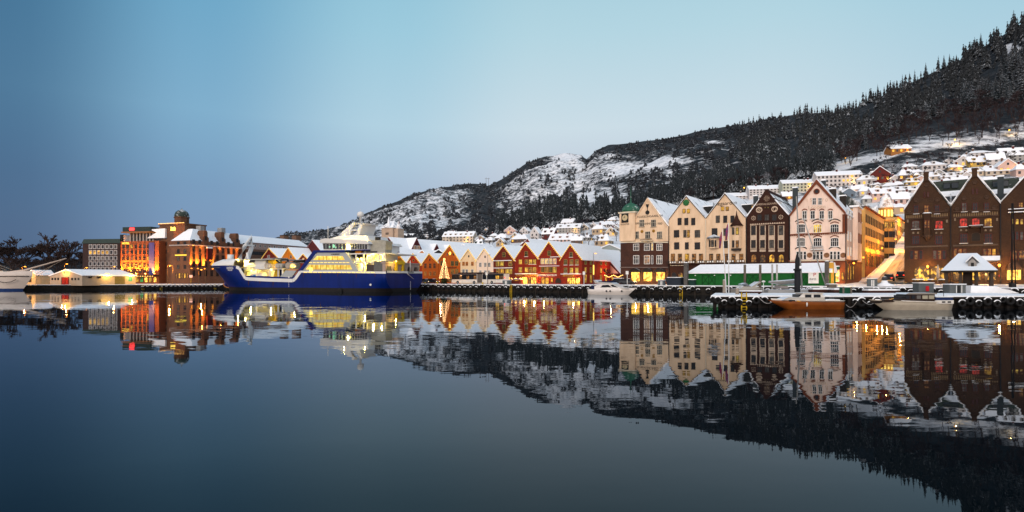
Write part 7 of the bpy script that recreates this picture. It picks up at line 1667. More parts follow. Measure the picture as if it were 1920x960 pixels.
# street lamps
def streetlamp(x, yl, fac, base, label, group, e=700, arm=1, col=(1, .42, .06), double=False, yg=None):
    p = fac.at(x); h_ = H+(YH-yl)/F*p.y-base; t_ = thing('street_lamp', label, 'lamp', (p.x, p.y, base), 0, group); b = MB(); b.tube([(0, 0, 0), (0, 0, h_)], [.09, .05], 6)
    for s in ((-1, 1) if double else (arm,)): b.tube([(0, 0, h_-.05), (s*.9, -.1, h_+.1)], .04, 5)
    b.build('post', pmat('lamp_post', (.14, .09, .05)), t_); b = MB()
    for s in ((-1, 1) if double else (arm,)): b.ball((s*.95, -.1, h_+.02), (.34, .24, .16), 8, 5)
    b.build('lamp_head', SODIUM, t_)
    if e: lamp('POINT', (p.x+arm*.95, p.y-.5, base+h_-.4), e*1.8, (1, .36, .03), .25)
LFr = LF.off(8)
for x, yl, dn, lab, e, arm in ((42, 500, 14, 'orange street lamp above the deck of the white sailing ship', 700, 1), (121, 495, 30, 'tall orange lamp behind the peak of the low warehouse', 500, 1), (158, 502, 34, 'orange lamp before the dark plum office, left one', 700, 1), (210, 500, 30, 'orange lamp before the dark plum office, right one', 700, 1), (88, 511, 24, 'short orange lamp left of the red warehouse door', 400, 1), (78, 512, 30, 'short orange lamp beside the small harbour hut', 300, -1), (314, 498, 6, 'left lamp of the pair on the quay before the brick tower', 1300, 1), (324, 498, 6, 'right lamp of the pair on the quay before the brick tower', 1300, -1), (373, 506, 6, 'orange lamp on the quay before the corner of the brick hotel', 700, 1), (385, 497, 6, 'taller orange lamp on the quay before the brick hotel uplights', 500, -1)):
    streetlamp(x, yl, LF.off(dn), 1.6, lab, 'sodium lamps on the left quay', e, arm)
p = LF.off(5).at(358); t_ = thing('ticket_post', 'red and white lit post sign before the brick hotel', 'sign', (p.x, p.y, 1.6), 0); b = MB(); b.tube([(0, 0, 0), (0, 0, 3)], .06, 5); b.build('post', SODIUM if False else YELP, t_); MB().box(-.5, .5, -.1, .1, 2.4, 3.3).build('panel', emis('panel_lit', (1, .45, .3), 1.4), t_)
p = LF.off(22).at(83); t_ = thing('harbour_light', 'small green harbour light left of the low warehouse', 'lamp', (p.x, p.y, 1.6), 0); b = MB(); b.tube([(0, 0, 0), (0, 0, 2.4)], .06, 5); b.build('post', IRON, t_); MB().ball((0, 0, 2.6), .3).build('lens', emis('green_lens', (.05, 1, .45), 7), t_)
p = LF.off(4).at(39); t_ = thing('floodlight', 'white floodlight at the stem of the sailing ship', 'lamp', (p.x, p.y, 1.6), 0); MB().box(-.08, .08, -.08, .08, 0, 2.0).build('post', IRON, t_); MB().ball((0, -.1, 2.2), (.5, .2, .4)).build('lens', emis('white_lens', (1, .95, .8), 6), t_)
for x, y1, lab in ((914.5, 477, 'thin dark lamp post before the white gabled house'), (1113, 474, 'tall post with yellow lit bands right of the red houses')):
    p = tline(127).at(x); h_ = H+(YH-y1)/F*p.y-1.95; t_ = thing('lamp_post', lab, 'lamp', (p.x, p.y, 1.95), 0); b = MB(); b.tube([(0, 0, 0), (0, 0, h_)], [.11, .05], 6); b.build('post', pmat('post_grey', (.12, .10, .09)), t_); MB().ball((.5, 0, h_*.98), (.3, .15, .09)).build('lamp_head', SODIUM if x > 1000 else IRON, t_)
    if x > 1000: b = MB(); b.tube([(0, 0, h_*.32), (0, 0, h_*.62)], .16, 8); b.build('lit_band', emis('band_yellow', (1, .6, .1), 2), t_)
for x, c, lab in ((1095, 128, 'slim signpost before the side of the last red house'), (1176, 128, 'white signpost in front of the dark corner of the clock tower house'), (912.5, 126, 'white bus stop sign before the joint of the bus')):
    p = tline(c).at(x); t_ = thing('signpost', lab, 'sign', (p.x, p.y, 1.97), TA); b = MB(); b.tube([(0, 0, 0), (0, 0, 3.2)], .07, 6); b.build('post', WHITE, t_); MB().box(-.35, .35, -.06, .0, 2.5, 3.3).build('panel', WHITE, t_)
# market stall garlands by the red houses
for a, c, yy, lab in ((958, 976, 521.5, 'string of warm bulbs over a stall between the dark red and red houses'), (1134, 1167, 516, 'string of warm bulbs across the yard left of the clock tower')):
    f_ = tline(140); t_ = thing('garland', lab, 'lights', f_.loc(a, 1.95), TA); n_ = 12; Wg = f_.L(c)-f_.L(a); hg = f_.Z((a+c)/2, yy)-1.95; P_, Rr = [], []
    for k in range(n_+1):
        for f_2, rr in ((-.14, .02), (-.07, .13), (.07, .13), (.14, .02)): P_.append((Wg*k/n_+f_2, rnd.uniform(-.1, .1), hg-.5*math.sin(2*math.pi*k/n_)**2)); Rr.append(rr)
    b = MB().tube(P_, Rr, 5)
    b.build('light_string', BULB, t_); b = MB(); b.tube([(Wg*k/n_, 0, hg-.5*math.sin(2*math.pi*k/n_)**2+.12) for k in range(n_+1)], .02, 4)
    for xx in (0, Wg): b.tube([(xx, 0, 0), (xx, 0, hg+.2)], .06, 5)
    b.build('cable', IRON, t_)
t_, r_, h_ = qbox(967.5, 523.5, 13, 139.5, 'market_stall', 'small dark market stall with orange glow between the dark red and red houses', 'stall', DRED, SNOW); MB().box(-r_*.8, r_*.8, -.05, 0, .9, h_-.3).build('counter_glow', LIT, t_)
t_, r_, h_ = qbox(1158, 522, 16, 141, 'market_stall', 'low market stall with amber lights beside the clock tower house', 'stall', DRED, SNOW); MB().box(-r_*.8, r_*.8, -.05, 0, .9, h_-.3).build('counter_glow', LIT, t_)
for k, (x, e) in enumerate(((935, 250), (983, 400), (1002, 400), (1020, 200), (1075, 300), (1192, 420), (1215, 420), (1239, 420), (1565, 600), (1900, 500), (1758, 200), (1720, 300), (1800, 350), (1850, 350))):
    q = FRONT.off(-1.6).at(x); lamp('POINT', (q.x, q.y, zfront(x)+1.6), e, (1, .55, .14), .5)
for k, x in enumerate((797, 820, 905, 1080)):
    p = QUAY.off(.5).at(x); t_ = thing('mooring_bollard', '%s yellow mooring bollard from the left on the long quay' % ('first', 'second', 'third', 'fourth')[k], 'bollard', (p.x, p.y, 1.95), 0, 'yellow mooring bollards'); b = MB(); b.lathe([(.2, 0), (.16, .3), (.28, .45), (.2, .55)], n=10); b.build('post', YELP, t_)
# stone tower beyond the long roofs
Yd = 300; p = at(735, 0, Yd); kt = thing('stone_tower', 'pale stone medieval tower with steep snowy roof rising behind the long hotel roof', 'tower', (p.x, p.y, 4), TA+R(8)); z_ = lambda y: H+(YH-y)/F*Yd-4
rw = 3.7; b = MB(); b.box(-rw, rw, -rw, rw, -2, z_(428.5)); b.box(rw, rw+2.4, -2.6, 2.0, -2, z_(430)); b.build('wall', pmat('tower_stone', (.46, .34, .25), (.38, .28, .21), scale=.7), kt)
SNT = snowy('tower_roof', (.10, .05, .045), .56, .5, (1.5, 1.5, .3))
b = MB(); z0, z1 = z_(428.5)+.02, z_(411.5)
e_ = [(-rw-.4, -rw-.4, z0), (rw+.4, -rw-.4, z0), (rw+.4, rw+.4, z0), (-rw-.4, rw+.4, z0)]; ra, rb_ = (-1.6, 0, z1-.8), (1.6, 0, z1-.8)
b.face([e_[0], e_[1], rb_, ra]); b.face([e_[1], e_[2], rb_]); b.face([e_[2], e_[3], ra, rb_]); b.face([e_[3], e_[0], ra])
b.lathe([(1.1, z0), (.9, z0+1.5), (.05, z1+1.2)], (.8, -rw+.3), n=8); b.lathe([(1.9, z_(430)+.02), (.8, z0+2.2), (.05, z1-.4)], (rw+1.2, -.3), n=8); b.build('roof', SNT, kt)
for x in (-.6, .5): b = MB(); b.box(x-.35, x+.35, -rw-.05, -rw, z_(441), z_(437)); b.build('window', BLACKT, kt)
# ---------------------------------------------------------------- houses on the hillside
HW = {k: pmat('house_'+k, c, tuple(v*.86 for v in c), scale=.4) for k, c in dict(white=(.56, .52, .50), cream=(.62, .50, .36), tan=(.42, .31, .20), pink=(.58, .40, .34), brown=(.14, .085, .06), maroon=(.10, .022, .02), red=(.10, .020, .018), grey=(.34, .33, .31), beige=(.50, .42, .33), yellow=(.52, .35, .10), green=(.035, .07, .05), mint=(.48, .49, .38), blue=(.14, .18, .22), dark=(.06, .045, .04), orange=(.30, .13, .04)).items()}
HROOF = snowy('house_roof_snow', (.10, .09, .09), .95, .3)
HGL = pmat('hill_window_dark', (.07, .07, .075), (.04, .04, .045), rough=.2)
HLIT = emis('hill_window_lit', (1.0, .52, .05), 1.3)
WSM = {}
def smallwin(w_, h_, g_):
    k = (round(w_, 1), round(h_, 1), g_.name)
    if k not in WSM: WSM[k] = MB().box(-k[0]/2, k[0]/2, -.10, .1, -k[1]/2, k[1]/2).mesh('window', [g_])
    return WSM[k]
HN = 0
def hill_house(x, yb, w_, he, hr, kind, wall, label, lit=0, rot=None, storeys=None, dep=.85, chim=1, dorm=0, cat='house', name=None, ncol=None, grp='snow roofed houses on the hillside'):
    """x, yb: foot of the front in the picture; w_, he, hr: front width, eaves and ridge height in picture pixels"""
    global HN; HN += 1; rg = random.Random(HN*31)
    Yd = find(x, yb); s_ = Yd/F; p = at(x, 0, Yd); z0 = ground(p.x, Yd)
    a = rot if rot is not None else R(rg.uniform(-36, -12)); t_ = thing(name or 'hillside_house', label, cat, (p.x, p.y, z0), a, grp if cat == 'house' else None)
    w = w_*s_*(.92 if kind == 's' else .84); D = w*dep if kind != 's' else min(11, w*.8); he *= s_; hr *= s_; fd = -6
    MB().box(-w/2, w/2, 0, D, fd, he).build('wall', HW[wall], t_) if kind != 'g' else MB().prism([(-w/2, fd), (w/2, fd), (w/2, he), (0, hr), (-w/2, he)], 0, D).build('wall', HW[wall], t_)
    b = MB(); o = .45; th = .35
    if kind == 'g':
        sl = (hr-he)/(w/2); b.prism([(-w/2-o, he-o*sl+.03), (0, hr+.03), (w/2+o, he-o*sl+.03), (w/2+o, he-o*sl+th), (0, hr+th*1.3), (-w/2-o, he-o*sl+th)], -.4, D+.4)
    elif kind == 's':
        b.M = Matrix.Translation((0, D/2, 0)) @ Matrix.Rotation(R(90), 4, 'Z'); sl = (hr-he)/(D/2); b.prism([(-D/2-o, he-o*sl+.03), (0, hr+.03), (D/2+o, he-o*sl+.03), (D/2+o, he-o*sl+th), (0, hr+th*1.3), (-D/2-o, he-o*sl+th)], -w/2-.3, w/2+.3)
        b.M = None; g_ = MB(); g_.M = Matrix.Translation((0, D/2, 0)) @ Matrix.Rotation(R(90), 4, 'Z'); g_.prism([(-D/2, he), (D/2, he), (0, hr)], -w/2, w/2); g_.build('gable', HW[wall], t_)
    else:
        e_ = [(-w/2-o, -o, he+.03), (w/2+o, -o, he+.03), (w/2+o, D+o, he+.03), (-w/2-o, D+o, he+.03)]; k = min(w, D)*.32; r2 = [(-w/2+k, D/2, hr), (w/2-k, D/2, hr)]
        b.face([e_[0], e_[1], r2[1], r2[0]]); b.face([e_[1], e_[2], r2[1]]); b.face([e_[2], e_[3], r2[0], r2[1]]); b.face([e_[3], e_[0], r2[0]]); b.box(-w/2-o, w/2+o, -o, D+o, he-.15, he+.029)
    b.build('roof', HROOF, t_)
    for k in range(chim):
        cx = (rg.uniform(-.3, .3) if kind != 'g' else rg.choice((-.12, .12)))*w; c_ = MB().box(cx-.4, cx+.4, D*.4, D*.4+.7, hr-1.0, hr+1.1).build('chimney', HW[rg.choice(('dark', 'red', 'brown'))], t_); MB().box(cx-.45, cx+.45, D*.4-.05, D*.4+.75, hr+1.102, hr+1.3).build('chimney_snow', SNOW, c_)
    for k in range(dorm):
        cx = -w/2+w*(k+.5)/dorm; zz = he+(hr-he)*.30; yy = D*.5*.30; d_ = MB().box(cx-.7, cx+.7, yy-.7, yy+1.8, zz-.2, zz+1.1).build('dormer', HW[wall], t_); MB().box(cx-.85, cx+.85, yy-.85, yy+1.9, zz+1.102, zz+1.35).build('dormer_roof', SNOW, d_)
        link('window', smallwin(.9, .8, GLASS), d_, (cx, yy-.7, zz+.5))
    n_ = ncol or max(2, int(w/2.3)); ns = storeys or max(1, int(he/2.7)); cells = [(i, j) for i in range(n_) for j in range(ns)]; on = set(rg.sample(cells, min(len(cells), lit)))
    ww, wh = min(1.1, w/n_*.5), min(1.4, he/ns*.52)
    for i, j in cells[:60]: link('window', smallwin(ww, wh, HLIT if (i, j) in on else HGL), t_, (-w/2+w*(i+.5)/n_, 0, he*(j+.55)/ns))
    if kind == 'g' and hr-he > 2.2: link('window', smallwin(.9, 1.1, GLASS), t_, (0, 0, he+(hr-he)*.3))
    m_ = max(1, int(D/3))
    for i in range(m_):
        for j in range(min(ns, 4)): link('window', smallwin(ww, wh, HLIT if rg.random() < .06 else HGL), t_, (w/2, D*(i+.5)/m_, he*(j+.55)/ns), R(90))
    if lit >= 2: lamp('POINT', t_.matrix_basis @ Vector((w*.3, -1.6, he*.5)), 260 if Yd < 330 else 420, (1, .5, .12), .3)
    return t_
hh = hill_house
# middle of the picture, over the red wooden houses
hh(806, 450, 34, 6, 12, 's', 'white', 'long white house with a row of small dormers right of the stone tower', 0, R(-12), 1, dorm=5)
hh(772, 449, 46, 3, 9, 's', 'white', 'low white building under deep snow just right of the stone tower', 0, R(-10), 1)
hh(858, 458, 66, 15, 24, 's', 'beige', 'long beige apartment house with snowy roof above the cream wooden house', 2, R(-14), 3, dorm=6, ncol=9)
hh(853, 454, 24, 4, 10, 'h', 'dark', 'small dark house with snowy hip roof in front of the long beige apartments', 0)
hh(896, 465, 24, 6, 18, 'h', 'green', 'dark green house with big snow roof above the white wooden house', 0, chim=1, dorm=2)
hh(911, 441, 16, 6, 12, 'g', 'cream', 'small cream gable in the upper row above the dark green house', 1)
hh(930, 438, 18, 4, 11, 'g', 'dark', 'dark brown gable in the upper row of the middle hillside', 0)
hh(956, 440, 26, 8, 16, 'g', 'pink', 'pinkish gabled house in the upper row above the dark red wooden house', 1)
hh(938, 452, 28, 6, 15, 'h', 'brown', 'brown house with broad snow roof in the second row above the dark red house', 0)
hh(938, 462, 20, 7, 15, 'g', 'tan', 'small tan gabled house among bare trees behind the wooden roofs', 1)
hh(973, 455, 38, 7, 17, 'h', 'brown', 'wide brown house with snowy hip roof and one yellow lamp', 1)
hh(982, 439, 20, 6, 13, 'g', 'white', 'white gabled house in the upper row left of the tall white house', 0)
hh(1002, 452, 21, 15, 26, 'g', 'white', 'tall white gabled house with a dark side wall in mid hillside', 0, R(-30))
hh(1027, 452, 27, 14, 24, 's', 'maroon', 'maroon house with snowy roof left of the grey balcony apartments', 0, None, 2, dorm=2)
hh(1065, 440, 50, 13, 21, 's', 'grey', 'grey apartment house with gables and amber lit balconies', 3, R(-16), 3, dorm=3, ncol=8)
hh(1063, 422, 26, 5, 12, 's', 'white', 'white house standing alone at the wood edge above the grey apartments', 0, R(-30))
hh(1049, 455, 46, 6, 17, 's', 'pink', 'pink white house with two dormers in front of the grey apartments', 0, R(-20), 1, dorm=3)
hh(1081, 459, 22, 9, 16, 's', 'brown', 'brown house with flat snow roof right of the pink white house', 0)
hh(1120, 440, 26, 11, 20, 'h', 'tan', 'tan villa among bare trees left of the clock tower, upper one', 1)
hh(1128, 462, 34, 11, 24, 'h', 'tan', 'tan villa with snowy pyramid roof left of the clock tower, lower one', 1, dorm=1)
hh(1143, 427, 40, 6, 13, 's', 'white', 'long white house with a row of windows left of the green dome', 0, R(-12), 1, ncol=9)
hh(1150, 415, 26, 3, 10, 'h', 'cream', 'cream house with snow roof highest beside the green dome', 0)
hh(1145, 443, 22, 9, 17, 'g', 'cream', 'cream gabled house right of the tan villas', 1)
hh(885, 455, 18, 5, 10, 's', 'white', 'small white house at the right end of the beige apartments', 0)
hh(916, 455, 18, 5, 11, 'h', 'grey', 'small grey house under snow left of the brown second row house', 0)
hh(990, 464, 30, 4, 10, 's', 'dark', 'low dark house under snow behind the two red gables', 0)
hh(1012, 468, 26, 5, 11, 'h', 'white', 'low white house peeping between the two red gables', 0)
hh(1100, 452, 18, 7, 13, 'h', 'grey', 'small grey villa behind the bare tree clump left of the tower', 0)
hh(1095, 432, 18, 6, 12, 'g', 'beige', 'beige gabled house between grey apartments and upper tan villa', 1)
# behind the big harbour gables
hh(1392, 374, 54, 7, 14, 's', 'white', 'leftmost white apartment block above the cream gables', 0, R(-12), 2, dep=.3, ncol=8, chim=2)
hh(1437, 367, 66, 13, 21, 's', 'white', 'white apartment block with balconies above the brown gable', 1, R(-12), 3, dep=.3, ncol=10, chim=2)
hh(1500, 360, 66, 17, 25, 's', 'mint', 'pale green apartment block left of the pale pink gable', 2, R(-12), 3, dep=.3, ncol=10, chim=2)
hh(1574, 350, 84, 22, 31, 's', 'white', 'long pinkish white apartment block with amber windows right of the pink gable', 5, R(-14), 3, dep=.3, ncol=11, chim=2)
hh(1625, 350, 38, 14, 24, 'h', 'white', 'white villa with snowy hip roof right of the long apartment block', 1, dorm=1)
hh(1650, 344, 38, 18, 32, 'g', 'red', 'dark red villa with lit windows among bare trees on the hill', 3, R(-34))
hh(1690, 287, 38, 9, 18, 's', 'orange', 'lone orange lit cabin high at the wood edge', 2, R(-8), 1, cat='house')
hh(1704, 337, 38, 9, 22, 'h', 'brown', 'brown villa with snowy roof and row of amber windows below the lone cabin', 2, dorm=1)
hh(1706, 318, 28, 6, 13, 'h', 'white', 'pale villa with snowy roof in the upper row below the lone cabin', 0)
hh(1752, 320, 46, 11, 20, 'h', 'white', 'large white villa above the first brick gable', 0, dorm=1)
hh(1779, 308, 18, 6, 10, 'g', 'white', 'tiny white gabled house right of the large white villa', 0)
hh(1806, 312, 36, 9, 19, 'g', 'white', 'white gabled house with a bright amber window in the upper row', 2)
hh(1841, 293, 46, 7, 14, 'h', 'white', 'white villa with flat hip roof highest on the right hillside', 0)
hh(1839, 312, 42, 9, 21, 's', 'yellow', 'yellow house with long snow roof and skylights on the right hillside', 2, R(-14), 1, dorm=2)
hh(1868, 312, 30, 14, 26, 's', 'white', 'tall white house right of the yellow house', 0, R(-26), 2)
hh(1903, 302, 44, 12, 27, 's', 'grey', 'grey house with dormers at the upper right edge of the hillside', 0, R(-14), 2, dorm=3)
hh(1890, 326, 38, 15, 28, 'g', 'pink', 'pink white house with ornate gable and glowing balcony on the right', 3, R(-14))
hh(1855, 325, 26, 8, 17, 'h', 'white', 'small white house between the yellow house and the ornate gable', 0)
hh(1822, 330, 42, 8, 18, 'h', 'cream', 'cream house with broad snow roof behind the middle brick pinnacle', 0, dorm=2)
hh(1871, 328, 42, 8, 16, 's', 'beige', 'low beige house below the ornate gable', 0, R(-16), 1)
hh(1784, 338, 40, 7, 17, 'h', 'white', 'white house with three roof windows right of the first brick pinnacle', 0, dorm=3)
hh(1791, 320, 28, 7, 14, 'h', 'tan', 'tan house with an amber lamp below the white gabled house', 2)
hh(1744, 338, 42, 7, 18, 'h', 'beige', 'beige house under deep snow left of the first brick pinnacle', 0, dorm=2)
hh(1918, 331, 26, 14, 24, 'h', 'pink', 'pink house cut by the right edge beside the glowing balcony', 1)
hh(1905, 345, 50, 7, 11, 's', 'red', 'dark red house behind the right chimney stack', 0, R(-14), 1)
hh(1711, 349, 26, 8, 17, 'h', 'yellow', 'mustard house with two roof windows left of the first brick gable', 1, dorm=2)
hh(1668, 355, 26, 7, 14, 'h', 'grey', 'small grey house with a flat snow roof below the dark red villa', 0)
hh(1700, 362, 46, 6, 14, 's', 'white', 'long white house under snow just left of the first brick gable', 1, R(-14), 1, dorm=3)
hh(1658, 376, 44, 14, 25, 's', 'pink', 'pink house with white window frames above the round corner tower', 2, R(-12), 2, dorm=2)
hh(1690, 384, 34, 12, 24, 's', 'pink', 'plain pink house beside the chimney left of the first brick gable', 0, R(-10), 1)
hh(1592, 374, 26, 14, 21, 'g', 'blue', 'blue grey gabled house right of the pink corner house', 0, R(-12))
hh(1624, 366, 26, 8, 18, 'h', 'white', 'white house with tent shaped snow roof right of the blue grey house', 1)
hh(1607, 360, 22, 6, 13, 's', 'pink', 'small pink house above the blue grey gable', 1)
hh(1645, 362, 22, 7, 14, 'g', 'cream', 'small cream gable left of the pink house above the tower', 1)
hh(1682, 402, 34, 14, 22, 'h', 'tan', 'tan house with hip roof at the top end of the climbing street', 1)
hh(1556, 366, 24, 7, 13, 's', 'cream', 'cream roof just right of the pale pink gable top', 1)
hh(1480, 374, 26, 7, 15, 's', 'orange', 'orange house with snow roof left of the pale pink gable', 1, R(-12))
hh(1733, 352, 26, 5, 12, 'h', 'white', 'white snow roof directly left of the first brick pinnacle', 0)
hh(1765, 352, 30, 6, 13, 's', 'white', 'white snow roof low between the two brick pinnacles', 0, R(-14), 1)
hh(1630, 381, 26, 9, 17, 'h', 'grey', 'grey house behind the yellow street front', 0)

for a_ in ((845, 444, 18, 5, 10, 's', 'white', 'small white house roof behind the left part of the beige apartments'),
    (900, 452, 16, 6, 11, 'g', 'tan', 'little tan gable between beige apartments and dark green house'),
    (925, 447, 16, 5, 10, 'h', 'grey', 'little grey roof above the white wooden house, second row'),
    (965, 448, 18, 6, 12, 'g', 'beige', 'beige gable behind the wide brown snowy house'),
    (1018, 440, 16, 6, 12, 'g', 'grey', 'grey gable in the upper row right of the tall white house'),
    (1036, 437, 14, 6, 11, 'g', 'brown', 'narrow brown gable touching the left of the grey balcony apartments'),
    (1012, 458, 20, 5, 11, 'h', 'brown', 'brown hip roofed house below the maroon house'),
    (1075, 449, 18, 5, 11, 'h', 'white', 'white snow roof between grey apartments and brown flat roof'),
    (1113, 428, 16, 5, 10, 'g', 'white', 'white gable above the upper tan villa'),
    (1155, 434, 16, 6, 11, 'g', 'grey', 'grey gable just left of the clock face'),
    (1542, 338, 20, 6, 11, 's', 'grey', 'grey roof at the left end of the long apartment block'),
    (1600, 342, 22, 6, 12, 'h', 'brown', 'brown villa hidden by bare trees above the long apartment block end'),
    (1640, 330, 20, 5, 11, 'h', 'grey', 'grey villa above the white hip roofed villa'),
    (1678, 341, 18, 6, 12, 'g', 'white', 'white gable right of the dark red villa'),
    (1683, 352, 20, 6, 13, 'h', 'brown', 'brown hip roof left of the mustard house'),
    (1720, 328, 22, 6, 12, 'h', 'white', 'white hip roof between brown villa and first brick pinnacle'),
    (1727, 341, 18, 6, 11, 'g', 'pink', 'pink gable left of the first brick pinnacle'),
    (1760, 330, 20, 6, 12, 'g', 'grey', 'grey gable between the brick pinnacles, upper'),
    (1772, 346, 22, 6, 13, 'h', 'tan', 'tan hip roof right of the first brick pinnacle, low'),
    (1800, 345, 26, 6, 14, 's', 'grey', 'grey long roof left of the middle brick pinnacle'),
    (1812, 336, 18, 7, 13, 'g', 'white', 'white gable just left of the middle brick pinnacle'),
    (1838, 344, 24, 7, 14, 'h', 'grey', 'grey hip roof just right of the middle brick pinnacle'),
    (1860, 344, 24, 6, 13, 's', 'cream', 'cream long roof left of the dark red house at right'),
    (1830, 304, 18, 6, 11, 'g', 'grey', 'grey gable left of the yellow house'),
    (1812, 298, 18, 5, 10, 'h', 'white', 'small white roof above the amber windowed gable'),
    (1884, 316, 18, 7, 13, 'g', 'white', 'white gable between tall white house and ornate gable'),
    (1912, 318, 18, 6, 12, 'h', 'beige', 'beige roof at the right edge above the pink house'),
    (1665, 366, 22, 6, 12, 'h', 'cream', 'cream roof left of the long white house near the first brick gable'),
    (1642, 351, 18, 5, 10, 'h', 'beige', 'beige roof under bare trees below the white hip villa'),
    (1588, 364, 20, 5, 11, 'h', 'white', 'white snow roof above the blue grey gable'),
    (1568, 362, 20, 5, 11, 's', 'grey', 'grey snow roof right behind the pink gable slope'),
    (1696, 372, 22, 7, 14, 'h', 'brown', 'brown snow roof touching the first brick gable slope'),):
    hh(*a_, 1 if HN % 4 == 0 else 0)

# ---------------------------------------------------------------- trees
rt = random.Random(11)
FIR = topsnow('fir_snow', (.011, .021, .027), .55, .9, (.024, .026, .028))
BARK = pmat('bark', (.045, .030, .026))
TWIG = topsnow('twig_frost', (.040, .027, .028), .10, .9, (.026, .020, .023))
FIRB = topsnow('fir_branch', (.011, .021, .027), .13, 1.1, (.024, .026, .028))
def conifer_proto(k):
    b = MB(); conifer(b, 1.0, (.19, .23, .17, .28, .21)[k], (15, 17, 16, 14, 18)[k], rt, droop=.42); crown = b.mesh('crown', [FIRB])
    b = MB(); b.tube([(0, 0, -.12), (0, 0, .9)], [.018, .004], 5); return crown, b.mesh('trunk', [BARK])
CP = [conifer_proto(k) for k in range(5)]
TWIGB = pmat('twig_brown', (.060, .036, .028), (.03, .02, .018))
def bare_proto(k, lv=5, spread=.55, rmin=.0028):
    rg = random.Random(50+k); tw = MB(); tr = MB()
    def grow(p, d, L, r, n):
        q = p+d*L; (tr if n >= lv-1 else tw).tube([p, p.lerp(q, .5)+Vector((rg.uniform(-1, 1), rg.uniform(-1, 1), 0))*L*.06, q], [max(r, rmin), max(r*.85, rmin), max(r*.68, rmin*.8)], 5 if n >= lv-1 else 3, sm=False, caps=False)
        if n == 0: return
        for i in range(rg.choice((2, 3, 3)) if n > 1 else 4):
            a = rg.uniform(0, 2*math.pi); s_ = rg.uniform(.35, 1.0)*spread*1.25; e = (d+Vector((math.cos(a), math.sin(a), rg.uniform(-.1, .5)))*s_).normalized(); grow(p+d*L*rg.uniform(.7, 1) if i else q, e, L*rg.uniform(.62, .82), r*.62, n-1)
    grow(Vector((0, 0, -.04)), Vector((rg.uniform(-.06, .06), rg.uniform(-.06, .06), 1)).normalized(), .27, .020, lv); return tw.mesh('crown', [TWIG if lv < 6 else TWIGB]), tr.mesh('trunk', [BARK])
BP = [bare_proto(k, rmin=.0042) for k in range(4)]
BD = [bare_proto(k, 6, 0.62, .0042) for k in range(10, 13)]
def tree(kind, protos, x, Y, h_, label, group, wide=1.0, z=None):
    p = at(x, 0, Y); z = ground(p.x, Y) if z is None else z; c_, t_ = rt.choice(protos); o = thing(kind, label, 'tree', (p.x, p.y, z), rt.uniform(0, 6.28), group); o.scale = (h_*wide, h_*wide, h_)
    link('crown', c_, o); link('trunk', t_, o); return o
LOWB = [(1380, 350), (1440, 338), (1500, 318), (1560, 300), (1650, 262), (1750, 226), (1850, 200), (1930, 182), (2000, 165)]
CL = 'dark spruce dusted with snow in the steep wood on the right hill'; CG = 'spruces in the wood on the right hill'
n_c = 0; x = 1566
while x < 1930:                                                       # the ones along the skyline
    yr, Yr = col3(x, RIDGE); tree('spruce_tree', CP, x, Yr*rt.uniform(.96, 1.0), rt.uniform(8, 19) if x > 1640 else rt.uniform(7, 15), 'spruce standing against the sky along the right hill crest', 'spruces along the hill crest'); x += rt.uniform(7, 15)
cand = []
while len(cand) < 1500:
    x = rt.uniform(1385, 1960); yr, Yr = col3(x, RIDGE); yf, Yf = col3(x, FOOT); Y = rt.uniform(Yf, Yr*.985); y = prof(x, Y)
    if y > lerpt(x, LOWB)+rt.uniform(-14, 8): continue
    if gauss(x, y, 1895, 90, 24, 13) > rt.uniform(.25, .8): continue
    d = noise.noise(Vector((x*.018, y*.03, 1.7)))
    if d < -.18 and rt.random() < .8: continue
    cand.append((Y, x))
cand.sort()
for Y, x in cand[:235]: tree('spruce_tree', CP, x, Y, 8+11*rt.random()**1.2, CL, CG, rt.uniform(.85, 1.35))
# the rest of the wood, and the scrub of the mountains: far too many to count
def wood(name, label, items, mat, tiers=3, sides=5):
    V, Fc = [], []
    for X, Y, z, h_, r_ in items:
        a0 = rt.uniform(0, 6.28)
        for k in range(tiers):
            zb, zt_ = z+h_*(.08+.30*k), z+h_*min(1, .48+.27*k); rr = r_*(1-.27*k)*rt.uniform(.85, 1.15); i = len(V)
            for q in range(sides*2):
                a = a0+k+math.pi*q/sides; f_ = (1 if q % 2 == 0 else .55)*rt.uniform(.8, 1.15); V.append((X+rr*f_*math.cos(a), Y+rr*f_*math.sin(a), zb+(0 if q % 2 == 0 else h_*.07)))
            V.append((X, Y, zt_))
            for q in range(sides*2): Fc.append((i+q, i+(q+1) % (sides*2), i+sides*2))
    me = bpy.data.meshes.new(name); me.from_pydata(V, [], Fc); me.materials.append(mat); return tag(link(name, me), label, 'wood', None, 'stuff')
it = []
for Y, x in cand[235:]:
    X = (x-960)/F*Y; h_ = 6+12*rt.random()**1.3; it.append((X, Y, ground(X, Y)-.5, h_, h_*rt.uniform(.16, .24)))
wood('spruce_wood', 'dense snow dusted spruce wood covering the right hill', it, FIR, 4, 6)
SCRUB = topsnow('scrub_snow', (.012, .019, .024), .24, .8, (.026, .025, .029))
it1, it2 = [], []
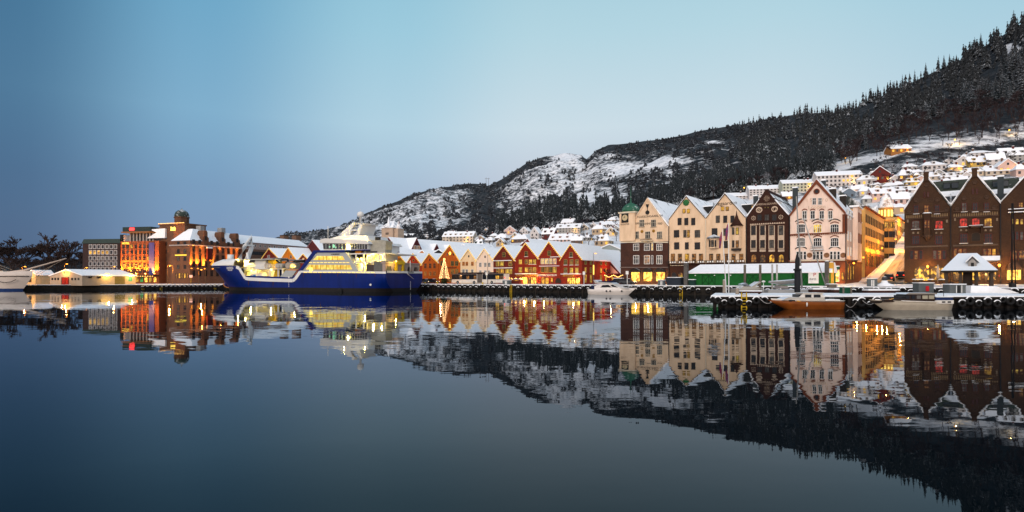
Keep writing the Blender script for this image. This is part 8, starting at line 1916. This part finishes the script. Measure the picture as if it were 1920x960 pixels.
for _ in range(42000):
    x = rt.uniform(520, 1600); yr, Yr = col3(x, RIDGE); yf, Yf = col3(x, FOOT); Y = Yf+(Yr-Yf)*rt.random(); y = prof(x, Y); m_ = snowmask(x, y, Y); t_ = (Y-Yf)/(Yr-Yf)
    if rt.random() < min(.88, m_*1.65-.04): continue
    if x > 1385 and y < lerpt(x, LOWB): 
        if x > 1480: continue
    if noise.noise(Vector((x*.05, y*.09, 4.2))) < m_*1.2-.50: continue
    X = (x-960)/F*Y; z = ground(X, Y)-.4
    if x > 930 and t_ < lerpt(x, [(1000, .22), (1180, .14), (1300, .24), (1420, .5)]): h_ = rt.uniform(8, 15); it1.append((X, Y, z, h_, h_*rt.uniform(.18, .27)))
    elif x > 1105: h_ = rt.uniform(3.5, 8); it2.append((X, Y, z, h_, h_*rt.uniform(.3, .55)))
    else: h_ = rt.uniform(5, 11); it2.append((X, Y, z, h_, h_*rt.uniform(.35, .6)))
    if len(it1)+len(it2) > 14500: break
wood('conifer_belt', 'dark belt of conifers along the foot of the mountain behind the town', it1, FIR, 3, 5)
wood('mountain_scrub', 'dark scrub and small trees scattered over the snowy mountain sides', it2, SCRUB, 2, 4)
# bare woods between spruces and houses
BL = 'bare leafless tree in the brown wood strip above the hillside houses'; n_b = 0
while n_b < 260:
    x = rt.uniform(1290, 1940); yf, Yf = col3(x, FOOT); yb = lerpt(x, LOWB) if x > 1380 else yf-28
    y = rt.uniform(yb-14, yf+2); Y = find(x, y)
    if 1660 < x < 1760 and y > yf-14 and rt.random() < .7: continue
    tree('bare_tree', BP, x, Y, rt.uniform(9, 15), BL, 'bare trees on the lower hill', rt.uniform(.8, 1.15)); n_b += 1
n_b = 0
while n_b < 70:
    x = rt.choice((rt.uniform(1560, 1925), rt.uniform(1560, 1925), rt.uniform(840, 1160))); yf, Yf = col3(x, FOOT); y = rt.uniform(yf+2, yf+(60 if x > 1500 else 22)); Y = find(x, y)
    tree('bare_tree', BP, x, Y, rt.uniform(4.5, 8), 'small bare garden tree standing between the snowy hillside houses', 'garden trees among the houses', 1.25); n_b += 1
for k, (x, yb, hp, lab) in enumerate(((1103, 462, 34, 'large dark bare tree behind the last red house roof, left of the tan villas'), (1118, 466, 30, 'forked bare tree in front of the lower tan villa'), (1156, 452, 34, 'bare tree beside the green domed clock tower'), (905, 464, 22, 'frosted bare tree left of the small tan house'), (921, 468, 24, 'frosted bare tree right above the white wooden house roof'), (948, 466, 18, 'small frosted bare tree above the dark red house roof'), (1000, 456, 16, 'small bare tree before the tall white house'), (1088, 424, 18, 'brown bare tree right of the grey balcony apartments'), (1128, 420, 16, 'bare tree between upper tan villa and the long white house'), (1663, 346, 26, 'bare tree against the dark red villa'), (1636, 352, 20, 'bare tree before the white villa on the hill'), (1675, 330, 26, 'bare tree left of the brown villa with amber windows'))):
    Y = find(x, yb); tree('bare_tree', BP, x, Y, hp*Y/F, lab, None)
p = tline(143).at(1141); tree('bare_tree', BP, 1141, p.y, 6.5, 'small bare tree in front of the pale pink gable left of the clock tower', None, z=1.95)
for k, (x, yt, w_, lab) in enumerate(((2, 446, 1.2, 'bare park tree cut by the left picture edge'), (22, 446, 1.2, 'bare park tree second from the left edge behind the sailing ship'), (40, 450, 1.2, 'rounded bare park tree above the orange street lamp on the left'), (62, 478, 1.3, 'low bare tree behind the bowsprit'), (86, 443, 1.1, 'broad bare tree, left of the tallest pair behind the bowsprit tip'), (107, 444, 1.1, 'broad bare tree, right of the tallest pair behind the bowsprit tip'), (128, 460, 1.1, 'bare tree behind the peak of the low warehouse'), (146, 457, 1.2, 'bare tree touching the dark plum office'), (12, 470, 1.4, 'low bare tree thicket at the far left behind the deck house'), (118, 476, 1.4, 'low bare thicket between the warehouse and the tall trees'), (140, 480, 1.4, 'low bare thicket beside the foot of the plum office'), (44, 480, 1.4, 'low bare thicket behind the harbour hut'), (78, 474, 1.4, 'low bare thicket behind the middle of the bowsprit'))):
    Y = 262+k*3.1; h_ = H+(YH-yt)/F*Y-1.6; tree('bare_tree', BD, x, Y, h_*1.22, lab, None, w_*1.1, z=1.4)
# small lamps and marks on the hill
for x, y, lab, e in ((1503, 316, 'orange lamp at the wood edge above the green apartment block', 300), (1395, 352, 'orange lamp in the trees above the leftmost white apartments', 200), (1585, 296, 'yellow lamp beside the path above the long apartment block', 500), (1790, 262, 'bright yellow lamp on the hillside path above the white gabled house', 1800), (1892, 244, 'yellow lamp among bare trees at the far right', 700)):
    Y = find(x, y+9); p = at(x, 0, Y); z = ground(p.x, Y); t_ = thing('path_lamp', lab, 'lamp', (p.x, p.y, z), 0); h_ = 9*Y/F; b = MB(); b.tube([(0, 0, -.3), (0, 0, h_)], .08, 5); b.build('post', IRON, t_); MB().ball((0, -.2, h_), .42, 8, 6).build('lamp_head', emis('path_glow', (1, .45, .04), 4), t_); lamp('POINT', (p.x, p.y-1.5, z+h_-.4), e, (1, .55, .12), .4)
for x, lab in ((911.5, 'left leg of the far power pylon pair on the mountain saddle'), (916, 'right leg of the far power pylon pair on the mountain saddle')):
    Y = 1880; p = at(x, 0, Y); z = ground(p.x, Y); t_ = thing('power_pylon', lab, 'pylon', (p.x, p.y, z), 0); b = MB(); b.tube([(0, 0, -3), (0, 0, 26)], .6, 4); b.tube([(-4, 0, 23), (4, 0, 23)], .5, 4); b.build('frame', STEEL, t_)
# chimney steam
sm = bpy.data.materials.new('steam'); sm.use_nodes = True; t = NT(sm.node_tree); t.n.clear()
co = t.add('ShaderNodeTexCoord'); no = t.add('ShaderNodeTexNoise', i_Vector=co.outputs['Object'], i_Scale=.8, i_Detail=4); gr = t.add('ShaderNodeVectorMath', operation='LENGTH', i_0=co.outputs['Object'])
dn = t.math('MULTIPLY', t.ramp(no.outputs[0], [(.42, (0, 0, 0)), (.65, (1, 1, 1))]), .16); vo = t.add('ShaderNodeVolumePrincipled', i_Density=dn); vo.inputs['Color'].default_value = (.85, .8, .82, 1); t.add('ShaderNodeOutputMaterial', i_Volume=vo)
b = MB(); b.lathe([(.5, 0), (.9, 2.0), (1.6, 4.5), (2.4, 6.5), (1.8, 8), (.4, 8.6)], n=12); p = at(1437, 348, find(1437, 367)+6); o = b.build('steam', sm); o.location = p; tag(o, 'small plume of steam from a chimney of the white apartment block', 'steam', None, 'stuff')
